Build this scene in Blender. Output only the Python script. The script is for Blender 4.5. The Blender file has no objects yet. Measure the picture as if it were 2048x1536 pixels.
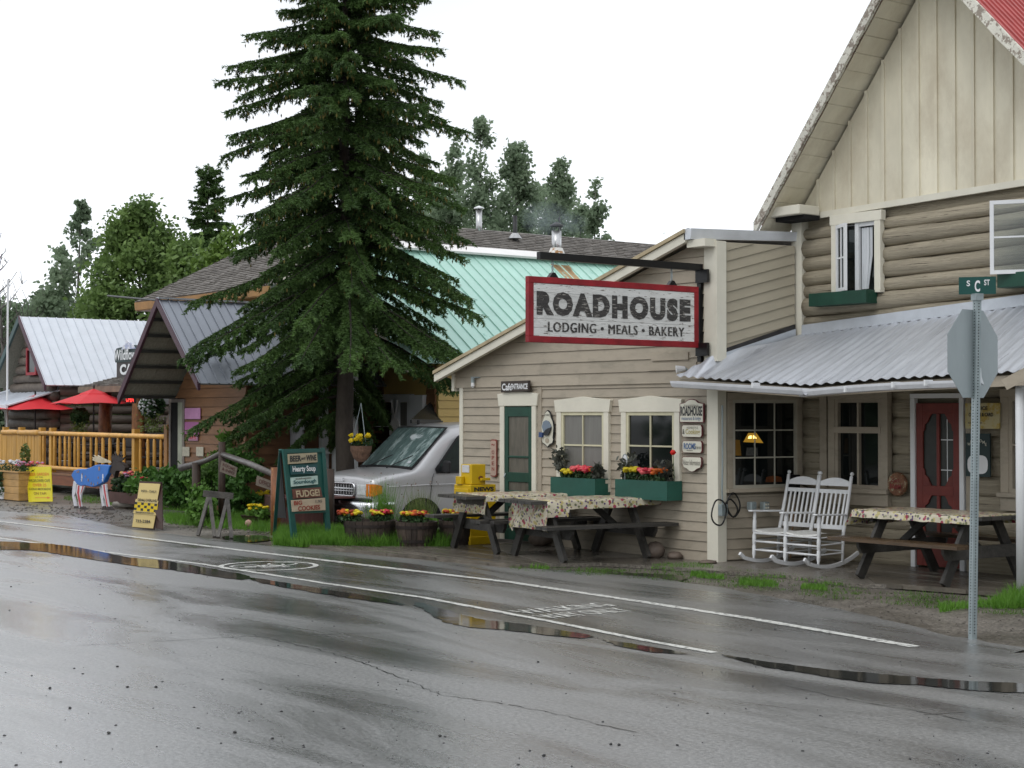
import bpy, math, random, numpy as np
from mathutils import Vector, Matrix
random.seed(7); RNG = np.random.default_rng(11)
SC = bpy.context.scene; COL = SC.collection
# ------------------------------------------------------------------ camera
# world axes: +X runs along the shop fronts to the right, +Y goes from the street into the lots
FPX, CX, CY = 3300.0, 1024.0, 768.0
PHI = math.atan(2524/3300.0); TH = math.atan(62/3300.0)
CAMZ = 1.93
FWD = Vector((-math.cos(PHI)*math.cos(TH), math.sin(PHI)*math.cos(TH), math.sin(TH)))
RGT = Vector((math.sin(PHI), math.cos(PHI), 0)); UPV = RGT.cross(FWD)
EYE = Vector((0, 0, CAMZ))
cam = bpy.data.cameras.new('camera'); camo = bpy.data.objects.new('camera', cam); COL.objects.link(camo)
camo.matrix_world = Matrix((( RGT.x, UPV.x, -FWD.x, EYE.x), (RGT.y, UPV.y, -FWD.y, EYE.y), (RGT.z, UPV.z, -FWD.z, EYE.z), (0,0,0,1)))
cam.sensor_width = 36; cam.lens = 36*FPX/2048; cam.clip_end = 2000; cam.clip_start = .1
SC.camera = camo
# ------------------------------------------------------------------ sky and sun (overcast)
W = bpy.data.worlds.new('World'); SC.world = W; W.use_nodes = True
nt = W.node_tree; bg = nt.nodes['Background']
sky = nt.nodes.new('ShaderNodeTexSky'); sky.sky_type = 'NISHITA'; sky.sun_disc = False
sky.sun_elevation = math.radians(48); sky.sun_rotation = math.radians(200); sky.dust_density = 3
hs = nt.nodes.new('ShaderNodeHueSaturation'); hs.inputs['Saturation'].default_value = .25
nt.links.new(sky.outputs[0], hs.inputs['Color'])
tc = nt.nodes.new('ShaderNodeTexCoord'); mp = nt.nodes.new('ShaderNodeMapping'); mp.inputs['Scale'].default_value = (1,1,2.5)
nz = nt.nodes.new('ShaderNodeTexNoise'); nz.inputs['Scale'].default_value = 1.1; nz.inputs['Detail'].default_value = 5
cr = nt.nodes.new('ShaderNodeValToRGB')
cr.color_ramp.elements[0].position = .30; cr.color_ramp.elements[0].color = (8.6,8.95,9.4,1)
cr.color_ramp.elements[1].position = .62; cr.color_ramp.elements[1].color = (15.6,16.2,17.0,1)
nt.links.new(tc.outputs['Generated'], mp.inputs[0]); nt.links.new(mp.outputs[0], nz.inputs['Vector']); nt.links.new(nz.outputs[0], cr.inputs[0])
mx = nt.nodes.new('ShaderNodeMix'); mx.data_type = 'RGBA'; mx.inputs[0].default_value = .88
nt.links.new(hs.outputs[0], mx.inputs[6]); nt.links.new(cr.outputs[0], mx.inputs[7]); nt.links.new(mx.outputs[2], bg.inputs['Color'])
bg.inputs['Strength'].default_value = .1
SUN = bpy.data.lights.new('sun', 'SUN'); SUN.energy = .7; SUN.angle = math.radians(25); SUN.color = (1,.97,.93)
suno = bpy.data.objects.new('sun', SUN); COL.objects.link(suno)
suno.rotation_euler = (math.radians(42), 0, math.radians(20))
SC.view_settings.view_transform = 'Standard'; SC.view_settings.look = 'None'
SC.view_settings.exposure = 0; SC.view_settings.gamma = 1; SC.view_settings.use_curve_mapping = False
SC.cycles.use_denoising = True; SC.cycles.max_bounces = 6; SC.cycles.transparent_max_bounces = 8
# ------------------------------------------------------------------ where a direction of the survey meets a surface
def ray(px, py): return (FWD*FPX + RGT*(px-CX) + UPV*(CY-py)).normalized()
def G(px, py, z=0.0):
    d = ray(px, py); t = (z-CAMZ)/d.z; return EYE + d*t
def onY(px, py, Y): d = ray(px, py); return EYE + d*(Y/d.y)
def onX(px, py, X): d = ray(px, py); return EYE + d*(X/d.x)
class Wall:                       # a vertical plane; s runs along it, z up, d outwards
    def __init__(s, p0, p1, flip=False):
        s.o = Vector((p0[0], p0[1], 0)); s.sd = (Vector((p1[0], p1[1], 0))-s.o).normalized()
        s.n = Vector((s.sd.y, -s.sd.x, 0)) * (-1 if flip else 1)
    def uv(s, px, py):
        d = ray(px, py); t = (s.o-EYE).dot(s.n)/d.dot(s.n); p = EYE+d*t
        return ((p-s.o).dot(s.sd), p.z)
    def pt(s, a, z, d=0.0): return s.o + s.sd*a + s.n*d + Vector((0,0,z))
# ------------------------------------------------------------------ materials
MATS = {}
def M(name, col, rough=.6, var=.18, scale=5, bump=.15, bscale=30, metal=0, spec=.4, st=(1,1,1), col2=None, rnd=.10,
      peel=None, peelt=.62, peels=3, coat=0, trans=0, emit=None, detail=4, coord='Object', peelw=.03):
    if name in MATS: return MATS[name]
    m = bpy.data.materials.new(name); m.use_nodes = True; n = m.node_tree.nodes; L = m.node_tree.links
    b = n['Principled BSDF']; c3 = tuple(col)+(1,)
    tc = n.new('ShaderNodeTexCoord'); mp = n.new('ShaderNodeMapping'); mp.inputs['Scale'].default_value = st
    L.new(tc.outputs[coord], mp.inputs[0])
    nz = n.new('ShaderNodeTexNoise'); nz.inputs['Scale'].default_value = scale; nz.inputs['Detail'].default_value = detail; nz.inputs['Roughness'].default_value = .65
    L.new(mp.outputs[0], nz.inputs['Vector'])
    r = n.new('ShaderNodeValToRGB'); e = r.color_ramp.elements
    e[0].position = .3; e[1].position = .7
    e[0].color = tuple(c*(1-var) for c in col)+(1,); e[1].color = (tuple(min(1,c*(1+var)) for c in col) if col2 is None else tuple(col2))+(1,)
    if col2 is not None: e[0].color = c3
    L.new(nz.outputs[0], r.inputs[0]); out = r.outputs[0]
    if peel is not None:
        n2 = n.new('ShaderNodeTexNoise'); n2.inputs['Scale'].default_value = peels; n2.inputs['Detail'].default_value = 8; n2.inputs['Roughness'].default_value = .7
        L.new(mp.outputs[0], n2.inputs['Vector'])
        r2 = n.new('ShaderNodeValToRGB'); r2.color_ramp.elements[0].position = peelt; r2.color_ramp.elements[1].position = peelt+peelw
        r2.color_ramp.elements[0].color = (0,0,0,1); r2.color_ramp.elements[1].color = (1,1,1,1)
        L.new(n2.outputs[0], r2.inputs[0])
        k = n.new('ShaderNodeMix'); k.data_type = 'RGBA'; L.new(r2.outputs[0], k.inputs[0]); L.new(out, k.inputs[6]); k.inputs[7].default_value = tuple(peel)+(1,)
        out = k.outputs[2]
    if rnd:
        oi = n.new('ShaderNodeObjectInfo'); mr = n.new('ShaderNodeMapRange'); mr.inputs[3].default_value = 1-rnd; mr.inputs[4].default_value = 1+rnd
        L.new(oi.outputs['Random'], mr.inputs[0]); v = n.new('ShaderNodeVectorMath'); v.operation = 'SCALE'
        L.new(out, v.inputs[0]); L.new(mr.outputs[0], v.inputs['Scale']); out = v.outputs[0]
    L.new(out, b.inputs['Base Color'])
    b.inputs['Roughness'].default_value = rough; b.inputs['Metallic'].default_value = metal; b.inputs['Specular IOR Level'].default_value = spec
    if coat: b.inputs['Coat Weight'].default_value = coat; b.inputs['Coat Roughness'].default_value = .08
    if emit: b.inputs['Emission Color'].default_value = tuple(emit[:3])+(1,); b.inputs['Emission Strength'].default_value = emit[3]
    if bump:
        n3 = n.new('ShaderNodeTexNoise'); n3.inputs['Scale'].default_value = bscale; n3.inputs['Detail'].default_value = 5
        L.new(mp.outputs[0], n3.inputs['Vector']); bp = n.new('ShaderNodeBump'); bp.inputs['Strength'].default_value = bump; bp.inputs['Distance'].default_value = .02
        L.new(n3.outputs[0], bp.inputs['Height']); L.new(bp.outputs[0], b.inputs['Normal'])
    if trans:
        t = n.new('ShaderNodeBsdfTranslucent'); ms = n.new('ShaderNodeMixShader'); ms.inputs[0].default_value = trans
        L.new(out, t.inputs[0]); L.new(b.outputs[0], ms.inputs[1]); L.new(t.outputs[0], ms.inputs[2]); L.new(ms.outputs[0], n['Material Output'].inputs['Surface'])
    MATS[name] = m; return m
# ------------------------------------------------------------------ meshes and objects
WPOS = {}
def link(o, parent=None):
    COL.objects.link(o)
    if parent is not None: o.parent = parent
    return o
def tag(o, label=None, cat=None, group=None, kind=None):
    if label: o['label'] = label
    if cat: o['category'] = cat
    if group: o['group'] = group
    if kind: o['kind'] = kind
    return o
def thing(name, label, cat, loc=(0,0,0), rz=0, group=None, scale=1):
    o = bpy.data.objects.new(name, None); link(o); o.location = loc; o.rotation_euler = (0,0,rz); o.scale = (scale,)*3; o.empty_display_size = .2
    WPOS[o.name] = Vector(loc); return tag(o, label, cat, group)
class MB:
    def __init__(s): s.v = []; s.f = []
    def add(s, vs, fs):
        k = len(s.v); s.v += [tuple(v) for v in vs]; s.f += [tuple(i+k for i in f) for f in fs]; return s
    def hexa(s, p):    # 8 corners: bottom 4 then top 4
        return s.add(p, [(3,2,1,0),(4,5,6,7),(0,1,5,4),(1,2,6,5),(2,3,7,6),(3,0,4,7)])
    def box(s, x0,x1,y0,y1,z0,z1):
        return s.hexa([(x0,y0,z0),(x1,y0,z0),(x1,y1,z0),(x0,y1,z0),(x0,y0,z1),(x1,y0,z1),(x1,y1,z1),(x0,y1,z1)])
    def wbox(s, w, s0,s1,z0,z1,d0,d1):
        return s.hexa([w.pt(a,z,d) for z in (z0,z1) for a,d in ((s0,d1),(s1,d1),(s1,d0),(s0,d0))])
    def bar(s, a, b, w, h, up=(0,0,1), ext=0):   # rectangular bar from a to b
        a = Vector(a); b = Vector(b); d = (b-a).normalized(); a = a-d*ext; b = b+d*ext
        u = Vector(up); x = d.cross(u)
        if x.length < 1e-4: x = d.cross(Vector((1,0,0)))
        x.normalize(); y = x.cross(d).normalized()
        return s.hexa([p + x*i*w/2 + y*j*h/2 for p in (a,b) for i,j in ((-1,-1),(1,-1),(1,1),(-1,1))])
    def tube(s, pts, rad, n=8, cap=True, jit=0, sq=1.0, sqx=1.0):
        pts = [Vector(p) for p in pts]; N = len(pts)
        if not hasattr(rad, '__len__'): rad = [rad]*N
        k = len(s.v); prev = None
        for i, p in enumerate(pts):
            d = (pts[min(i+1,N-1)]-pts[max(i-1,0)]); d = d.normalized() if d.length > 1e-9 else Vector((0,0,1))
            if prev is None: x = d.cross(Vector((0,0,1))); x = x if x.length > .05 else d.cross(Vector((1,0,0)))
            else: x = prev - d*prev.dot(d)
            x.normalize(); prev = x; y = d.cross(x)
            for j in range(n):
                a = 2*math.pi*j/n; r = rad[i]*(1+random.uniform(-jit,jit))
                s.v.append(tuple(p + (x*math.cos(a)*sqx+y*math.sin(a)*sq)*r))
        for i in range(N-1):
            for j in range(n):
                q = (j+1)%n; s.f.append((k+i*n+j, k+i*n+q, k+(i+1)*n+q, k+(i+1)*n+j))
        if cap: s.f.append(tuple(k+j for j in range(n))[::-1]); s.f.append(tuple(k+(N-1)*n+j for j in range(n)))
        return s
    def lathe(s, c, prof, n=16, sx=1, sy=1):     # prof: (r, z)
        k = len(s.v)
        for r, z in prof:
            for j in range(n):
                a = 2*math.pi*j/n; s.v.append((c[0]+r*math.cos(a)*sx, c[1]+r*math.sin(a)*sy, c[2]+z))
        for i in range(len(prof)-1):
            for j in range(n):
                q = (j+1)%n; s.f.append((k+i*n+j, k+i*n+q, k+(i+1)*n+q, k+(i+1)*n+j))
        s.f.append(tuple(k+j for j in range(n))[::-1]); s.f.append(tuple(k+(len(prof)-1)*n+j for j in range(n))); return s
    def prism(s, poly, ext):                     # poly 3-D points, extruded by vector
        n = len(poly); e = Vector(ext); a = [Vector(p) for p in poly]; b = [p+e for p in a]
        return s.add(a+b, [tuple(range(n))[::-1], tuple(range(n,2*n))] + [(i,(i+1)%n,n+(i+1)%n,n+i) for i in range(n)])
    def build(s, name, mat, parent=None, smooth=False, bevel=0, local=False, fixn=False, sub=0, **kw):
        me = bpy.data.meshes.new(name); v = s.v
        if parent is not None and not local and WPOS.get(parent.name) is not None:
            o = WPOS[parent.name]; v = [(a-o.x, b-o.y, c-o.z) for a,b,c in v]
        me.from_pydata(v, [], s.f); me.materials.append(mat)
        if fixn:
            import bmesh
            bm = bmesh.new(); bm.from_mesh(me); bmesh.ops.recalc_face_normals(bm, faces=bm.faces); bm.to_mesh(me); bm.free()
        if smooth: me.polygons.foreach_set('use_smooth', [True]*len(me.polygons))
        ob = link(bpy.data.objects.new(name, me), parent)
        WPOS[ob.name] = WPOS.get(parent.name, Vector()) if parent is not None and not local else (None if parent is not None else Vector())
        if bevel:
            b = ob.modifiers.new('bevel', 'BEVEL'); b.width = bevel; b.segments = 1; b.limit_method = 'ANGLE'
        if sub:
            b = ob.modifiers.new('sub', 'SUBSURF'); b.levels = sub; b.render_levels = sub
        tag(ob, **kw); return ob
def npmesh(name, V, k, mat, parent=None, smooth=False, **kw):      # V: (N*k,3), faces of k verts each
    V = np.asarray(V, dtype=np.float32).reshape(-1,3)
    if parent is not None and WPOS.get(parent.name) is not None: V = V - np.array(WPOS[parent.name], dtype=np.float32)
    me = bpy.data.meshes.new(name); n = len(V); me.vertices.add(n); me.vertices.foreach_set('co', V.ravel())
    me.loops.add(n); me.loops.foreach_set('vertex_index', np.arange(n, dtype=np.int32))
    me.polygons.add(n//k); me.polygons.foreach_set('loop_start', np.arange(0, n, k, dtype=np.int32))
    try: me.polygons.foreach_set('loop_total', np.full(n//k, k, dtype=np.int32))
    except Exception: pass
    me.materials.append(mat); me.update(calc_edges=True)
    ob = link(bpy.data.objects.new(name, me), parent); WPOS[ob.name] = None; tag(ob, **kw); return ob
def copy_tree(o, parent=None):
    c = o.copy(); COL.objects.link(c)
    if parent is not None: c.parent = parent
    for ch in list(o.children): copy_tree(ch, c)
    return c
def icos(c, r, jit=.15, squash=1.0):
    t = (1+5**.5)/2; vs = [(-1,t,0),(1,t,0),(-1,-t,0),(1,-t,0),(0,-1,t),(0,1,t),(0,-1,-t),(0,1,-t),(t,0,-1),(t,0,1),(-t,0,-1),(-t,0,1)]
    fs = [(0,11,5),(0,5,1),(0,1,7),(0,7,10),(0,10,11),(1,5,9),(5,11,4),(11,10,2),(10,7,6),(7,1,8),(3,9,4),(3,4,2),(3,2,6),(3,6,8),(3,8,9),(4,9,5),(2,4,11),(6,2,10),(8,6,7),(9,8,1)]
    q = r/(1+t*t)**.5
    return [(c[0]+x*q*(1+random.uniform(-jit,jit)), c[1]+y*q*(1+random.uniform(-jit,jit)), c[2]+z*q*squash*(1+random.uniform(-jit,jit))) for x,y,z in vs], fs
def unit(a): return a/np.maximum(np.linalg.norm(a, axis=-1, keepdims=True), 1e-9)
def leaves(C, size, aspect=1.6, up=0.3, rng=RNG):                  # quads (rhombi) facing anywhere
    N = len(C); d = unit(rng.normal(size=(N,3)) + np.array([0,0,-up])); q = unit(np.cross(d, rng.normal(size=(N,3))))
    s = size*rng.uniform(.6,1.3,(N,1)); a = d*s*aspect/2; b = q*s/2
    return np.stack([C-a, C+b, C+a, C-b], 1).reshape(-1,3)
def blades(C, h, w, lean=.35, rng=RNG):                            # grass blades: triangles
    N = len(C); ang = rng.uniform(0, 2*np.pi, N); t = np.stack([np.cos(ang), np.sin(ang), np.zeros(N)], 1)*w/2
    hh = h*rng.uniform(.45,1.25,(N,1)); tip = C + np.concatenate([rng.normal(size=(N,2))*lean*hh, hh], 1)
    return np.stack([C-t, C+t, tip], 1).reshape(-1,3)
def ellip(n, c, r, rng=RNG, shell=.35):
    d = unit(rng.normal(size=(n,3))); k = rng.uniform(shell,1,(n,1))**.6
    return np.array(c) + d*k*np.array(r)
# ------------------------------------------------------------------ lettering
def text(body, name, mat, parent, c, xd, up, w=None, h=None, bold=0, thick=.002, shear=0, spacing=1, local=False):
    cu = bpy.data.curves.new('t', 'FONT'); cu.body = body; cu.size = 1; cu.offset = bold; cu.shear = shear; cu.space_character = spacing
    cu.resolution_u = 3; cu.extrude = 0
    o = bpy.data.objects.new('t', cu); COL.objects.link(o)
    dg = bpy.context.evaluated_depsgraph_get(); me = bpy.data.meshes.new_from_object(o.evaluated_get(dg))
    co = np.array([v.co for v in me.vertices]); fs = [tuple(p.vertices) for p in me.polygons]
    bpy.data.objects.remove(o); bpy.data.curves.remove(cu); bpy.data.meshes.remove(me)
    mn, mxx = co.min(0), co.max(0); ce = (mn+mxx)/2; sz = mxx-mn
    sx = w/sz[0] if w else None; sy = h/sz[1] if h else None
    sx = sx or sy; sy = sy or sx
    X = Vector(xd).normalized(); U = Vector(up).normalized(); Nn = X.cross(U)
    m = MB(); m.add([Vector(c)+X*((p[0]-ce[0])*sx)+U*((p[1]-ce[1])*sy)+Nn*thick for p in co], fs)
    return m.build(name, mat, parent, local=local)
# ------------------------------------------------------------------ building helpers
def clip(poly, a, b, c):      # keep a*s+b*z<=c
    out = []
    for i in range(len(poly)):
        p, q = poly[i], poly[(i+1)%len(poly)]; fp = a*p[0]+b*p[1]-c; fq = a*q[0]+b*q[1]-c
        if fp <= 0: out.append(p)
        if fp*fq < 0: t = fp/(fp-fq); out.append((p[0]+(q[0]-p[0])*t, p[1]+(q[1]-p[1])*t))
    return out
def hull_planes(poly):
    n = len(poly); cx = sum(p[0] for p in poly)/n; cz = sum(p[1] for p in poly)/n; P = []
    for i in range(n):
        (x0,z0),(x1,z1) = poly[i], poly[(i+1)%n]; a, b = z1-z0, -(x1-x0); c = a*x0+b*z0
        if a*cx+b*cz > c: a,b,c = -a,-b,-c
        P.append((a,b,c))
    return P
def siding(w, poly, sp, mat, parent, openings=(), z0=None, tilt=0.0, th=.022, d0=0.0, name='siding_board', joints=0.0, smin=.05):
    P = hull_planes(poly); S = [p[0] for p in poly]; Z = [p[1] for p in poly]; sa, sb = min(S), max(S); z = min(Z)-abs(tilt)*(sb-sa) if z0 is None else z0
    while z < max(Z)+abs(tilt)*(sb-sa):
        zt = z+sp; segs = [(sa, sb)]
        for (o0,o1,y0,y1) in openings:
            if z >= y0 and zt <= y1:
                ns = []
                for a,b in segs:
                    if o0 > a: ns.append((a, min(b,o0)))
                    if o1 < b: ns.append((max(a,o1), b))
                segs = [q for q in ns if q[1]-q[0] > smin]
        if joints:
            ns = []
            for a,b in segs:
                if b-a > 2.2 and random.random() < joints: c = random.uniform(a+.8, b-.8); ns += [(a,c-.003),(c,b)]
                else: ns.append((a,b))
            segs = ns
        for a,b in segs:
            q = [(a, z+tilt*(a-sa)), (b, z+tilt*(b-sa)), (b, zt+tilt*(b-sa)-.004), (a, zt+tilt*(a-sa)-.004)]
            for pl in P: q = clip(q, *pl) if q else q
            if len(q) < 3 or max(p[0] for p in q)-min(p[0] for p in q) < smin: continue
            f = lambda p: d0+th*(1-.75*max(0,min(1,(p[1]-tilt*(p[0]-sa)-z)/sp)))
            k = len(q); m = MB(); m.add([w.pt(p[0],p[1],d0-.02) for p in q]+[w.pt(p[0],p[1],f(p)) for p in q],
                [tuple(range(k)), tuple(range(k,2*k))[::-1]]+[(i,k+i,k+(i+1)%k,(i+1)%k) for i in range(k)])
            m.build(name, mat, parent, fixn=True)
        z += sp
def window(w, s0, s1, z0, z1, parent, mf, glass, cols=2, rows=2, case=.1, head=None, sill=True, d=.05, sash=.045, mun=.022, ms=None, crown=False, sill_ext=.02, apron=0, rowz=None, name='window', caselr=None):
    ms = ms or mf; m = MB(); cl = case
    m.wbox(w, s0-cl, s0, z0, z1, 0, d); m.wbox(w, s1, s1+cl, z0, z1, 0, d)
    ht = head or case
    if crown:
        m.prism([w.pt(s0-cl-.02,z1,d+.006), w.pt(s1+cl+.02,z1,d+.006), w.pt(s1+cl+.05,z1+ht,d+.006), w.pt((s0+s1)/2,z1+ht+.05,d+.006), w.pt(s0-cl-.05,z1+ht,d+.006)], -w.n*d)
    else: m.wbox(w, s0-cl, s1+cl, z1, z1+ht, 0, d+.004)
    win = m.build(name, mf, parent, bevel=.004)
    if sill:
        q = MB(); q.wbox(w, s0-cl-sill_ext, s1+cl+sill_ext, z0-.05, z0, 0, d+.05)
        if apron: q.wbox(w, s0-cl, s1+cl, z0-.05-apron, z0-.052, 0, d)
        q.build('sill', mf, win)
    b = MB(); b.wbox(w, s0, s0+sash, z0, z1, 0, d-.012); b.wbox(w, s1-sash, s1, z0, z1, 0, d-.012); b.wbox(w, s0+sash, s1-sash, z1-sash, z1, 0, d-.012); b.wbox(w, s0+sash, s1-sash, z0, z0+sash, 0, d-.012)
    b.build('sash', ms, win)
    ia, ib, ja, jb = s0+sash, s1-sash, z0+sash, z1-sash
    zs = rowz or [ja+(jb-ja)*r/rows for r in range(rows+1)]
    for i in range(1, cols):
        c = ia+(ib-ia)*i/cols; MB().wbox(w, c-mun/2, c+mun/2, ja, jb, .004, d-.016).build('muntin', ms, win)
    for r in range(1, len(zs)-1):
        MB().wbox(w, ia, ib, zs[r]-mun/2, zs[r]+mun/2, .004, d-.0165).build('muntin', ms, win)
    for i in range(cols):
        for r in range(len(zs)-1):
            a0 = ia+(ib-ia)*i/cols; a1 = ia+(ib-ia)*(i+1)/cols
            MB().wbox(w, a0+.003, a1-.003, zs[r]+.003, zs[r+1]-.003, .0, .024).build('pane', glass[(i,r)] if isinstance(glass, dict) else glass, win)
    return win
def roofpanels(parent, rA, rB, eA, eB, wpan, mat, rib=.03, name='roof_panel', th=.03, ribn=1):
    rA,rB,eA,eB = map(Vector, (rA,rB,eA,eB)); L = max((rB-rA).length, (eB-eA).length); n = max(1, round(L/wpan))
    nn = (rB-rA).cross(eA-rA).normalized(); nn = nn if nn.z > 0 else -nn
    for i in range(n):
        a, b = i/n, (i+1)/n-.0008; p = [rA.lerp(rB,a), rA.lerp(rB,b), eA.lerp(eB,b), eA.lerp(eB,a)]
        m = MB(); j = nn*random.uniform(0,.004); m.hexa([p[0]-nn*th, p[3]-nn*th, p[2]-nn*th, p[1]-nn*th, p[0]+j, p[3]+j, p[2]+j, p[1]+j])
        for q in range(ribn):
            t = a+(b-a)*(q+.08)/ribn; u = rA.lerp(rB,t); v = eA.lerp(eB,t); m.bar(u+nn*.008, v+nn*.008, rib, .03, up=nn)
        m.build(name, mat, parent, fixn=True)
def shingles(parent, rA, rB, eA, eB, mat, row=.14, tab=.3, under=None):
    rA,rB,eA,eB = map(Vector, (rA,rB,eA,eB)); nr = max(2, int((eA-rA).length/row)); nn = (rB-rA).cross(eA-rA).normalized(); nn = nn if nn.z > 0 else -nn
    MB().hexa([p-nn*h for h in (.1,.0) for p in (eA,eB,rB,rA)]).build('roof_deck', under or mat, parent, fixn=True)
    m = MB()
    for r in range(nr):
        t0, t1 = r/nr, (r+1)/nr; a, b, c, d = rA.lerp(eA,t0), rB.lerp(eB,t0), rB.lerp(eB,t1), rA.lerp(eA,t1)
        k = max(1, int((d-c).length/tab)); off = random.random()/k
        for i in range(k):
            u0, u1 = i/k, (i+.97)/k; u0 = max(0,min(1,u0+off*.5)); u1 = min(1,u1+off*.5); h = random.uniform(.02,.038)
            p = [a.lerp(b,u0)+nn*.006, a.lerp(b,u1)+nn*.006, d.lerp(c,u1)+nn*h, d.lerp(c,u0)+nn*h]
            m.add(p+[p[2]-nn*h*.9, p[3]-nn*h*.9], [(3,2,1,0),(2,3,5,4)])
    m.build('shingles', mat, parent, kind='stuff')
# ================================================================== palette
GREYW = M('grey_weathered_wood', (.075,.068,.06), .55, .45, 4, .5, 60, st=(1,1,1), rnd=.2)
TAN = M('tan_clapboard_paint', (.37,.32,.25), .6, .07, 1.5, .12, 60, st=(1,1,3), rnd=.06, peel=(.275,.245,.19), peelt=.50, peels=2.2, peelw=.2)
TAN2 = M('tan_log_paint', (.35,.305,.225), .65, .22, 2.2, 1.0, 12, st=(.4,3,13), rnd=.10, peel=(.10,.08,.055), peelt=.60, peels=4.5)
CREAM = M('cream_trim_paint', (.66,.63,.53), .5, .05, 3, .05, 40, rnd=.03, peel=(.42,.38,.3), peelt=.70, peels=6)
CREAMB = M('cream_gable_board', (.65,.605,.475), .6, .13, 1.4, .12, 30, st=(1,1,.5), rnd=.05, peel=(.53,.475,.36), peelt=.46, peels=1.7, peelw=.22)
PEEL = M('peeling_white_paint', (.62,.6,.52), .6, .1, 3, .4, 40, peel=(.26,.22,.18), peelt=.52, peels=12, rnd=.1)
WHITEP = M('white_paint', (.72,.73,.74), .45, .05, 3, .03, 30, rnd=.03)
GREENP = M('dark_green_paint', (.008,.052,.032), .5, .2, 4, .1, 40)
GREENB = M('flower_box_green', (.013,.082,.060), .5, .15, 3, .1, 40)
REDP = M('barn_red_paint', (.20,.035,.02), .5, .2, 4, .1, 40)
GLASSD = M('dark_window_glass', (.006,.008,.008), .04, .3, 2, 0, spec=.5, rnd=0)
CURT = M('grey_curtain_behind_glass', (.17,.165,.15), .25, .12, 3, 0, spec=.5, st=(6,6,.5), rnd=.05)
GALV = M('galvanised_roof_sheet', (.50,.52,.56), .42, .16, 3, .08, 20, metal=.55, st=(6,.6,.6), rnd=.03, peel=(.36,.37,.40), peelt=.6, peels=2)
GALV2 = M('galvanised_steel', (.30,.35,.36), .45, .15, 6, .1, 60, metal=.5, rnd=.03)
BLACK = M('black_iron', (.006,.006,.007), .35, .2, 8, .05, 40)
SOIL = M('soil', (.03,.022,.015), .9, .4, 20, .6, 60)
DARK = M('shade_and_backing_black', (.006,.006,.006), .9, .2, 3, 0)  # near-black: shade put into colour for recesses, plus the neon backing
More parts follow.
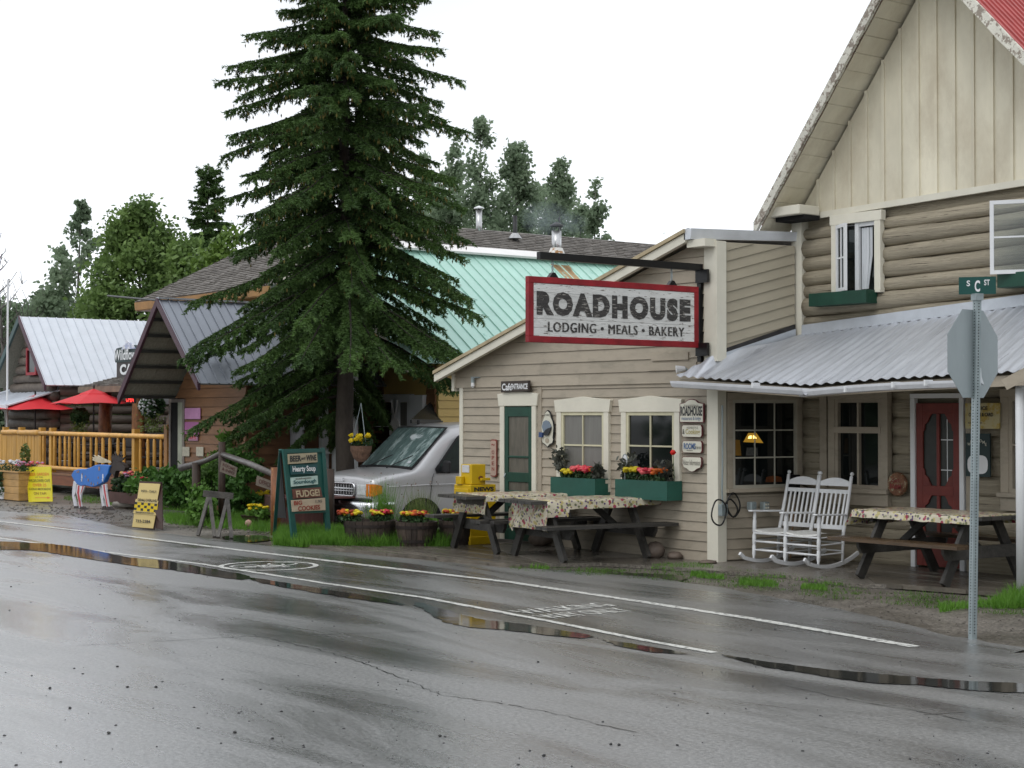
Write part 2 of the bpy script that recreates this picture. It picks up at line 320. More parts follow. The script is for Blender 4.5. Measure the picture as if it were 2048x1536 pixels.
# ================================================================== ground
def sheet(name, pts, z, mat, n=1, **kw):
    m = MB(); m.add([(p[0],p[1],z) for p in pts], [tuple(range(len(pts)))]); return m.build(name, mat, **kw)
def groundmat(name, c1, c2, r0, r1, gs=180, bump=.35, streak=True, film=0):
    m = bpy.data.materials.new(name); m.use_nodes = True; n = m.node_tree.nodes; L = m.node_tree.links; b = n['Principled BSDF']
    tc = n.new('ShaderNodeTexCoord'); mp = n.new('ShaderNodeMapping'); mp.inputs['Scale'].default_value = (.16,.75,1) if streak else (.6,.6,1); mp.inputs['Rotation'].default_value = (0,0,.09 if streak else 0)
    L.new(tc.outputs['Object'], mp.inputs[0])
    a = n.new('ShaderNodeTexNoise'); a.inputs['Scale'].default_value = 1.3; a.inputs['Detail'].default_value = 7; a.inputs['Roughness'].default_value = .6; a.inputs['Distortion'].default_value = .6; L.new(mp.outputs[0], a.inputs['Vector'])
    g = n.new('ShaderNodeTexNoise'); g.inputs['Scale'].default_value = gs; g.inputs['Detail'].default_value = 2; L.new(tc.outputs['Object'], g.inputs['Vector'])
    v = n.new('ShaderNodeTexVoronoi'); v.inputs['Scale'].default_value = gs*.45; L.new(tc.outputs['Object'], v.inputs['Vector'])
    cr = n.new('ShaderNodeValToRGB'); cr.color_ramp.elements[0].position = .35; cr.color_ramp.elements[1].position = .68; cr.color_ramp.elements[0].color = c1+(1,); cr.color_ramp.elements[1].color = c2+(1,)
    L.new(a.outputs[0], cr.inputs[0])
    gr = n.new('ShaderNodeValToRGB'); gr.color_ramp.elements[0].position = .3; gr.color_ramp.elements[1].position = .72; gr.color_ramp.elements[0].color = (.55,.55,.55,1); gr.color_ramp.elements[1].color = (1.9,1.9,1.9,1)
    L.new(g.outputs[0], gr.inputs[0]); mu = n.new('ShaderNodeMix'); mu.data_type = 'RGBA'; mu.blend_type = 'MULTIPLY'; mu.inputs[0].default_value = 1
    L.new(cr.outputs[0], mu.inputs[6]); L.new(gr.outputs[0], mu.inputs[7]); L.new(mu.outputs[2], b.inputs['Base Color'])
    rr = n.new('ShaderNodeMapRange'); rr.inputs[1].default_value = .36 if film else .35; rr.inputs[2].default_value = .56 if film else .65; rr.inputs[3].default_value = r0; rr.inputs[4].default_value = r1
    L.new(a.outputs[0], rr.inputs[0]); L.new(rr.outputs[0], b.inputs['Roughness']); b.inputs['Specular IOR Level'].default_value = .6
    if film: b.inputs['Coat Weight'].default_value = film; b.inputs['Coat IOR'].default_value = 1.5; L.new(rr.outputs[0], b.inputs['Coat Roughness'])
    g2 = n.new('ShaderNodeTexNoise'); g2.inputs['Scale'].default_value = 34; g2.inputs['Detail'].default_value = 3; L.new(tc.outputs['Object'], g2.inputs['Vector'])
    gr2 = n.new('ShaderNodeMapRange'); gr2.inputs[1].default_value = .35; gr2.inputs[2].default_value = .65; gr2.inputs[3].default_value = .58; gr2.inputs[4].default_value = 1.5; L.new(g2.outputs[0], gr2.inputs[0])
    sc2 = n.new('ShaderNodeVectorMath'); sc2.operation = 'SCALE'; L.new(mu.outputs[2], sc2.inputs[0]); L.new(gr2.outputs[0], sc2.inputs['Scale']); L.new(sc2.outputs[0], b.inputs['Base Color'])
    bp = n.new('ShaderNodeBump'); bp.inputs['Strength'].default_value = bump; bp.inputs['Distance'].default_value = .01
    ad = n.new('ShaderNodeMath'); ad.operation = 'ADD'; L.new(g.outputs[0], ad.inputs[0]); L.new(v.outputs['Distance'], ad.inputs[1]); L.new(ad.outputs[0], bp.inputs['Height']); L.new(bp.outputs[0], b.inputs['Normal'])
    if film:
        b2 = n.new('ShaderNodeBump'); b2.inputs['Strength'].default_value = .6; b2.inputs['Distance'].default_value = .004; L.new(g2.outputs[0], b2.inputs['Height']); L.new(b2.outputs[0], b.inputs['Coat Normal'])
    return m
ASPH = groundmat('wet_asphalt', (.085,.085,.084), (.135,.133,.128), .14, .40, 110, .20, film=1.0)
DIRT = groundmat('wet_dirt_and_gravel', (.060,.052,.042), (.125,.11,.092), .22, .6, 60, .5, False)
CONC = groundmat('wet_old_slab', (.075,.066,.054), (.15,.135,.115), .10, .5, 90, .25, False)
sheet('ground', [(-400,-300),(200,-300),(200,500),(-400,500)], -.02, DIRT, kind='structure')
edge = [(-60,9.9),(-45,11.2)]+[(G(x,y).x, G(x,y).y) for x,y in ((0,1022),(140,1032),(260,1058),(420,1077),(545,1090),(700,1106),(860,1122),(1000,1135),(1140,1141),(1290,1153),(1420,1172),(1560,1196),(1700,1222),(1800,1246),(1900,1272),(2060,1296))]
e2 = [(-8.2,11.4),(-7.2,12.2),(-6.4,14.5),(-6.2,60),(4,60),(4,11.5),(60,11),(60,-14),(-90,-14)]
EP = []
for i in range(len(edge)-1):
    a, b = edge[i], edge[i+1]
    for k in range(6): t = k/6; EP.append((a[0]+(b[0]-a[0])*t, a[1]+(b[1]-a[1])*t+random.uniform(-.035,.035)))
sheet('road', EP+[edge[-1]]+e2, 0.0, ASPH, kind='structure')
# painted lines with chipped edges
LINEM = M('worn_road_paint', (.62,.62,.58), .35, .1, 8, .1, 60, peel=(.13,.13,.125), peelt=.52, peels=16, rnd=0, peelw=.08)
def stripe(pxs, w, name='road_line'):
    P = [G(x,y) for x,y in pxs]; Q = []
    for i in range(len(P)-1):
        n = max(2, int((P[i+1]-P[i]).length/.12))
        Q += [P[i].lerp(P[i+1], k/n) for k in range(n)]
    Q.append(P[-1]); vs = []; fs = []
    for i, p in enumerate(Q):
        d = (Q[min(i+1,len(Q)-1)]-Q[max(0,i-1)]).normalized(); nn = Vector((-d.y,d.x,0)); a = w/2+random.uniform(-.008,.008)
        vs += [p+nn*a+Vector((0,0,.004)), p-nn*(w/2+random.uniform(-.008,.008))+Vector((0,0,.004))]
        if i: fs.append((2*i-2,2*i-1,2*i+1,2*i))
    MB().add(vs, fs).build(name, LINEM, kind='structure')
stripe([(-20,1041),(250,1072),(500,1103),(760,1134),(1024,1165),(1250,1199),(1500,1237),(1830,1294)], .12)
stripe([(-20,1074),(150,1097),(400,1128),(650,1167),(850,1196),(1100,1243),(1300,1283),(1428,1306)], .085)
# puddles
WATER = M('puddle_water', (.03,.03,.027), .06, .2, 2, .05, 3, spec=.5, rnd=0)
def puddle(pxs, name='puddle', z=.006):
    P = [G(x,y) for x,y in pxs]; n = len(P); Q = []
    for i in range(n):
        for k in range(8):
            t = k/8; p = [P[(i+j-1)%n] for j in range(4)]
            q = .5*((2*p[1])+(p[2]-p[0])*t+(2*p[0]-5*p[1]+4*p[2]-p[3])*t*t+(-p[0]+3*p[1]-3*p[2]+p[3])*t**3)
            Q.append((q.x+random.uniform(-.03,.03), q.y+random.uniform(-.02,.02)))
    return sheet(name, Q, z, WATER, kind='structure')
puddle([(-40,1084),(60,1086),(150,1094),(250,1114),(330,1122),(440,1141),(500,1153),(480,1160),(400,1149),(330,1139),(260,1131),(150,1114),(60,1101),(-40,1099)])
puddle([(505,1156),(600,1171),(700,1187),(790,1203),(800,1211),(700,1197),(600,1181),(520,1166)])
puddle([(830,1205),(900,1222),(960,1239),(1060,1251),(1180,1272),(1150,1276),(1020,1262),(930,1254),(870,1236)])
puddle([(1210,1280),(1290,1293),(1380,1309),(1300,1305),(1230,1290)])
puddle([(1440,1310),(1520,1322),(1640,1338),(1760,1349),(1900,1361),(2060,1370),(2060,1386),(1960,1383),(1840,1372),(1720,1364),(1600,1346),(1500,1328)])
puddle([(1190,1146),(1280,1146),(1370,1152),(1350,1162),(1240,1160)], z=-.002)
puddle([(450,1072),(520,1070),(545,1078),(500,1084),(455,1080)], z=-.002)
CRK = M('tar_crack', (.012,.012,.012), .3, .2, 5, 0, rnd=0)
def crack(pxs, w=.011):
    P = [G(x,y) for x,y in pxs]; Q = []
    for i in range(len(P)-1):
        n = max(2,int((P[i+1]-P[i]).length/.07)); Q += [P[i].lerp(P[i+1],k/n)+Vector((random.uniform(-.02,.02),random.uniform(-.02,.02),0)) for k in range(n)]
    vs=[];fs=[]
    for i,p in enumerate(Q):
        d=(Q[min(i+1,len(Q)-1)]-Q[max(0,i-1)]).normalized(); nn=Vector((-d.y,d.x,0)); a=w*random.uniform(.1,.6)
        vs+=[p+nn*a+Vector((0,0,.003)),p-nn*a+Vector((0,0,.003))]
        if i: fs.append((2*i-2,2*i-1,2*i+1,2*i))
    MB().add(vs,fs).build('road_crack', CRK, kind='structure')
crack([(150,1292),(330,1282),(520,1272),(700,1268),(880,1262)])
crack([(505,1270),(640,1300),(740,1330),(830,1368),(880,1390),(1024,1410)], .012)
crack([(1024,1410),(1130,1432),(1230,1458),(1300,1470)])
crack([(1560,1370),(1700,1400),(1850,1425),(1960,1447)], .012)
crack([(1850,1430),(1900,1426),(1960,1424)])
# bicycle-path marks between the lines
mk = thing('bicycle_mark', 'white painted circle with a bicycle on the path, worn', 'road marking', G(537,1132))
c = G(537,1132); vs=[];fs=[]
for i in range(48):
    a=2*math.pi*i/48; r=.60
    for q in (r-.035,r+.035): vs.append((c.x+math.cos(a)*q*1.02, c.y+math.sin(a)*q, .0045))
    j=(i+1)%48; fs.append((2*i,2*i+1,2*j+1,2*j))
MB().add(vs,fs).build('ring', LINEM, mk)
b=MB()
for cc in (-.27,.27):
    for i in range(20):
        a=2*math.pi*i/20; a2=2*math.pi*(i+1)/20; k=len(b.v)
        b.add([(c.x-.12+math.sin(t)*q, c.y+cc+math.cos(t)*q,.005) for t in (a,a2) for q in (.16,.20)],[(0,1,3,2)])
for p,q in (((-.12,-.27),(.12,-.1)),((.12,-.1),(.12,.17)),((-.12,-.02),(.12,.17)),((-.12,-.02),(.14,-.12)),((.12,.17),(-.12,.27)),((.18,.2),(.2,.1))):
    b.bar((c.x+p[0],c.y+p[1],.003),(c.x+q[0],c.y+q[1],.003),.035,.004)
b.build('bicycle', LINEM, mk)
wp = thing('path_lettering', 'white painted lettering of the path on the asphalt, worn', 'road marking', G(1147,1222))
c = Vector(G(1147,1222)); Yd=(0,1,0); Xd=(-1,0,0)
text('WALKING', 'lettering', LINEM, wp, c+Vector((-.22,.05,.003)), Yd, Xd, 1.15, .34, .012)
text('WAY ONLY', 'lettering', LINEM, wp, c+Vector((.22,-.05,.003)), Yd, Xd, 1.05, .34, .012)
# boardwalk and slab
BW = M('wet_boardwalk_plank', (.115,.10,.08), .22, .45, 3, .4, 40, st=(.5,6,1), rnd=.25, spec=.5)
def planks(poly, wid, z, mat, nm, parent, along='x', th=.05, gap=.012):
    # poly: convex ground polygon; planks run along X (or Y)
    P = [(p[0],p[1]) for p in poly]; H = hull_planes(P); ax = 1 if along=='x' else 0
    lo, hi = min(p[ax] for p in P), max(p[ax] for p in P); a, b = min(p[1-ax] for p in P), max(p[1-ax] for p in P); t = lo
    while t < hi:
        q = [(a,t),(b,t),(b,t+wid-gap),(a,t+wid-gap)] if along=='x' else [(t,a),(t+wid-gap,a),(t+wid-gap,b),(t,b)]
        for h in H: q = clip(q,*h) if q else q
        if len(q) > 2: MB().prism([(p[0],p[1],z-th) for p in q],(0,0,th+random.uniform(-.004,.006))).build(nm, mat, parent, fixn=True)
        t += wid
bw = thing('boardwalk', 'wet grey plank boardwalk in front of the cafe door', 'boardwalk', G(1000,1125))
bw['kind']='structure'
a0=G(560,1094); pol=[G(600,1094),G(700,1103),G(800,1113),G(900,1124),G(1000,1132),G(1100,1133),G(1085,1082),G(905,1082),G(640,1084)]
planks([(p.x,p.y) for p in pol], .14, .02, BW, 'plank', bw)
sw = MB(); pp=[G(1100,1133),G(1200,1130),G(1320,1137),G(1430,1146),G(1560,1153),G(1700,1172),G(1800,1176)]
back=[(-12.6,16.7),(-15.6,16.7),(-15.7,15.3),(-19.2,15.3),(-19.4,14.3)]
sw.prism([(p.x,p.y,-.015) for p in pp]+[(x,y,-.015) for x,y in back],(0,0,.045)); sw.build('sidewalk', CONC, kind='structure', fixn=True)
sw2 = thing('porch_boardwalk','worn plank porch floor under the right hand picnic table','boardwalk', (-11.8,15.5,0)); sw2['kind']='structure'
pol=[G(1770,1188),G(1850,1205),G(1900,1210),G(2000,1204),G(2100,1200),(-9,15.2,0),(-9,16.6,0),(-13.6,16.6,0),(-13.9,16.0,0)]
planks([(p[0],p[1]) for p in pol], .15, .045, BW, 'plank', sw2)
# pebbles scattered on the asphalt
PEB = M('road_pebble', (.03,.03,.03), .4, .3, 10, 0)
pb = MB()
for i in range(330):
    py = 1100+436*random.random()**1.3; px = random.uniform(-20,2070)
    p = G(px,py)
    if p.y > 11.2: continue
    v,f = icos((p.x,p.y,.002), random.choice([.004,.005,.007,.010]), .35, .6); pb.add(v,f)
for x,y in ((255,1375),(100,1377),(140,1417),(235,1334),(470,1466),(545,1478),(312,1375),(218,1467),(880,1473),(1222,1490),(1076,1325),(1088,1512),(1238,1491),(22,1174)):
    p=G(x,y); v,f=icos((p.x,p.y,.005), .012, .3, .7); pb.add(v,f)
pb.build('pebbles', PEB, kind='stuff')
gv = MB(); GRV = M('shoulder_gravel', (.12,.105,.088), .45, .45, 8, 0)
for i in range(900):
    px=random.uniform(1140,2060); t=(px-1140)/900; py=1150+t*70+random.gauss(0,14+t*16); p=G(px,py,-.02)
    if p.y<11: continue
    v,f=icos((p.x,p.y,-.012), random.uniform(.004,.014), .3, .5); gv.add(v,f)
for i in range(700):
    px=random.uniform(-20,560); py=1012+px*.085+random.gauss(0,8); p=G(px,py,-.02); v,f=icos((p.x,p.y,-.012), random.uniform(.01,.03), .3, .5); gv.add(v,f)
gv.build('gravel', GRV, kind='stuff')
# ================================================================== ROADHOUSE
RH = thing('roadhouse_inn', 'tan roadhouse inn, low clapboard cafe wing joined to a gabled two storey log front', 'inn', (-15.5,15.1,0))
WA = Wall((-30,15.1),(0,15.1))                       # cafe wing front, s = x+30
WC = Wall((-30,16.5),(0,16.5))                       # log front
LX = WA.uv(924,900)[0]; RX = WA.uv(1420,900)[0]
WB = Wall((-30+RX+.12,15.1),(-15.22,16.5))              # return wall between the two
bz = WA.uv(1250,764)[1]                              # skirt line between lower and gable boards
# rake line of the shed roof in wall coordinates
r0 = WA.uv(880,748); r1 = WA.uv(1400,470)
slope = (r1[1]-r0[1])/(r1[0]-r0[0]); rz = lambda s: r0[1]+slope*(s-r0[0])-.10
def R4(x0,y0,x1,y1): a=WA.uv(x0,y0); b=WA.uv(x1,y1); return a,b
dA=WA.uv(1013,1078); dB=WA.uv(1068,813)
w1a=WA.uv(1128,955); w1b=WA.uv(1213,824); w2a=WA.uv(1258,958); w2b=WA.uv(1354,824)
ops=[(dA[0]-.05,dB[0]+.05,0,dB[1]+.08),(w1a[0]-.05,w1b[0]+.05,w1a[1]-.1,w1b[1]+.05),(w2a[0]-.05,w2b[0]+.05,w2a[1]-.1,w2b[1]+.05)]
sp=.1265
MB().wbox(WA, LX+.02, RX, 0, bz, -.12, -.021).build('wall_core', TAN, RH)
siding(WA, [(LX+.05,.03),(RX-.02,.03),(RX-.02,bz),(LX+.05,bz)], sp, TAN, RH, ops, z0=.03, joints=.25)
topz=rz(RX)
MB().prism([WA.pt(LX-.1,bz,-.021),WA.pt(RX,bz,-.021),WA.pt(RX,topz,-.021),WA.pt(LX-.1,rz(LX-.1),-.021)],-WA.n*.1).build('wall_core', TAN, RH)
siding(WA, [(LX-.14,bz-.03),(RX-.02,bz-.03),(RX-.02,topz),(LX-.14,rz(LX-.14))], .165, TAN, RH, z0=bz-.03, d0=.02, joints=.6)
b=MB(); b.wbox(WA, LX-.03, LX+.06, 0, bz-.03, -.1, .03); b.build('corner_board', CREAM, RH)
b=MB(); b.wbox(WA, LX-.2,LX-.13, bz-.08, rz(LX-.2)-.02, -.1,.06); b.build('corner_board', CREAM, RH)
ca=WA.uv(1414,700)[0]; cb=WA.uv(1438,700)[0]
MB().wbox(WA, RX-.02, cb+.01, 0.02, 2.3, -.12, .035).build('corner_board', CREAM, RH)
MB().wbox(WA, ca, cb+.015, WA.uv(1425,723)[1], WA.uv(1425,483)[1], -.12, .05).build('corner_board', CREAM, RH)
p=WA.uv(1082,900)[0]; MB().wbox(WA, p-.045,p+.045, .05,bz-.04,.0,.028).build('trim_board', TAN, RH)
# loose boards under the sign
for (x0,y0,x1,y1) in ((1308,712,1382,722),(1302,730,1398,742)):
    a=WA.uv(x0,y1); c=WA.uv(x1,y0); MB().wbox(WA,a[0],c[0],a[1],a[1]+.10,.03,.055).build('loose_board', TAN, RH)
# shed roof
wallY=15.1; ov=.28
def sh(px,py,Y): q=onY(px,py,Y); return Vector(q)
fa=onY(868,742,wallY-ov); fb=onY(1370,458,wallY-ov)
m=MB(); th=.16
ROOFE=M('tan_roof_edge_metal', (.38,.31,.19), .5, .2, 4, .1, 30, rnd=0)
for nm,mat,zz0,zz1,yy0,yy1 in (('roof_edge',ROOFE,-.05,0,-.03,.02),('rake_board',CREAM,-.17,-.055,0,.04)):
    MB().prism([fa+Vector((0,yy0,zz0)),fb+Vector((0,yy0,zz0)),fb+Vector((0,yy0,zz1)),fa+Vector((0,yy0,zz1))],(0,yy1-yy0+.03,0)).build(nm,mat,RH,fixn=True)
roofpanels(RH, fa+Vector((0,.02,0)), fa+Vector((0,5,0)), fb+Vector((0,.02,0)), fb+Vector((0,5,0)), .6, GALV, name='roof_panel')
MB().prism([fa+Vector((.05,.06,-.07)),fb+Vector((0,.06,-.07)),fb+Vector((0,.06,-.045)),fa+Vector((.05,.06,-.045))],(0,.3,0)).build('soffit', TAN, RH, fixn=True)
# high edge of the shed roof: cream fascia and metal cap running back to the log gable
c0=fb; c1=WC.pt(WC.uv(1589,466)[0],WC.uv(1589,466)[1],0)
MB().hexa([v for v in (c0+Vector((-.02,0,-.14)),c0+Vector((.1,0,-.14)),c1+Vector((.1,0,-.12)),c1+Vector((-.02,0,-.12)),c0+Vector((-.02,0,0)),c0+Vector((.12,0,0)),c1+Vector((.12,0,.0)),c1+Vector((-.02,0,.0)))]).build('roof_cap', M('cap_flashing',(.55,.57,.60),.35,.08,4,.03,20,metal=.3), RH, fixn=True)
MB().hexa([v for v in (c0+Vector((-.02,.05,-.24)),c0+Vector((.32,.05,-.24)),c0+Vector((.32,.25,-.24)),c0+Vector((-.02,.25,-.24)),c0+Vector((-.02,.05,-.142)),c0+Vector((.32,.05,-.142)),c0+Vector((.32,.25,-.142)),c0+Vector((-.02,.25,-.142)))]).build('fascia', CREAM, RH, fixn=True)
# return wall siding laid on a slant
TANS=M('tan_return_paint', (.37,.33,.25), .6, .07, 1.5, .12, 60, st=(1,1,3), rnd=.04, peel=(.16,.24,.18), peelt=.74, peels=4)
u=[WB.uv(1440,484),WB.uv(1588,492),WB.uv(1588,664),WB.uv(1440,705)]
wt=(WB.uv(1586,600)[1]-WB.uv(1440,641)[1])/(WB.uv(1586,600)[0]-WB.uv(1440,641)[0])
siding(WB, u, .135, TANS, RH, tilt=wt, name='siding_board')
MB().prism([WB.pt(q[0],q[1],-.022) for q in u], -WB.n*.08).build('wall_core', TAN, RH, fixn=True)
k0=WB.uv(1452,1118); k1=WB.uv(1604,1120); e0=k0[0]-.12; e1=k1[0]+.02
MB().wbox(WB, 0, e1, 0, 2.75, -.1, -.021).build('wall_core', TAN, RH)
zw0=WB.uv(1530,975)[1]; zw1=WB.uv(1530,800)[1]
siding(WB, [(0.0,.05),(e1,.05),(e1,zw0-.09),(0.0,zw0-.09)], .135, TAN, RH, z0=.05)
wa=WB.uv(1462,975)[0]; wb=WB.uv(1590,975)[0]
LAMPG=M('lamp_lit_pane',(.01,.008,.004),.05,.3,2,0,rnd=0)
window(WB, wa, wb, zw0, zw1, RH, TAN, GLASSD, 3, 3, case=.09, sill=True, mun=.018, sash=.04, ms=M('thin_muntin_paint',(.42,.40,.33),.5,.1,3,0), name='window')
MB().wbox(WB, 0.0, wa-.09, zw0-.09, 2.6, 0,.02).build('trim_board', TAN, RH)
MB().wbox(WB, wb+.09, e1, zw0-.09, 2.6, 0,.02).build('trim_board', TAN, RH)
MB().wbox(WB, 0.0, e1, zw1+.1, 2.6, 0.022,.03).build('trim_board', TAN, RH)
# cafe door
DCURT=M('door_screen_mesh',(.10,.09,.07),.45,.3,5,.05,80,st=(4,4,.6))
door=MB(); s0,s1,z0,z1=dA[0],dB[0],.06,dB[1]
door.wbox(WA,s0,s0+.09,z0,z1,.0,.04); door.wbox(WA,s1-.09,s1,z0,z1,.0,.04); door.wbox(WA,s0+.09,s1-.09,z1-.15,z1,.0,.04); door.wbox(WA,s0+.09,s1-.09,z0,z0+.17,.0,.04)
for zz in (1.0,.58): door.wbox(WA,s0+.09,s1-.09,zz-.055*(1.3 if zz==1.0 else .5),zz+.055*(1.3 if zz==1.0 else .5),.0,.04)
door.wbox(WA,s0+.09,s1-.09,1.29,1.32,.0,.042); door.wbox(WA,s0+.09,s1-.09,.78,.80,.0,.042)
dd=door.build('door', GREENP, RH, bevel=.004)
MB().wbox(WA,s0+.085,s1-.085,z0+.1,z1-.1,-.01,.022).build('screen', DCURT, dd)
MB().tube([WA.pt(s0+.04,.98,.05),WA.pt(s0+.05,1.0,.085),WA.pt(s0+.04,1.05,.05)],.008).build('handle', GALV2, dd)
b=MB(); b.wbox(WA,s0-.11,s0,0.05,z1+.01,0,.05); b.wbox(WA,s1,s1+.10,0.05,z1+.01,0,.05)
b.prism([WA.pt(s0-.13,z1+.01,.058),WA.pt(s1+.13,z1+.01,.058),WA.pt(s1+.16,z1+.19,.058),WA.pt((s0+s1)/2,z1+.235,.058),WA.pt(s0-.16,z1+.19,.058)],-WA.n*.05)
b.build('door_frame', CREAM, RH, bevel=.004)
MB().wbox(WA,s0-.1,s1+.1,.02,.06,.0,.09).build('threshold', GREYW, RH)
SASHY=M('yellowed_sash_paint',(.55,.52,.36),.5,.08,4,.03,30)
window(WA, w1a[0],w1b[0],w1a[1],w1b[1],RH,CREAM,CURT,2,2,case=.105,head=.17,crown=True,d=.06,ms=SASHY,apron=.12,sill_ext=0)
window(WA, w2a[0],w2b[0],w2a[1],w2b[1],RH,CREAM,GLASSD,2,2,case=.105,head=.17,crown=True,d=.06,ms=SASHY,apron=.12,sill_ext=0)
# ---- log front
MB().wbox(WC,-15.24+30,-9.9+30,0,4.9,-.3,-.08).build('wall_core', TAN2, RH)
XL=WC.uv(1609,600)[0]; XR=30-9.95
def logpiece(w,sa,sb,fz0,fz1,rfun,nm='log',d=-.06,cap=True,flat=1.0):
    N=max(3,int((sb-sa)/.16)); pts=[];rad=[]
    ph=random.random()*6
    for i in range(N+1):
        s=sa+(sb-sa)*i/N; zb,zt=fz0(s),fz1(s); pts.append(w.pt(s,(zb+zt)/2+.006*math.sin(ph+s*3.1),d)); rad.append(((zt-zb)/2*1.04)*(1+.035*math.sin(ph*2+s*2.3)))
    MB().tube(pts,rad,14,cap,jit=.035,sqx=flat).build(nm,TAN2,RH,smooth=True)
jl=[(1640,453,1990,402),(1640,476,1990,429),(1640,510,1990,461.6),(1640,539,1990,495.5),(1640,568,1990,531.6),(1640,593,1990,562),(1640,631,1990,592),(1640,656,1990,617)]
JF=[]
for x0,y0,x1,y1 in jl:
    a=WC.uv(x0,y0); c=WC.uv(x1,y1); JF.append((lambda a,c:(lambda s:a[1]+(c[1]-a[1])*(s-a[0])/(c[0]-a[0])))(a,c))
uw0=WC.uv(1683,582); uw1=WC.uv(1757,442)
for i in range(len(JF)-1):
    cuts=[(XL,XR)]
    zm=(JF[i](uw0[0])+JF[i+1](uw0[0]))/2
    if uw0[1]-.0<zm<uw1[1]+.1: cuts=[(XL,uw0[0]-.02),(uw1[0]+.02,XR)]
    for a,c in cuts: logpiece(WC,a,c,JF[i+1],JF[i],None)
# lower logs
lw0=WC.uv(1678,975); lw1=WC.uv(1770,797); rd0=WC.uv(1838,1136); rd1=WC.uv(1924,806); rw0=WC.uv(2020,985)
z=.02
while z<2.75:
    h=.235; segs=[(WC.uv(1606,1000)[0],XR)]
    for a,c,y0,y1 in ((lw0[0]-.12,lw1[0]+.12,lw0[1]-.05,lw1[1]+.2),(rd0[0]-.08,rd1[0]+.08,-1,rd1[1]+.1),(rw0[0]-.08,rw0[0]+.9,rw0[1]-.1,lw1[1]+.2)):
        if z+h/2>y0 and z+h/2<y1:
            ns=[]
            for p,q in segs:
                if a>p: ns.append((p,min(q,a)))
                if c<q: ns.append((max(p,c),q))
            segs=[t for t in ns if t[1]-t[0]>.05]
    for p,q in segs: logpiece(WC,p,q,(lambda zz:(lambda s:zz))(z),(lambda zz:(lambda s:zz))(z+h),None,d=-.055,flat=.55)
    z+=h
# corner board of the upper storey
ka=WC.uv(1589,600)[0]; kb=WC.uv(1609,600)[0]
MB().wbox(WC,ka,kb,WC.uv(1600,672)[1],WC.uv(1600,432)[1],-.25,.06).build('corner_board', CREAM, RH, bevel=.005)
# gable
tl=WC.uv(1604,438); tr=WC.uv(2048,367); tf=lambda s: tl[1]+(tr[1]-tl[1])*(s-tl[0])/(tr[0]-tl[0])
gl0=WC.uv(1606,432); gl1=WC.uv(1822,0); gs=(gl1[1]-gl0[1])/(gl1[0]-gl0[0])
YO=16.5-.55
A0=onY(1512,448,YO); A1=onY(1750,0,YO); B0=onY(1950,0,YO); B1=onY(2048,103,YO)
sl=(A1.z-A0.z)/(A1.x-A0.x); sr=(B1.z-B0.z)/(B1.x-B0.x)
ax=(B0.z-A0.z+sl*A0.x-sr*B0.x)/(sl-sr); az=A0.z+sl*(ax-A0.x)      # apex of the rake
rx=ax+(az-A0.z+.3)/(-sr)
print('apex',ax,az,'right foot',rx,'A0',A0, 'slopes',sl,sr,'gs',gs)
und=lambda x: (A0.z+sl*(x-A0.x) if x<ax else az+sr*(x-ax))-.20
CS=lambda x: x+30
MB().box(-15.15,-9.98,16.85,25.0,0,4.25).build('side_wall', TAN2, RH)
MB().prism([(-15.15,16.9,4.2),(-9.98,16.9,4.2),(-9.98,16.9,min(az-.35,az+sr*(-9.98-ax)-.32)),(ax,16.9,az-.35)]+[(-15.15,16.9,max(4.61,A0.z+sl*(-15.15-A0.x)-.3))],(0,8.0,0)).build('side_wall', CREAMB, RH, fixn=True)
MB().prism([(LX-30,15.3,0),(-15.6,15.3,0),(-15.6,15.3,3.9),(LX-30,15.3,2.1)],(0,4.5,0)).build('side_wall', TAN, RH, fixn=True)
# board and batten
x=-30+gl0[0]; pn=.27; first=True
xe=rx-.35; xs=-30+gl0[0]; wid=(xe-xs)/round((xe-xs)/.27); nb=round((xe-xs)/.27)
for i in range(nb):
    a=xs+i*wid; c=a+wid; za=tf(CS(a))+.02; zc=tf(CS(c))+.02
    poly=[(a,za),(c,zc),(c,max(zc+.02,und(c)))]+([(ax,und(ax))] if a<ax<c else [])+[(a,max(za+.02,und(a)))]
    MB().prism([WC.pt(CS(p[0]),p[1],.0) for p in poly],-WC.n*.04).build('gable_board', CREAMB, RH, fixn=True)
    if i and und(a)>za+.05: MB().wbox(WC,CS(a)-.022,CS(a)+.022,za,und(a),.0,.022).build('batten', CREAMB, RH)
m=MB(); XQ=XR-.15; p=[WC.pt(XL-.05,tf(XL-.05)-.03,0.03),WC.pt(XQ,tf(XQ)-.03,0.03),WC.pt(XQ,tf(XQ)+.05,0.03),WC.pt(XL-.05,tf(XL-.05)+.05,0.03)]
m.prism(p,-WC.n*.05).build('trim_board', CREAM, RH, fixn=True)
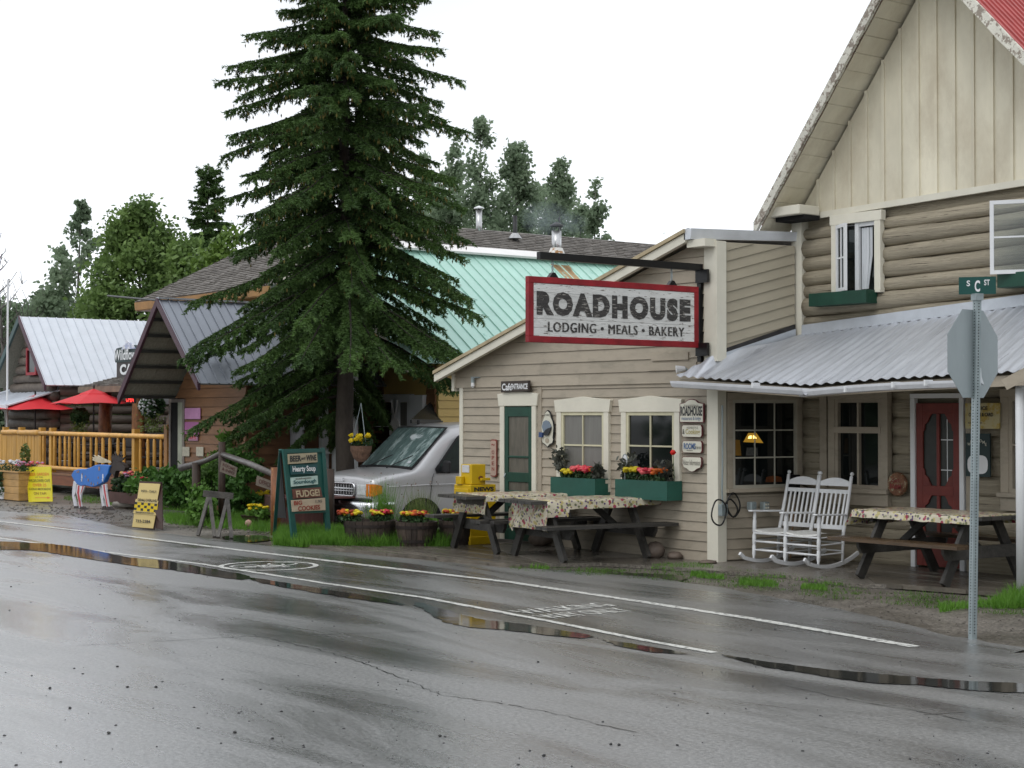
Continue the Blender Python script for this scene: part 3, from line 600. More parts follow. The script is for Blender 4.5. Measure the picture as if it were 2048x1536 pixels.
# roof slopes with soffit boards
REDR=M('red_corrugated_roof',(.42,.09,.085),.5,.12,3,.05,20,rnd=.03)
back=9.0
lf=Vector((A0.x,YO,A0.z)); ap=Vector((ax,YO,az)); rf=Vector((rx,YO,az+sr*(rx-ax)))
roofpanels(RH, ap, ap+Vector((0,back,0)), lf, lf+Vector((0,back,0)), .6, REDR, ribn=4, th=.02)
roofpanels(RH, ap, ap+Vector((0,back,0)), rf, rf+Vector((0,back,0)), .6, REDR, ribn=5, th=.02)
for (f,s_) in ((lf,1),(rf,-1)):
    L=(ap-f).length; n=int(L/.24)
    for i in range(n):
        a=f.lerp(ap,i/n); c=f.lerp(ap,(i+.945)/n); dz=Vector((0,0,-.10+random.uniform(-.006,.006)))
        MB().hexa([a+dz+Vector((0,.05,-.02)),c+dz+Vector((0,.05,-.02)),c+dz+Vector((0,.62,-.02)),a+dz+Vector((0,.62,-.02)),a+dz+Vector((0,.05,.0)),c+dz+Vector((0,.05,.0)),c+dz+Vector((0,.62,.0)),a+dz+Vector((0,.62,.0))]).build('soffit_board', CREAMB, RH, fixn=True)
    # uneven peeling bargeboard
    m=MB(); n2=26; pts=[]
    for i in range(n2+1): q=f.lerp(ap,i/n2); pts.append((q+Vector((0,0,-.015)), q+Vector((0,0,-.155+random.uniform(-.012,.012)))))
    for i in range(n2):
        (a,b_),(c,d_)=pts[i],pts[i+1]; k_=Vector((0,-.05,0)); u_=Vector((0,-.05,.035)); w_=Vector((0,0,.035)); m.hexa([b_+k_,d_+k_,d_,b_,a+u_,c+u_,c+w_,a+w_])
    m.build('bargeboard', PEEL, RH, fixn=True)
# eave return box at the left foot
q0=onY(1532,440,YO+.1); q1=onY(1598,408,YO+.1)
MB().box(q0.x,q1.x,YO+.1,16.45,q0.z+.03,q1.z).build('eave_return', CREAM, RH, bevel=.01)
MB().box(q0.x+.08,q1.x,YO+.2,16.45,q0.z-.03,q0.z+.028).build('eave_return', DARK, RH)  # near-black slab puts the shade under the box into colour
# upper windows: casing, fixed leaf, open casement, curtain
def upper(w,a,b,leafopen,nm):
    s0,s1,z0,z1=a[0],b[0],a[1],b[1]; m=MB(); c=.1
    m.wbox(w,s0-c,s0,z0-.03,z1,0,.09); m.wbox(w,s1,s1+c,z0-.03,z1,0,.09); m.wbox(w,s0-c-.02,s1+c+.02,z1,z1+.13,0,.094); m.wbox(w,s0-c,s1+c,z0-.06,z0-.031,0,.1)
    win=m.build('window',CREAM,RH,bevel=.004)
    MB().wbox(w,s0,s1,z0-.03,z1,-.02,.01).build('pane',GLASSD,win)
    mid=(s0+s1)/2
    b2=MB(); b2.wbox(w,mid-.03,mid+.03,z0-.03,z1,0,.06); b2.wbox(w,mid+.03,s1,z1-.05,z1,0,.05); b2.build('sash',WHITEP,win)
    return win,s0,s1,z0,z1,mid
win,s0,s1,z0,z1,mid=upper(WC,uw0,uw1,1,'w')
cu=MB(); n=14; k=0
vs=[];fs=[]
for i in range(n+1):
    t=i/n; s=mid+.05+t*(s1-mid-.12); dd_=.02+.014*math.sin(i*1.9)
    for zz,sh_ in ((z0,.0),((z0+z1)/2,-.02),(z1-.07,.0)): vs.append(WC.pt(s-(t*.07 if zz==z0 else 0),zz,dd_))
    if i: fs+=[(3*i-3,3*i,3*i+1,3*i-2),(3*i-2,3*i+1,3*i+2,3*i-1)]
MB().add(vs,fs).build('curtain',M('white_curtain',(.62,.64,.66),.7,.08,5,.1,20,st=(3,3,.4)),win)
def casement(hx,z0,z1,wd,ang,win,cols,rows,w=WC):
    # leaf hinged at s=hx, swung outwards
    d=(w.sd*math.cos(ang)+w.n*math.sin(ang)); o=w.pt(hx,0,.09)
    q=Wall((o.x,o.y),(o.x+d.x,o.y+d.y)); m=MB(); f=.045
    m.wbox(q,0,f,z0,z1,-.015,.02); m.wbox(q,wd-f,wd,z0,z1,-.015,.02); m.wbox(q,f,wd-f,z1-f,z1,-.015,.02); m.wbox(q,f,wd-f,z0,z0+f,-.015,.02)
    for i in range(1,cols): c=wd*i/cols; m.wbox(q,c-.01,c+.01,z0+f,z1-f,-.01,.014)
    for i in range(1,rows): c=z0+(z1-z0)*i/rows; m.wbox(q,f,wd-f,c-.01,c+.01,-.01,.0145)
    m.build('casement',WHITEP,win)
    g=bpy.data.materials.get('clear_glass')
    if not g:
        g=bpy.data.materials.new('clear_glass'); g.use_nodes=True; nn_=g.node_tree.nodes; L_=g.node_tree.links
        tr_=nn_.new('ShaderNodeBsdfTransparent'); gl_=nn_.new('ShaderNodeBsdfGlossy'); gl_.inputs['Roughness'].default_value=.02; fr_=nn_.new('ShaderNodeFresnel'); fr_.inputs[0].default_value=1.5; mi_=nn_.new('ShaderNodeMixShader')
        tr_.inputs[0].default_value=(.86,.9,.9,1); L_.new(fr_.outputs[0],mi_.inputs[0]); L_.new(tr_.outputs[0],mi_.inputs[1]); L_.new(gl_.outputs[0],mi_.inputs[2]); L_.new(mi_.outputs[0],nn_['Material Output'].inputs['Surface'])
    MB().wbox(q,f,wd-f,z0+f,z1-f,-.001,.001).build('pane',g,win)
casement(s0+.005,z0-.02,z1-.01,(mid-s0)*1.05,math.radians(28),win,2,2)
v0=WC.uv(2092,548); v1=(v0[0]+ (s1-s0), z1-.0)
win2,t0,t1,y0,y1,md=upper(WC,(v0[0]+.05,z0+.02),(v0[0]+.05+(s1-s0),z1+.02),1,'w')
casement(t0+.01,y0,y1,.62,math.radians(150),win2,1,2)
# upper green boxes
for a,c in ((WC.uv(1645,615),WC.uv(1760,584)),(WC.uv(2022,578),(WC.uv(2022,578)[0]+.95,WC.uv(2022,553)[1]))):
    g=MB(); g.wbox(WC,a[0],c[0],a[1]+.0,a[1]+.17,.05,.27)
    o=g.build('window_box',GREENP,RH,bevel=.005)
# lower window (log front) and right window
window(WC,lw0[0],lw1[0],lw0[1],lw1[1],RH,TAN,GLASSD,2,2,case=.11,head=.1,d=.09,sash=.05,apron=.16,mun=.03,rowz=[lw0[1]+.05,lw0[1]+.05+(lw1[1]-lw0[1])*.60,lw1[1]-.05])
MB().wbox(WC,lw0[0],lw1[0],lw0[1]+.02+(lw1[1]-lw0[1])*.60,lw0[1]+.10+(lw1[1]-lw0[1])*.60,.02,.095).build('transom_rail',TAN,RH)
MB().wbox(WC,lw0[0]-.28,lw0[0]-.16,lw0[1]-.05,lw1[1]+.1,0,.06).build('trim_board',TAN,RH)
window(WC,rw0[0]+.04,rw0[0]+.75,rw0[1],lw1[1],RH,TAN,CURT,2,2,case=.11,head=.1,d=.09,sash=.05,apron=.16)
# red screen door with scrollwork
RDD=M('red_door_paint',(.17,.03,.022),.5,.2,4,.1,40); SCR=M('dark_screen',(.03,.032,.028),.4,.3,3,.05,90)
m=MB(); s0,s1,z0,z1=rd0[0],rd1[0],.07,rd1[1]; st=.1; ms_=(s0+s1)/2
zm=z0+.93; m.wbox(WC,s0,s0+st,z0,z1,0,.045); m.wbox(WC,s1-st,s1,z0,z1,0,.045)
for a,c in ((z0,z0+.28),(zm-.06,zm+.06),(z1-.13,z1)): m.wbox(WC,s0+st,s1-st,a,c,0,.045)
m.wbox(WC,ms_-.022,ms_+.022,z0+.28,zm-.06,0,.044); m.wbox(WC,ms_-.022,ms_+.022,zm+.06,z1-.13,0,.044)
rd=m.build('door',RDD,RH,bevel=.004)
for cs,sg in ((s0+st,1),(s1-st,-1)):
    for cz,tz in ((zm+.06,1),(z1-.13,-1),(zm-.06,-1),(z0+.28,1)):
        MB().prism([WC.pt(cs,cz,.04),WC.pt(cs+sg*.13,cz,.04),WC.pt(cs+sg*.10,cz+tz*.04,.04),WC.pt(cs+sg*.075,cz+tz*.10,.04),WC.pt(cs+sg*.03,cz+tz*.13,.04),WC.pt(cs+sg*.02,cz+tz*.2,.04),WC.pt(cs,cz+tz*.22,.04)],-WC.n*.02).build('scroll_bracket',RDD,rd,fixn=True)
MB().wbox(WC,s0+st-.01,s1-st+.01,z0+.27,z1-.12,-.01,.018).build('screen',SCR,rd)
for zz in (1.25,1.62): MB().wbox(WC,ms_+.03,s1-st-.02,zz,zz+.012,.018,.022).build('glazing_bar',WHITEP,rd)
MB().wbox(WC,ms_+.12,ms_+.13,zm+.1,z1-.2,.018,.0215).build('glazing_bar',WHITEP,rd)
m=MB(); m.wbox(WC,s0-.075,s0-.005,0.04,z1+.06,0,.07); m.wbox(WC,s1+.005,s1+.07,0.04,z1+.06,0,.07); m.wbox(WC,s0-.075,s1+.07,z1+.061,z1+.12,0,.072)
m.build('door_frame',WHITEP,RH,bevel=.004)
MB().wbox(WC,s1+.09,s1+.16,0.04,z1+.1,0,.05).build('trim_board',TAN,RH)
# porch roof: corrugated sheets, hip-cut at the left, gutters
LE=onY(1352,755,14.72); EV=[onY(1352,752,14.72),onY(1610,770,14.8),onY(1775,757,14.9),onY(1945,748,14.9),onY(2110,738,14.9),onY(2260,728,14.9)]
TP=[WC.pt(*WC.uv(1610,670),.06),WC.pt(*WC.uv(1830,641),.06),WC.pt(*WC.uv(2048,612),.06),WC.pt(*WC.uv(2260,585),.06)]
def topline(x):
    for i in range(len(TP)-1):
        if x<=TP[i+1].x or i==len(TP)-2: t=(x-TP[i].x)/(TP[i+1].x-TP[i].x); return TP[i].lerp(TP[i+1],t)
def evline(x):
    for i in range(len(EV)-1):
        if x<=EV[i+1].x or i==len(EV)-2: t=(x-EV[i].x)/(EV[i+1].x-EV[i].x); return EV[i].lerp(EV[i+1],t)
flash0=onY(1420,716,15.1-.06); flash0=Vector((WB.pt(.02,0,0).x, 15.05, WB.uv(1440,712)[1]))
x=EV[0].x; per=.155; sheetw=per*5; k=0; xend=-9.9
while x<xend:
    x1=min(x+sheetw,xend); n=int((x1-x)/per*8); vs=[];fs=[]
    rows=6
    for i in range(n+1):
        xx=x+(x1-x)*i/n; wv=.012*math.cos(2*math.pi*(xx-EV[0].x)/per); e=evline(xx)
        # upper end: wall behind, or the diagonal flashing left of the wing corner
        if xx<flash0.x:
            t=(xx-EV[0].x)/(flash0.x-EV[0].x); tp=Vector((xx,14.74+.31*t, e.z+(flash0.z-e.z)*t+.01))
        elif xx<TP[0].x+.02:
            t=(xx-flash0.x)/(TP[0].x-flash0.x+.02); tp=flash0.lerp(TP[0],t); tp.x=xx
        else: tp=topline(xx)
        for r in range(rows+1): q=e.lerp(tp,r/rows); vs.append((xx,q.y,q.z+wv))
        if i:
            for r in range(rows): a=(rows+1)*(i-1)+r; b_=a+rows+1; fs.append((a,b_,b_+1,a+1))
    MB().add(vs,fs).build('roof_sheet',GALV,RH,smooth=True); x=x1
# underside, fascia boards and gutters
m=MB(); dn=Vector((0,0,-.05)); 
und_=[EV[0]+dn+Vector((.15,.1,0)),EV[1]+dn+Vector((0,.1,0)),EV[3]+dn+Vector((0,.1,0)),EV[5]+dn+Vector((0,.1,0))]
m.add([und_[0],und_[1],und_[2],und_[3],TP[3]+dn*2,TP[1]+dn*2,TP[0]+dn*3,flash0+dn*4+Vector((0,.0,-.08))],[(0,1,6,7),(1,2,5,6),(2,3,4,5)]); m.build('porch_ceiling',TAN,RH)
for a,c in ((0,1),(1,2),(2,3),(3,4)):
    p,q=EV[a],EV[c]; MB().hexa([v+Vector((0,dy,dz)) for dz in (-.15,-.035) for v,dy in ((p,.06),(q,.06),(q,.1),(p,.1))]).build('fascia',TAN,RH,fixn=True)
def gutter(a,c,sag):
    m=MB(); n=10; pts=[a.lerp(c,i/n)+Vector((0,0,-sag*math.sin(math.pi*i/n))) for i in range(n+1)]
    vs=[];fs=[]; prof=[(.05,.0),(.045,-.06),(0,-.085),(-.05,-.075),(-.075,-.03),(-.08,.0),(-.072,.0),(-.066,-.03),(-.045,-.066),(0,-.076),(.038,-.054),(.043,0)]
    for i,p in enumerate(pts):
        for y,z in prof: vs.append((p.x,p.y+y,p.z+z))
        if i:
            k=len(prof)
            for j in range(k-1): fs.append((k*(i-1)+j,k*(i-1)+j+1,k*i+j+1,k*i+j))
    fs.append(tuple(range(6))); m.add(vs,fs)
    o=m.build('gutter',M('white_gutter',(.62,.63,.66),.35,.08,5,.02,20),RH,smooth=False); return o
gutter(onY(1349,762,14.62),onY(1612,777,14.70),.0); gutter(onY(1604,780,14.78),onY(1946,760,14.82),-.02)
for px,py,Y in ((1505,770,14.6),(1690,778,14.70),(1850,765,14.70),(1785,769,14.7)):
    p=onY(px,py,Y); MB().box(p.x-.012,p.x+.012,p.y-.01,p.y+.12,p.z-.035,p.z+.03).build('gutter_strap',WHITEP,RH)
# flashings on the walls
m=MB(); 
for i in range(3): m.hexa([TP[i]+Vector((0,-.01,-.005)),TP[i+1]+Vector((0,-.01,-.005)),TP[i+1]+Vector((0,.02,-.005)),TP[i]+Vector((0,.02,-.005)),TP[i]+Vector((0,-.005,.13)),TP[i+1]+Vector((0,-.005,.13)),TP[i+1]+Vector((0,.02,.13)),TP[i]+Vector((0,.02,.13))])
m.build('flashing',M('flashing_metal',(.48,.51,.55),.4,.08,5,.02,20,metal=.3),RH,fixn=True)
f0=WB.uv(1441,712); f1=WB.uv(1588,664)
MB().prism([WB.pt(f0[0],f0[1]-.08,.0),WB.pt(f1[0],f1[1]-.1,.0),WB.pt(f1[0],f1[1]+.04,.0),WB.pt(f0[0],f0[1]+.03,.0)],WB.n*.04).build('flashing',MATS['flashing_metal'],RH,fixn=True)
TAR=M('tar_strip',(.03,.028,.028),.6,.4,6,.2,20)
MB().prism([WB.pt(f0[0],f0[1]+.032,.0),WB.pt(f1[0],f1[1]+.043,.0),WB.pt(f1[0],f1[1]+.10,.0),WB.pt(f0[0],f0[1]+.08,.0)],WB.n*.03).build('tar_strip',TAR,RH,fixn=True)
# right-hand lean-to fascia seen past the octagon, and the porch post at the frame edge
a=onY(2008,770,14.6); c=onY(2110,716,14.9)
MB().bar(a,c,.05,.12).build('fascia',TAN,RH)
pb_=G(2042,1190); MB().tube([(pb_.x,pb_.y,0),(pb_.x,pb_.y,2.4)],.05,10).build('porch_post',WHITEP,RH,smooth=True)
# ================================================================== hanging ROADHOUSE sign
SX = -15.62
BRK = thing('sign_bracket', 'black iron bracket arm bolted to the cafe corner board above the porch roof', 'bracket', (SX,14.9,3.8))
pa=onX(1410,536,SX); pe=onX(1077,524,SX); pbm=onX(1410,724,SX)
yb=15.02
m=MB(); m.box(SX-.035,SX+.035,pe.y,yb,pa.z-.045,pa.z+.045); m.build('arm',BLACK,BRK)
MB().box(SX-.035,SX+.035,yb,yb+.09,pbm.z,pa.z+.045).build('upright',BLACK,BRK)
for py in (555,700):
    p=onX(1418,py,SX); MB().box(SX-.02,SX+.2,yb-.045,yb-.005,p.z-.085,p.z+.085).build('mounting_plate',BLACK,BRK)
sgA=onX(1054,622,SX+.0); sgB=onX(1394,628,SX); sy0,sy1=sgA.y,sgB.y
zt=onX(1224,563,SX).z; zb=onX(1224,690,SX).z
SG=thing('roadhouse_sign','large weathered white wooden sign with red frame hanging from the iron arm','sign',(SX,(sy0+sy1)/2,zb))
REDS=M('faded_red_sign_frame',(.24,.010,.016),.5,.35,3,.1,40,peel=(.05,.01,.01),peelt=.66,peels=4)
f=.078
for nm,(a,b_,c,d) in {'t':(sy0,sy1,zt-f,zt),'b':(sy0,sy1,zb,zb+f),'l':(sy0,sy0+f,zb+f,zt-f),'r':(sy1-f,sy1,zb+f,zt-f)}.items():
    MB().box(SX-.035,SX+.035,a,b_,c,d).build('frame_rail',REDS,SG,bevel=.004)
SGW=M('cracked_white_sign_board',(.62,.62,.60),.7,.10,2,.4,12,st=(1,1.3,9),peel=(.13,.11,.09),peelt=.585,peels=4.5,rnd=.05)
n=6
for i in range(n):
    a=zb+f+(zt-zb-2*f)*i/n; c=zb+f+(zt-zb-2*f)*(i+1)/n-.003
    MB().box(SX-.028,SX+.028,sy0+f,sy1-f,a,c).build('sign_board',SGW,SG)
SGL=M('worn_black_sign_letters',(.045,.042,.04),.7,.4,3,.2,12,st=(1,1.3,9),peel=(.34,.32,.29),peelt=.565,peels=7,rnd=0)
Yv=(0,1,0); Zv=(0,0,1); H=zt-zb; Wd=sy1-sy0; xs_=SX+.030
text('ROADHOUSE','lettering',SGL,SG,(xs_,(sy0+sy1)/2-.01,zb+H*.60),Yv,Zv,Wd*.905,H*.37,.075,spacing=1.25)
for dy_,dx_ in ((-.007,0),(.007,.0006)): text('LODGING \u2022 MEALS \u2022 BAKERY','lettering',SGL,SG,(xs_+dx_,(sy0+sy1)/2+.02+dy_,zb+H*.245),Yv,Zv,Wd*.80,H*.15,0,spacing=1.15)
for t in (.14,.84):
    y=sy0+Wd*t
    for k in range(4):
        cz=zt+.06+k*.055; r=.024; pts=[(SX+ (r*.5*math.cos(a) if k%2 else 0), y+(0 if k%2 else r*.5*math.cos(a)), cz+r*1.2*math.sin(a)) for a in [i*math.pi/5 for i in range(11)]]
        MB().tube(pts,.006,5,cap=False).build('chain_link',GALV2,SG)
    MB().prism([(SX-.03,y-.07,zt+.001),(SX-.03,y+.07,zt+.001),(SX-.03,y+.02,zt+.06),(SX-.03,y-.02,zt+.06)],(.06,0,0)).build('hanger',BLACK,SG,fixn=True)
# ================================================================== wall plaques
def wsign(w,x0,y0,x1,y1,shape,name,label,face,rim,lines,cat='sign',d=.05,th=.02):
    a=w.uv(x0,y1); b_=w.uv(x1,y0); s0,s1,z0,z1=a[0],b_[0],a[1],b_[1]; cs,cz=(s0+s1)/2,(z0+z1)/2; hw,hh=(s1-s0)/2,(z1-z0)/2
    t=thing(name,label,cat,w.pt(cs,z0,d))
    P=[w.pt(cs+u*hw,cz+v*hh,d) for u,v in shape]; P2=[w.pt(cs+u*hw*.94,cz+v*hh*.94,d+th) for u,v in shape]
    MB().prism(P,w.n*th*.98).build('backing',rim,t,fixn=True); MB().prism(P2,w.n*.004).build('face',face,t,fixn=True)
    for (body,u,v,ww,hh_,mt,bold) in lines:
        text(body,'lettering',mt,t,w.pt(cs+u*hw,cz+v*hh,d+th+.006),w.sd,Zv,ww*hw*2,hh_*hh*2,bold)
    return t,(s0,s1,z0,z1,cs,cz,hw,hh)
CRF=M('cream_sign_face',(.62,.60,.50),.5,.04,3,0); MAR=M('maroon_sign_edge',(.10,.015,.02),.5,.2,4,0)
INK=M('black_sign_ink',(.02,.022,.025),.5,.1,3,0,rnd=0); BLU=M('blue_sign_ink',(.06,.12,.26),.5,.1,3,0,rnd=0); GRI=M('grey_sign_ink',(.16,.14,.12),.5,.1,3,0,rnd=0); GOLD=M('gold_sign_ink',(.42,.36,.17),.5,.1,3,0,rnd=0)
bell=[(-1,-1),(1,-1),(1,.62),(.8,.66),(.55,.72),(.35,.92),(.1,1),(-.1,1),(-.35,.92),(-.55,.72),(-.8,.66),(-1,.62)]
oct_=[(-.9,-1),(.9,-1),(1,-.7),(1,.7),(.9,1),(-.9,1),(-1,.7),(-1,-.7)]
drop=[(-.95,.1),(-.95,.85),(-.85,1),(.85,1),(.95,.85),(.95,.1),(.85,-.4),(.5,-.6),(.25,-.9),(0,-1),(-.25,-.9),(-.5,-.6),(-.85,-.4)]
wsign(WA,1367,798,1415,845,bell,'wall_plaque','large arched cream plaque at the cafe corner, topmost of the stack of four',CRF,MAR,
 [('TALKEETNA',0,.42,.62,.10,GRI,.0),('ROADHOUSE',0,-.02,.9,.42,INK,.03),('restaurant & lodge',0,-.68,.8,.2,BLU,0)])
wsign(WA,1371,850,1412,874,oct_,'wall_plaque','cream plaque with gold cooking lettering, second from the top of the four',CRF,MAR,[('HOMESTYLE',.1,.55,.55,.18,GRI,0),('Cooking',.12,-.2,.7,.55,GOLD,.02),('&',-.78,-.1,.10,.4,INK,0)])
wsign(WA,1372,882,1412,905,oct_,'wall_plaque','white plaque with blue rooms lettering, third of the four stacked plaques',CRF,MAR,[('ROOMS',-.2,.1,.6,.52,BLU,.03),('at the inn',.6,-.05,.3,.3,INK,0),('\u2014',-.2,-.6,.3,.05,GRI,0)])
wsign(WA,1371,914,1412,943,drop,'wall_plaque','lowest cream plaque with pointed foot and thin script about visitor information',CRF,MAR,[('Visitor Information',0,.25,.85,.36,GRI,0)])
wsign(WA,1012,761,1069,785,[(-1,-1),(1,-.9),(1,1),(-1,.96)],'entrance_sign','dark brown board with white cafe entrance lettering above the green door',M('dark_brown_board',(.045,.033,.026),.6,.3,4,.2,30),M('dark_brown_edge',(.03,.022,.018),.6,.3,4,.1,30),
 [('Cafe',-.55,-.05,.36,.62,WHITEP,.03),('ENTRANCE',.32,.0,.58,.5,WHITEP,.03)],d=.075)
PNK=M('faded_pink_board',(.42,.30,.24),.6,.1,4,.05); RDE=M('red_brown_edge',(.22,.04,.03),.6,.2,4,.05)
wsign(WA,986,879,998,953,[(-.6,-1),(.6,-1),(1,-.93),(1,.93),(.6,1),(-.6,1),(-1,.93),(-1,-.93)],'open_sign','tall narrow red edged board spelling open downwards beside the green door',PNK,RDE,
 [(ch,0,v,.4,.10,RDE,.01) for ch,v in (('O',.32),('P',.02),('E',-.28),('N',-.58))]+[('~',0,.72,.5,.05,RDE,0)],d=.03)
# coffee plaque with a cap and a mug shape
spear=[(0,-1),(.35,-.86),(.8,-.78),(.95,-.6),(.85,-.5),(.95,-.2),(1,.1),(.85,.4),(.5,.68),(.42,.85),(.2,.95),(0,1),(-.2,.95),(-.42,.85),(-.5,.68),(-.85,.4),(-1,.1),(-.95,-.2),(-.85,-.5),(-.95,-.6),(-.8,-.78),(-.35,-.86)]
t,(s0,s1,z0,z1,cs,cz,hw,hh)=wsign(WA,1089,820,1114,895,spear,'coffee_plaque','spear shaped cream plaque with a grey blue cup painted on, right of the cafe door',CRF,INK,[('COFFEE',0,.73,.42,.05,INK,0)],d=.04)
CUPB=M('plaque_blue_grey',(.16,.20,.25),.5,.1,3,0); NAVY=M('plaque_navy',(.03,.06,.16),.5,.1,3,0)
MB().prism([WA.pt(cs+u*hw,cz+v*hh,.072) for u,v in ((-.72,.1),(-.55,.36),(-.1,.46),(.35,.4),(.6,.25),(.78,.1),(.3,.02),(-.1,-.08),(-.4,-.22))],WA.n*.012).build('cup',CUPB,t,fixn=True)
MB().prism([WA.pt(cs+u*hw,cz+v*hh,.08) for u,v in ((-.38,-.2),(-.1,-.06),(.3,.03),(.78,.08),(.62,-.15),(.3,-.35),(-.1,-.36),(-.32,-.32))],WA.n*.012).build('cup_dark_side',INK,t,fixn=True)  # black lower half of the cup shape on the plaque
MB().prism([WA.pt(cs+u*hw,cz+v*hh,.072) for u,v in ((-1.1,-.45),(-.55,-.45),(-.5,-.2),(-1.05,-.18))],WA.n*.03).build('mug',NAVY,t,fixn=True)
MB().prism([WA.pt(cs+.0+math.cos(a)*hw*.3,cz-.62*hh+math.sin(a)*hh*.13,.068) for a in [i*math.pi/6 for i in range(12)]],WA.n*.004).build('hollow',TAN,t,fixn=True)
# floodlight and small wall fittings
def lamp_small(w,px,py,label,d=.05):
    s,z=w.uv(px,py); t=thing('wall_lamp',label,'lamp',w.pt(s,z,d)); MB().tube([w.pt(s+.12,z+.10,.03),w.pt(s,z+.10,.08)],.012,6).build('arm',GALV2,t); MB().tube([w.pt(s,z+.11,.08),w.pt(s,z+.02,.08)],.03,8).build('socket',GALV2,t); MB().tube([w.pt(s,z+.02,.08),w.pt(s,z-.03,.08),w.pt(s,z-.06,.08)],[.026,.032,.012],8).build('bulb',WHITEP,t)
lamp_small(WA,954,768,'small bare bulb fitting on the gable boards left of the entrance board')
s,z=WA.uv(1372,739); t=thing('flood_lamp','white floodlight on the clapboards just left of the porch roof','lamp',WA.pt(s,z,.1))
MB().tube([WA.pt(s-.02,z,.16),WA.pt(s+.05,z+.01,.06)],[.055,.03],10).build('head',WHITEP,t); MB().tube([WA.pt(s+.05,z,.06),WA.pt(s+.1,z,.02)],.02,6).build('arm',GALV2,t)
# electric boxes, conduit and coiled hose by the corner
s,z=WB.uv(1441,1020); t=thing('electric_box','grey electric box with conduit and looped black cable by the cafe corner','electric box',WA.pt(WA.uv(1441,1020)[0],z,.06))
p=onX(1442,1020,-15.30); 
MB().box(p.x-.0,p.x+.07,p.y-.055,p.y+.055,p.z-.075,p.z+.075).build('box',GALV2,t,bevel=.006)
MB().tube([p+Vector((.03,0,.07)),p+Vector((.03,-.01,.25)),p+Vector((.03,.0,.55)),p+Vector((.03,0,1.35))],.011,6).build('conduit',GALV2,t)
CAB=M('black_cable',(.01,.01,.01),.45,.2,4,0)
def loop(px,py,rx_,rz_,tilt,X):
    c=onX(px,py,X); return [c+Vector((.01*math.sin(a*3),rx_*math.cos(a)*math.cos(tilt)-rz_*math.sin(a)*math.sin(tilt)*.6,rz_*math.sin(a)+rx_*math.cos(a)*math.sin(tilt))) for a in [i*2*math.pi/24 for i in range(25)]]
MB().tube(loop(1438,1025,.13,.165,0,-15.2),.011,6).build('cable',CAB,t,smooth=True)
MB().tube(loop(1467,1010,.13,.13,-.75,-15.25),.011,6).build('cable',CAB,t,smooth=True); MB().tube(loop(1463,1016,.12,.09,-.65,-15.24),.011,6).build('cable',CAB,t,smooth=True)
for px,lab in ((1505,'plain grey outlet box on the tan wall under the nine pane window'),(1531,'outlet box with four sockets on the tan wall left of the rocking chairs')):
    p=onX(px,1012,-15.2); t=thing('outlet_box',lab,'outlet',p); MB().box(p.x-.06,p.x+.03,p.y-.055,p.y+.055,p.z-.055,p.z+.055).build('box',GALV2,t,bevel=.012)
    for u in (-.02,.02):
        for v in (-.022,.022): MB().box(p.x+.03,p.x+.034,p.y+u-.012,p.y+u+.012,p.z+v-.012,p.z+v+.012).build('socket',CREAM if px>1510 else GALV2,t)
# window boxes of the cafe (things with plants in them)
LEAFD=M('flower_leaf_dark',(.035,.075,.025),.55,.4,9,0,trans=.2); LEAFP=M('purple_grey_leaf',(.07,.075,.06),.55,.4,9,0,trans=.15)
YEL=M('yellow_petals',(.62,.50,.02),.6,.2,20,0,rnd=.1,trans=.2); ORG=M('orange_petals',(.55,.11,.01),.6,.35,20,0,trans=.2); RED=M('red_petals',(.60,.03,.06),.6,.3,20,0,trans=.2); PINK=M('coral_pink_petals',(.72,.13,.14),.6,.25,20,0,trans=.2); RUST=M('rust_red_petals',(.30,.035,.01),.6,.4,20,0,trans=.2); LILAC=M('pink_lilac_petals',(.50,.28,.42),.6,.3,20,0,trans=.2); WPET=M('white_petals',(.7,.7,.72),.6,.1,20,0,trans=.2)
def flowers(name,label,cat,c,rx_,ry_,hz,cols,nf,fr,nl=160,leafm=None,group=None,lsz=.035):
    t=thing(name,label,cat,c,group=group); c=Vector(c)
    C=ellip(nl,(c.x,c.y,c.z+hz*.4),(rx_,ry_,hz*.55),shell=.1); npmesh('foliage',leaves(C,lsz),4,leafm or LEAFD,t)
    per=max(1,nf//len(cols))
    for mt in cols:
        m=MB()
        for i in range(per):
            a=random.uniform(0,6.28); q=math.sqrt(random.random()); x=c.x+math.cos(a)*q*rx_*.95; y=c.y+math.sin(a)*q*ry_*.95
            v,f=icos((x,y,c.z+hz*(.75+.3*random.random())),fr*random.uniform(.75,1.2),.25,.62); m.add(v,f)
        m.build('blossoms',mt,t,smooth=False)
    return t
def gbox(x0,y0,x1,y1,lab):
    # front face corners in the picture; the box stands .24 out from the wall
    a=onY(x0,y0,15.1-.30); b_=onY(x1,y0,15.1-.30); zt_=b_.z; zb_=onY(x1,y1,15.1-.30).z
    t=thing('flower_box',lab,'flower box',((a.x+b_.x)/2,14.95,zb_))
    m=MB(); e=.02
    MB().box(a.x,b_.x,14.80,14.80+e,zb_,zt_).build('front_board',GREENB,t); MB().box(a.x,b_.x,15.05,15.07,zb_,zt_).build('back_board',GREENB,t)
    for x in (a.x,b_.x-e): MB().box(x,x+e,14.80+e,15.05,zb_,zt_).build('end_board',GREENB,t)
    MB().box(a.x+e,b_.x-e,14.80+e,15.05,zb_,zb_+.02).build('bottom_board',GREENB,t); MB().box(a.x+e,b_.x-e,14.82,15.05,zt_-.05,zt_-.03).build('soil',SOIL,t)
    return a.x,b_.x,zt_
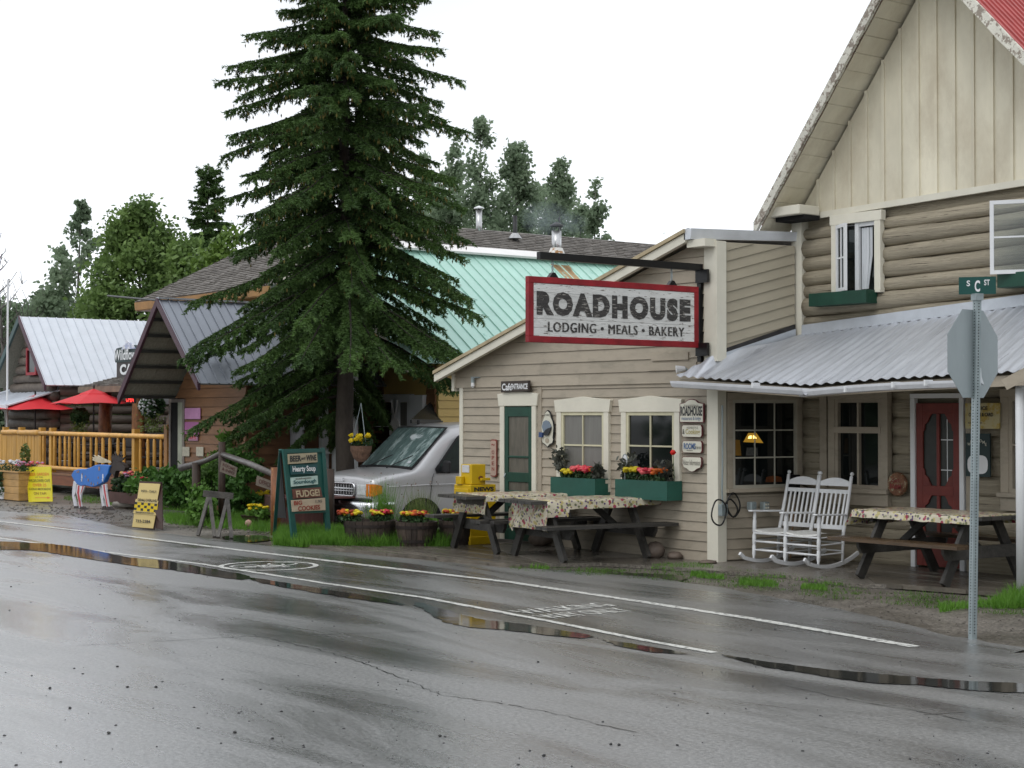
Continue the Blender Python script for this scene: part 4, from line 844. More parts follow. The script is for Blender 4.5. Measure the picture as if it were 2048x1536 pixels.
def sprout(c,h,r,label,name='foliage_plant',mat=None):
    t=thing(name,label,'plant',c); c=Vector(c); S=MB(); C=[]
    for i in range(6):
        a=random.uniform(0,6.28); tip=c+Vector((math.cos(a)*r,math.sin(a)*r*.6,h*random.uniform(.6,1))); S.tube([c,c.lerp(tip,.5)+Vector((0,0,.02)),tip],[.006,.005,.003],4)
        for k in range(16): q=c.lerp(tip,random.uniform(.25,1.05)); C.append((q.x+random.gauss(0,.03),q.y+random.gauss(0,.02),q.z+random.gauss(0,.025)))
    S.build('stem',mat or LEAFP,t,kind='stuff'); npmesh('foliage',leaves(np.array(C),.06,1.7),4,mat or LEAFP,t); return t
xa,xb,zt_=gbox(1101,958,1190,998,'dark green flower box under the curtained left cafe window')
w_=xb-xa
sprout((xa+.1,14.93,zt_-.03),.42,.14,'tall grey purple leafy plant at the left end of the left flower box')
sprout((xb-.12,14.93,zt_-.03),.26,.15,'bushy purple leaf plant at the right end of the left flower box')
flowers('marigold_clump','yellow marigolds near the left end of the left cafe flower box','flowers',(xa+w_*.27,14.9,zt_-.03),.13,.09,.13,[YEL],18,.042)
flowers('begonia_clump','crimson and coral begonias in the middle of the left cafe flower box','flowers',(xa+w_*.55,14.9,zt_-.03),.20,.09,.18,[RED,PINK,PINK],52,.042)
flowers('marigold_clump','orange marigolds right of the begonias in the left cafe flower box','flowers',(xa+w_*.80,14.9,zt_-.03),.11,.09,.16,[ORG,RED],22,.038)
xa,xb,zt_=gbox(1230,963,1334,1002,'dark green flower box under the dark right cafe window')
w_=xb-xa
sprout((xa+.1,14.93,zt_-.03),.36,.12,'grey leafy plant at the left end of the right flower box')
sprout((xb-.12,14.93,zt_-.03),.30,.17,'silvery grey leafy plant at the right end of the right flower box')
flowers('marigold_clump','big yellow marigolds at the left of the right cafe flower box','flowers',(xa+w_*.25,14.9,zt_-.02),.16,.09,.17,[YEL],26,.042)
flowers('begonia_clump','coral red begonias in the middle of the right cafe flower box','flowers',(xa+w_*.53,14.9,zt_-.03),.16,.09,.17,[PINK,RED,PINK],44,.042)
flowers('marigold_clump','orange marigolds right of the begonias in the right cafe flower box','flowers',(xa+w_*.76,14.9,zt_-.03),.14,.09,.17,[ORG],26,.038)
p=onY(1346,905,14.95); t=thing('poppy','single red poppy bloom standing before the dark right cafe window','flower',(p.x,p.y,zt_)); MB().tube([(p.x+.03,p.y,zt_),(p.x,p.y,p.z)],.005,4).build('stem',LEAFD,t)
v,f=icos(p,.045,.15,.9); MB().add(v,f).build('bloom',M('poppy_red',(.75,.015,.01),.5,.1,9,0,trans=.2),t)
p=onY(1250,920,14.86); t=thing('plant_dial','small round white dial on a stake at the left end of the right flower box','dial',(p.x,p.y,zt_)); MB().tube([(p.x,p.y,zt_-.02),(p.x,p.y,p.z-.07)],.006,5).build('stake',GALV2,t)
MB().prism([(p.x+.045*math.cos(a),p.y,p.z+.075*math.sin(a)) for a in [i*math.pi/8 for i in range(16)]],(0,.015,0)).build('face',WHITEP,t,fixn=True)
MB().tube([(p.x+.05*math.cos(a),p.y,p.z+.08*math.sin(a)) for a in [i*math.pi/8 for i in range(17)]],.007,5,cap=False).build('rim',GALV2,t)
# signs on the log wall
p0=WC.uv(1804,968); t=thing('tin_sign','rusty round tin sign with faded red and cream lettering left of the red door','sign',WC.pt(p0[0],p0[1]-.15,.1))
RUSTM=M('rusty_tin',(.16,.07,.035),.6,.5,14,.2,40,peel=(.30,.27,.17),peelt=.55,peels=16)
cc=WC.pt(p0[0],p0[1],.07); m=MB(); pts=[]
for r,dd_ in ((.15,0),(.15,.03),(.135,.045),(.0,.05)): pts.append((r,dd_))
k=0
for r,dd_ in pts:
    for j in range(20): a=2*math.pi*j/20; q=cc+WC.sd*math.cos(a)*r+Vector((0,0,math.sin(a)*r))+WC.n*dd_; m.v.append(tuple(q))
for i in range(3):
    for j in range(20): m.f.append((i*20+j,i*20+(j+1)%20,(i+1)*20+(j+1)%20,(i+1)*20+j))
m.build('disc',RUSTM,t)
text('GAS','lettering',M('faded_red_ink',(.22,.03,.03),.6,.3,20,0),t,cc+WC.n*.055+Vector((0,0,.045)),WC.sd,Zv,.13,.045,.02); text('FARM','lettering',MATS['faded_red_ink'],t,cc+WC.n*.055+Vector((0,0,-.03)),WC.sd,Zv,.17,.06,.02)
YSG=M('aged_yellow_poster',(.42,.30,.07),.5,.1,2,0,peel=(.46,.40,.22),peelt=.45,peels=1.2)
a=WC.uv(1944,857); b_=WC.uv(2012,806)
t=thing('ice_poster','yellowed poster with black block lettering behind the street pole right of the red door','sign',WC.pt(a[0],a[1],.12))
MB().wbox(WC,a[0],b_[0],a[1],b_[1],.11,.13).build('board',YSG,t)
for body,u,v,ww in (('FOR ICE',.42,.80,.5),('CORNER & CARD',.47,.55,.72),('INQUIRE HERE',.3,.22,.4)):
    text(body,'lettering',INK,t,WC.pt(a[0]+(b_[0]-a[0])*u,a[1]+(b_[1]-a[1])*v,.134),WC.sd,Zv,(b_[0]-a[0])*ww,.045 if v>.3 else .02,.03)
a=WC.uv(1944,952); b_=WC.uv(1992,867)
t=thing('welcome_sign','dark green welcome board with a white rounded panel, half behind the street pole','sign',WC.pt(a[0],a[1],.1))
MB().wbox(WC,a[0],b_[0],a[1],b_[1],.10,.12).build('board',M('dark_teal_board',(.012,.03,.03),.5,.2,4,0),t)
w_=b_[0]-a[0]; h_=b_[1]-a[1]; cs_=(a[0]+b_[0])/2; cz_=a[1]+h_*.28
MB().prism([WC.pt(cs_+w_*.42*(abs(math.cos(q))**.6)*(1 if math.cos(q)>0 else -1),cz_+h_*.22*(abs(math.sin(q))**.7)*(1 if math.sin(q)>0 else -1),.121) for q in [i*math.pi/10 for i in range(20)]],WC.n*.003).build('panel',WHITEP,t,fixn=True)
for i,ch in enumerate('WELCOME'):
    q=math.radians(150-20*i); text(ch,'lettering',GRI if 0 else CRF,t,WC.pt(cs_+w_*.4*math.cos(q),a[1]+h_*.66+h_*.18*math.sin(q),.123),WC.sd,Zv,None,.035,.01)
# ================================================================== street sign on its pole
pg=G(1945,1278); top=Vector((pg.x,pg.y,0))+Vector((0,0,2.9)); lean=RGT*.055
PO=thing('stop_sign','leaning perforated steel pole with the bare back of an octagonal sign','road sign',(pg.x,pg.y,0))
def pol(z): return Vector((pg.x,pg.y,z))+lean*(z/2.9)
az_=math.atan2(RGT.y,RGT.x)
m=MB(); wq=.050
fx=RGT; fy=Vector((-RGT.y,RGT.x,0)); fx=(fx*.93+fy*.36).normalized(); fy=Vector((-fx.y,fx.x,0))
# U-channel tube: 4 walls; holes as dark inset discs
def ptube(z0,z1,w2):
    m=MB(); m.hexa([pol(z)+fx*i*w2+fy*j*w2 for z in (z0,z1) for i,j in ((-1,-1),(1,-1),(1,1),(-1,1))]); return m
ptube(-.1,2.92,.026).build('pole',GALV2,PO,fixn=True)
m=MB()
for i in range(112):
    z=.05+i*.0256
    for dirx,nrm in ((fx,-fy),(fy,-fx)):
        for off in (0,):
            c=pol(z)+nrm*.0265+dirx*off; m.add([c+dirx*.0065*math.cos(a)+Vector((0,0,.0065*math.sin(a))) for a in [k*math.pi/3 for k in range(6)]],[tuple(range(6))])
m.build('punched_holes',DARK,PO,kind='stuff')
oc=pol(2.46); od=(RGT*math.cos(math.radians(41))+FWD*math.sin(math.radians(41))); od.z=0; od.normalize(); on=Vector((-od.y,od.x,0))
oc=oc+on*.033*( 1 if on.dot(FWD)>0 else -1)
R=.412
m=MB(); m.prism([oc+od*R*math.cos(a)+Vector((0,0,R*math.sin(a))) for a in [math.pi/8+k*math.pi/4 for k in range(8)]],on*.003*(1 if on.dot(FWD)>0 else -1))
m.build('octagon_back',M('dull_aluminium',(.27,.31,.32),.5,.06,4,.02,20,metal=0,st=(1,1,.5),peel=(.31,.35,.36),peelt=.6,peels=2),PO,fixn=True)
TRASH=M('white_sticker',(.55,.58,.6),.4,.1,5,0)
MB().prism([oc-on*.006*(1 if on.dot(FWD)>0 else -1)+od*u+Vector((0,0,v)) for u,v in ((.06,-.17),(.11,-.12),(.12,-.2),(.16,-.27),(.11,-.25),(.08,-.33),(.05,-.26))],on*.003).build('torn_sticker',TRASH,PO,fixn=True)
ptube(2.92,2.98,.038).build('cap_clamp',GALV2,PO,fixn=True)
ss=thing('street_name_sign','small dark green street name blade with white letters on top of the pole','street sign',pol(2.98))
c=pol(3.05); GRS=M('street_sign_green',(.004,.06,.05),.35,.06,3,0)
sd_=(RGT*.97-FWD*.24); sd_.z=0; sd_.normalize(); sn=Vector((sd_.y,-sd_.x,0)); Wd2=.155
m=MB(); m.prism([c+sd_*u+Vector((0,0,v)) for u,v in ((-Wd2,-.075),(Wd2,-.075),(Wd2,.075),(-Wd2,.075))],-sn*.004); m.build('blade',GRS,ss,fixn=True)
text('S','lettering',WHITEP,ss,c+sd_*-.075+Vector((0,0,.02))+sn*.002,sd_,Zv,None,.05,.02); text('C','lettering',WHITEP,ss,c+Vector((0,0,-.005))+sn*.002,sd_,Zv,.045,.10,.03); text('ST','lettering',WHITEP,ss,c+sd_*.08+Vector((0,0,.025))+sn*.002,sd_,Zv,.048,.05,.02)
# ================================================================== picnic tables
TBL=M('wet_dark_table_wood',(.04,.037,.033),.35,.5,4,.5,50,st=(.6,5,5),rnd=.3,spec=.5)
TBL2=M('wet_brown_bench_wood',(.075,.045,.022),.25,.4,4,.4,50,st=(.6,5,5),rnd=.25,spec=.5)
def picnic(name_label,loc,rz,L=1.83,scale=1.0,bench=None,H=.76):
    t=thing('picnic_table',name_label,'picnic table',loc,rz,scale=scale); bench=bench or TBL
    for i in range(5): y=-.35+i*.175; MB().box(-L/2,L/2,y-.08,y+.08,H-.04,H).build('plank',TBL,t,local=True)
    for sy in (-1,1):
        for k in (0,1): y=sy*(.62+k*.155); MB().box(-L/2,L/2,y-.07,y+.07,.42,.46).build('bench_plank',bench,t,local=True)
    for x in (-.62,.62):
        for sy in (-1,1): MB().bar((x,sy*.66,0),(x,sy*.22,H-.04),.12,.05,up=(1,0,0)).build('leg',TBL,t,local=True)
        MB().prism([(x+.045,-.76,.36),(x+.045,-.70,.28),(x+.045,.70,.28),(x+.045,.76,.36),(x+.045,.76,.42),(x+.045,-.76,.42)],(.04,0,0)).build('crossbeam',TBL,t,local=True,fixn=True)
        MB().box(x-.09,x-.05,-.38,.38,H-.13,H-.04).build('top_cleat',TBL,t,local=True)
        MB().bar((x*.95,.0,.36),(x*.25,.0,H-.06),.08,.04,up=(0,1,0)).build('brace',TBL,t,local=True)
    return t
CLOTHM=bpy.data.materials.new('fruit_print_oilcloth'); CLOTHM.use_nodes=True
def clothmat(m):
    n=m.node_tree.nodes; L=m.node_tree.links; b=n['Principled BSDF']; tc=n.new('ShaderNodeTexCoord'); prev=None
    def spots(sc,th,col,off,base):
        mp=n.new('ShaderNodeMapping'); mp.inputs['Location'].default_value=(off,off*1.7,0); L.new(tc.outputs['Object'],mp.inputs[0])
        v=n.new('ShaderNodeTexVoronoi'); v.inputs['Scale'].default_value=sc; L.new(mp.outputs[0],v.inputs['Vector'])
        r=n.new('ShaderNodeMath'); r.operation='LESS_THAN'; r.inputs[1].default_value=th; L.new(v.outputs['Distance'],r.inputs[0])
        sp=n.new('ShaderNodeSeparateColor'); L.new(v.outputs['Color'],sp.inputs[0]); g=n.new('ShaderNodeMath'); g.operation='GREATER_THAN'; g.inputs[1].default_value=.35; L.new(sp.outputs[0],g.inputs[0])
        mu=n.new('ShaderNodeMath'); mu.operation='MULTIPLY'; L.new(r.outputs[0],mu.inputs[0]); L.new(g.outputs[0],mu.inputs[1])
        k=n.new('ShaderNodeMix'); k.data_type='RGBA'; L.new(mu.outputs[0],k.inputs[0]); k.inputs[7].default_value=col+(1,)
        if isinstance(base,tuple): k.inputs[6].default_value=base+(1,)
        else: L.new(base,k.inputs[6])
        return k.outputs[2]
    o=spots(17,.42,(.45,.38,.16),3.1,(.54,.49,.37)); o=spots(19,.36,(.16,.17,.08),7.7,o); o=spots(14,.34,(.30,.04,.07),1.3,o); o=spots(22,.3,(.09,.05,.14),5.9,o)
    L.new(o,b.inputs['Base Color']); b.inputs['Roughness'].default_value=.3
clothmat(CLOTHM)
def cloth(label,loc,rz,x0,x1,y0,y1,drop,H,scale=1.0,seed=1,trim=lambda x,y:1.0):
    t=thing('tablecloth',label,'tablecloth',loc,rz,scale=scale); rr=random.Random(seed); nx,ny=64,44; vs=[];fs=[]
    X0,X1,Y0,Y1=x0-drop[0],x1+drop[1],y0-drop[2],y1+drop[3]
    ph=[rr.uniform(0,6) for _ in range(6)]
    for i in range(nx+1):
        for j in range(ny+1):
            x=X0+(X1-X0)*i/nx; y=Y0+(Y1-Y0)*j/ny; ox=max(0,x0-x,x-x1); oy=max(0,y0-y,y-y1); sx=-1 if x<x0 else 1; sy=-1 if y<y0 else 1
            hang=math.hypot(ox,oy)*trim(x,y); cx=min(max(x,x0),x1); cy=min(max(y,y0),y1); wv=.5+.5*math.sin(x*9+ph[0])*math.sin(y*8+ph[1])
            out=.012+(.035+.03*wv)*min(1,hang*6)*(.6+.4*math.sin((x+y)*16+ph[2]))
            z=H+.006-hang*(.96)+.004*math.sin(x*21+ph[3])*math.sin(y*17+ph[4]); z=z if hang>0 else H+.009+.004*math.sin(x*21+ph[3])*math.sin(y*17+ph[4])
            vs.append((cx+(sx*out if ox>0 else 0)-sx*ox*.04*0,cy+(sy*out if oy>0 else 0),z))
    for i in range(nx):
        for j in range(ny): a=i*(ny+1)+j; fs.append((a,a+1,a+ny+2,a+ny+1))
    MB().add(vs,fs).build('cloth',CLOTHM,t,local=True,smooth=True); return t
axn=math.radians(90-9)
cB=G(1160,1118); cA=G(1030,1102)
picnic('dark wet picnic table nearest the road, before the cafe windows',(cB.x,cB.y,.03),axn,L=1.95,scale=1.03)
cloth('fruit print cloth hanging deep at one corner of the picnic table nearest the road',(cB.x,cB.y,.03),axn,-.72,.98,-.43,.43,(.34,.06,.19,.20),.76,1.03,2,trim=lambda x,y: 1.15 if x<-.45 else (.62 if abs(x)<.6 else .5))
picnic('dark wet picnic table beside the yellow news boxes, behind the nearer table',(cA.x,cA.y,.03),axn,L=1.95,scale=1.03)
cloth('thin fruit print cloth on the picnic table beside the yellow news boxes',(cA.x,cA.y,.03),axn,-.66,.85,-.43,.43,(.26,.03,.08,.12),.76,1.03,5,trim=lambda x,y: 1.0)
cC=(-12.15,15.5,.05)
picnic('dark picnic table with wet brown bench in front of the red door',cC,math.radians(-2),L=1.9,bench=TBL2)
cloth('fruit print cloth with a drooping left end on the table before the red door',cC,math.radians(-2),-.93,.86,-.42,.42,(.16,.02,.08,.1),.76,1,9,trim=lambda x,y: 1.2)
# ================================================================== rocking chairs
def rocking(loc,rz,label):
    t=thing('rocking_chair',label,'rocking chair',loc,rz); B=lambda m,n: m.build(n,WHITEP,t,local=True,smooth=False)
    def turned(a,b_,r,n=8):
        a=Vector(a);b_=Vector(b_); pr=[(0,.75),(.06,.7),(.1,1.0),(.28,1.0),(.30,.75),(.32,1.05),(.5,1.1),(.56,.7),(.58,1.05),(.8,1.0),(.85,.75),(.88,.95),(1,.6)]
        return MB().tube([a.lerp(b_,q) for q,_ in pr],[r*k for _,k in pr],n)
    W2=.27
    for sx in (-1,1):
        x=sx*W2
        pts=[];
        for i in range(15): y=-.50+i*1.02/14; pts.append((x,y,.022+ .42*(y+.06)**2+ (.03 if i in(0,) else 0)))
        m=MB(); 
        for i in range(14): m.bar(pts[i],pts[i+1],.03,.045,ext=.004)
        B(m,'rocker')
        o=turned((x,-.24,.05),(x,-.22,.66),.024); o.build('front_leg',WHITEP,t,local=True,smooth=True)
        m=MB(); m.tube([(x,.22,.06),(x*.98,.24,.4),(x*.96,.30,.62),(x*.95,.36,.85),(x*.94,.42,1.12),(x*.94,.425,1.13)],[.018,.024,.024,.022,.022,.014],8)
        v,f=icos((x*.94,.432,1.155),.028,0); m.add(v,f); m.build('back_post',WHITEP,t,local=True,smooth=True)
        MB().prism([(x-.035*1,-.31,.66),(x+.035,-.31,.66),(x+.03,.29,.64),(x-.03,.29,.64)],(0,0,.022)).build('arm',WHITEP,t,local=True,bevel=.006,fixn=True)
        for z in (.17,.29,.38): MB().tube([(x,-.24,z),(x,.23,z+.01)],.010,6).build('side_rung',WHITEP,t,local=True)
    for z in (.17,.28): MB().tube([(-W2,-.235,z),(0,-.235,z),(W2,-.235,z)],[.010,.016,.010],8).build('front_rung',WHITEP,t,local=True,smooth=True)
    for z in (.2,.3): MB().tube([(-W2,.23,z),(W2,.23,z)],.010,6).build('back_rung',WHITEP,t,local=True)
    MB().tube([(-W2,-.235,.385),(W2,-.235,.385)],.014,8).build('front_rung',WHITEP,t,local=True)
    m=MB(); vs=[];fs=[]
    for i in range(13):
        x=-W2+2*W2*i/12; dip=.028*math.sin(math.pi*i/12)
        for y in (-.25,-.24,.0,.24): vs.append((x,y,.435-dip+(.0 if y>-.25 else -.02)))
        if i:
            for j in range(3): a=4*(i-1)+j; fs.append((a,a+1,a+5,a+4))
    m.add(vs,fs).build('seat',M('woven_white_seat',(.62,.62,.60),.7,.15,30,.5,60),t,local=True)
    m=MB(); y=lambda z: .28+ (z-.5)*.24
    n=12; P=[(-.235,y(1.0),1.0),(.235,y(1.0),1.0)]+[(.235-.47*i/n, y(1.05),1.055+.05*math.sin(math.pi*i/n)) for i in range(n+1)]
    MB().prism(P,(0,.02,0)).build('head_rail',WHITEP,t,local=True,fixn=True)
    MB().box(-.235,.235,y(.93),y(.93)+.02,.905,.955).build('back_rail',WHITEP,t,local=True); MB().box(-.235,.235,y(.5)-.005,y(.5)+.015,.46,.515).build('back_rail',WHITEP,t,local=True)
    for i in range(6): x=-.185+i*.074; MB().prism([(x-.014,y(.5),.51),(x+.014,y(.5),.51),(x+.014,y(.93),.91),(x-.014,y(.93),.91)],(0,.012,0)).build('back_slat',WHITEP,t,local=True,fixn=True)
    return t
rocking((-14.72,15.62,.03),math.radians(2),'white rocking chair nearer the cafe corner, in front of the nine pane window')
rocking((-14.16,15.60,.03),math.radians(2),'white rocking chair nearer the picnic table, right one of the pair')
p=onY(1575,1040,16.1); t=thing('broom','broom with a dark head leaning on the wall behind the left rocking chair','broom',(p.x,p.y,0.03))
MB().tube([(p.x+.05,16.1,.05),(p.x-.03,16.3,1.1)],.012,6).build('handle',M('broom_handle',(.25,.14,.06),.5,.2,4,0),t); MB().box(p.x-.1,p.x+.04,16.22,16.3,.88,1.14).build('head',BLACK,t)
# ================================================================== news boxes
NYEL=M('yellow_news_box_paint',(.55,.36,.008),.35,.1,3,.02,20,peel=(.12,.07,.02),peelt=.68,peels=6,rnd=.04)
q=G(941,1090,.02); x1=q.x; y0=q.y; wd=.42; dp=.47; 
NB=thing('news_box','tall yellow newspaper box with black news lettering on its side','news box',(x1-wd/2,y0+dp/2,.02))
MB().box(x1-wd,x1,y0,y0+dp,.06,.90).build('body',NYEL,NB,bevel=.01)
MB().box(x1-wd-.01,x1+.01,y0-.015,y0+dp+.01,.02,.14).build('plinth',NYEL,NB,bevel=.006)
MB().box(x1-wd+.03,x1-.03,y0-.02,y0-.001,.38,.84).build('door_frame',NYEL,NB,bevel=.005)
MB().box(x1-wd+.08,x1-.08,y0-.026,y0-.018,.50,.79).build('window',M('dull_plastic_window',(.16,.17,.13),.2,.2,5,0),NB)
MB().tube([(x1-wd+.08,y0-.03,.43),(x1-.08,y0-.03,.43)],.012,6).build('handle',BLACK,NB)
MB().box(x1-wd+.06,x1-.06,y0-.02,y0-.001,.18,.33).build('panel',NYEL,NB,bevel=.004)
text('NEWS','lettering',INK,NB,(x1+.002,y0+dp*.52,.835),Yv,Zv,.36,.062,.05)
N2=thing('news_box','small square yellow coin box standing on top of the tall news box','news box',(x1-wd/2,y0+.25,.905))
MB().box(x1-.30,x1-.03,y0+.04,y0+.30,.905,1.20).build('body',NYEL,N2,bevel=.008)
MB().box(x1-.34,x1-.20,y0-.03,y0+.03,.905,1.02).build('coin_mechanism',NYEL,N2,bevel=.006)
MB().box(x1-.26,x1-.08,y0+.030,y0+.039,1.08,1.19).build('notice',M('white_notice',(.6,.6,.6),.5,.08,20,0,peel=(.5,.1,.1),peelt=.62,peels=30),N2)
MB().box(x1-.03,x1+.035,y0+.18,y0+.34,.96,1.0).build('latch',NYEL,N2,bevel=.004)
MB().prism([(x1-.028,y0+.20+.04*math.cos(a),1.0+.03*math.sin(a)) for a in [k*math.pi/4 for k in range(8)]],(.02,0,0)).build('lock',M('rust',(.13,.045,.02),.7,.3,8,0),N2,fixn=True)
q=onX(992,977,x1-.1); 
# rocks and a mossy boulder by the wall
ROCK=M('brown_rock',(.13,.10,.08),.6,.35,5,.5,20)
def rock(px,py,r,label,sq=.6,z=0.02,mat=ROCK):
    p=G(px,py,z); o=thing('rock',label,'rock',(p.x,p.y,z))
    m=MB(); rr=random.Random(px); ns,nr=12,7
    for i in range(nr):
        th=math.pi*i/(nr-1)
        for j in range(ns):
            a=2*math.pi*j/ns; k=1+rr.uniform(-.12,.12)
            m.v.append((p.x+r*k*math.sin(th)*math.cos(a),p.y+r*k*math.sin(th)*math.sin(a),z+r*sq*(.9+math.cos(th)*k)))
    for i in range(nr-1):
        for j in range(ns): m.f.append((i*ns+j,(i+1)*ns+j,(i+1)*ns+(j+1)%ns,i*ns+(j+1)%ns))
    m.build('stone',mat,o,smooth=True)
rock(1080,1093,.17,'rounded grey boulder beside the cafe door behind the picnic tables',.75)
rock(1310,1117,.13,'reddish brown rock at the foot of the cafe wall',.9)
rock(1350,1119,.11,'low dark rock at the foot of the cafe wall, right of the reddish one',.5)
rock(1415,1128,.13,'flat stone at the foot of the cafe corner board',.22)
# ================================================================== barrels with marigolds
BAR=M('old_barrel_stave',(.05,.036,.028),.6,.5,5,.5,40,st=(4,4,.6),rnd=.45); HOOP=M('rusty_hoop',(.025,.018,.016),.6,.4,9,.1)
def barrel(px,py,r,h,label,sx=1):
    h*=.84; p=G(px,py); p.y+=r*.8; t=thing('half_barrel',label,'planter',(p.x,p.y,0)); n=22
    for i in range(n):
        a0=2*math.pi*i/n; a1=2*math.pi*(i+.93)/n; pf=[(0,.84),(h*.5,.94),(h,1.0)]; k=random.uniform(.985,1.012); vs=[]
        for z,q in pf:
            for rr_,a in ((r*q*k,a0),(r*q*k,a1),(r*q*k-.025,a1),(r*q*k-.025,a0)): vs.append((p.x+rr_*math.cos(a)*sx,p.y+rr_*math.sin(a),z))
        MB().add(vs,[(3,2,1,0),(8,9,10,11)]+[(l*4+j,l*4+(j+1)%4,l*4+4+(j+1)%4,l*4+4+j) for l in (0,1) for j in range(4)]).build('stave',BAR,t)
    for z,q in ((h*.25,.895),(h*.80,.975)):
        m=MB(); k=len(m.v)
        for i in range(28):
            a=2*math.pi*i/28
            for rr_,zz in ((q*r+.008,z-.022),(q*r+.014,z+.022)): m.v.append((p.x+rr_*math.cos(a)*sx,p.y+rr_*math.sin(a),zz))
        m.f=[(2*i,2*((i+1)%28),2*((i+1)%28)+1,2*i+1) for i in range(28)]; m.build('hoop',HOOP,t)
    MB().lathe((p.x,p.y,0),[(.001,h-.06),(r*.96,h-.05)],24,sx=sx).build('soil',SOIL,t)
    return p
p=barrel(704,1092,.40,.44,'left half barrel planter, wide and dark, next to the green menu board',1.0)
for dx,c1,lab in ((-.2,[RUST,ORG,YEL],'orange and rust marigolds at the left of the left barrel'),(.16,[YEL,RUST,RED],'yellow and dark red marigolds at the right of the left barrel')):
    flowers('marigold_clump',lab,'flowers',(p.x+dx*.8,p.y+dx*1.0-.06,.345),.17,.2,.16,c1,40,.042,300)
p=barrel(805,1095,.31,.44,'middle half barrel planter with long grass beside it')
flowers('marigold_clump','rust and yellow marigolds in the middle barrel','flowers',(p.x+.02,p.y-.04,.345),.24,.2,.16,[RUST,ORG,YEL],50,.042,300)
p=barrel(890,1092,.29,.44,'right half barrel planter beside the tall yellow news box')
flowers('marigold_clump','yellow and rust marigolds in the right barrel','flowers',(p.x+.0,p.y-.02,.345),.24,.2,.17,[RUST,YEL,YEL],50,.044,300)
# ================================================================== green menu board
MBo=thing('menu_board','leaning green painted sandwich board with five hand painted food boards','menu board',G(618,1088))
BG=M('board_green_paint',(.012,.078,.066),.5,.12,4,.05,30,peel=(.05,.08,.06),peelt=.68,peels=9)
dF=24.4
def onP(px,py,tl=0.0,base=None):  # plane facing the viewer's side of the street, leaning back
    pass
b0=G(583,1090); b1=G(655,1083); xd=(b1-b0); xd.z=0; 
nF=Vector((xd.y,-xd.x,0)).normalized(); tiltv=(Vector((0,0,1))*math.cos(.13)-nF*math.sin(.13))
def hitF(px,py):
    d=ray(px,py); n_=xd.normalized().cross(tiltv); t_=(b0-EYE).dot(n_)/d.dot(n_); return EYE+d*t_
n_=xd.normalized().cross(tiltv).normalized(); n_=n_ if n_.dot(EYE-b0)>0 else -n_
def slab(pxs,mat,nm,off,th=.02):
    return MB().prism([hitF(x,y)+n_*off for x,y in pxs],n_*th).build(nm,mat,MBo,fixn=True)
slab([(563,899),(570,899),(594,1093),(583,1093)],BG,'side_rail',0,.035); slab([(640,897),(647,897),(660,1084),(652,1084)],BG,'side_rail',0,.035)
slab([(563,899),(647,897),(647,905),(564,907)],BG,'top_rail',.001,.036); slab([(577,1020),(655,1017),(656,1025),(579,1028)],BG,'bottom_rail',.001,.036)
slab([(570,905),(641,903),(650,1020),(580,1022)],BG,'panel',.004,.01)
for x0,y0,x1,y1 in ((563,899,548,1062),(647,897,650,1040)):
    a=hitF(x0,y0); c=G(x1,y1+18); MB().bar(a-n_*.02,c,.05,.03).build('rear_leg',BG,MBo)
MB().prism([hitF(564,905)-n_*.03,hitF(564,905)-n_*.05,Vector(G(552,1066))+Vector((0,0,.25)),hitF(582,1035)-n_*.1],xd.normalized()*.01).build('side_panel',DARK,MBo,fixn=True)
def bcol(c): return M('board_%d_%d'%(c[0]*100,c[2]*100),c,.55,.1,5,.08,40,st=(1,1,4))
brd=[([(571,909),(629,906),(630,925),(572,929)],(.36,.31,.21),[('BEER',.24,.38,.6,INK),('and',.5,.14,.3,INK),('WINE',.78,.36,.6,INK)]),
     ([(575,931),(629,929),(630,948),(577,950)],(.012,.07,.075),[('Hearty Soup',.5,.85,.75,WHITEP)]),
     ([(577,956),(630,952),(631,969),(578,974)],(.42,.55,.50),[('authentic',.45,.6,.2,GRI,.32),('Sourdough',.5,.86,.55,M('teal_ink',(.03,.11,.12),.5,.1,3,0),-.12)]),
     ([(580,979),(636,975),(640,995),(582,998)],(.13,.05,.035),[('FUDGE!',.5,.84,.7,M('tan_letter',(.50,.40,.26),.5,.1,3,0))]),
     ([(578,1001),(645,996),(646,1021),(580,1024)],(.50,.40,.29),[('BIG',.18,.24,.36,MAR if 0 else M('brick_ink',(.30,.05,.03),.5,.1,3,0),.26),('1.95',.8,.2,.25,GRI,.26),('COOKIES',.5,.66,.4,M('brick_ink',(.30,.05,.03),.5,.1,3,0),-.22)])]
for P_,c_,ls in brd:
    o=slab(P_,bcol(c_),'painted_board',.037,.015); q=[hitF(x,y)+n_*.056 for x,y in P_]; xx=(q[1]-q[0]); up_=((q[0]-q[3])+(q[1]-q[2]))*.5; cen=(q[0]+q[2])*.5
    for L_ in ls:
        dv=L_[5] if len(L_)>5 else 0
        text(L_[0],'lettering',L_[4],MBo,cen+xx*(L_[1]-.5)+up_*dv-n_*.0,xx,up_,xx.length*L_[2],up_.length*L_[3],.03)
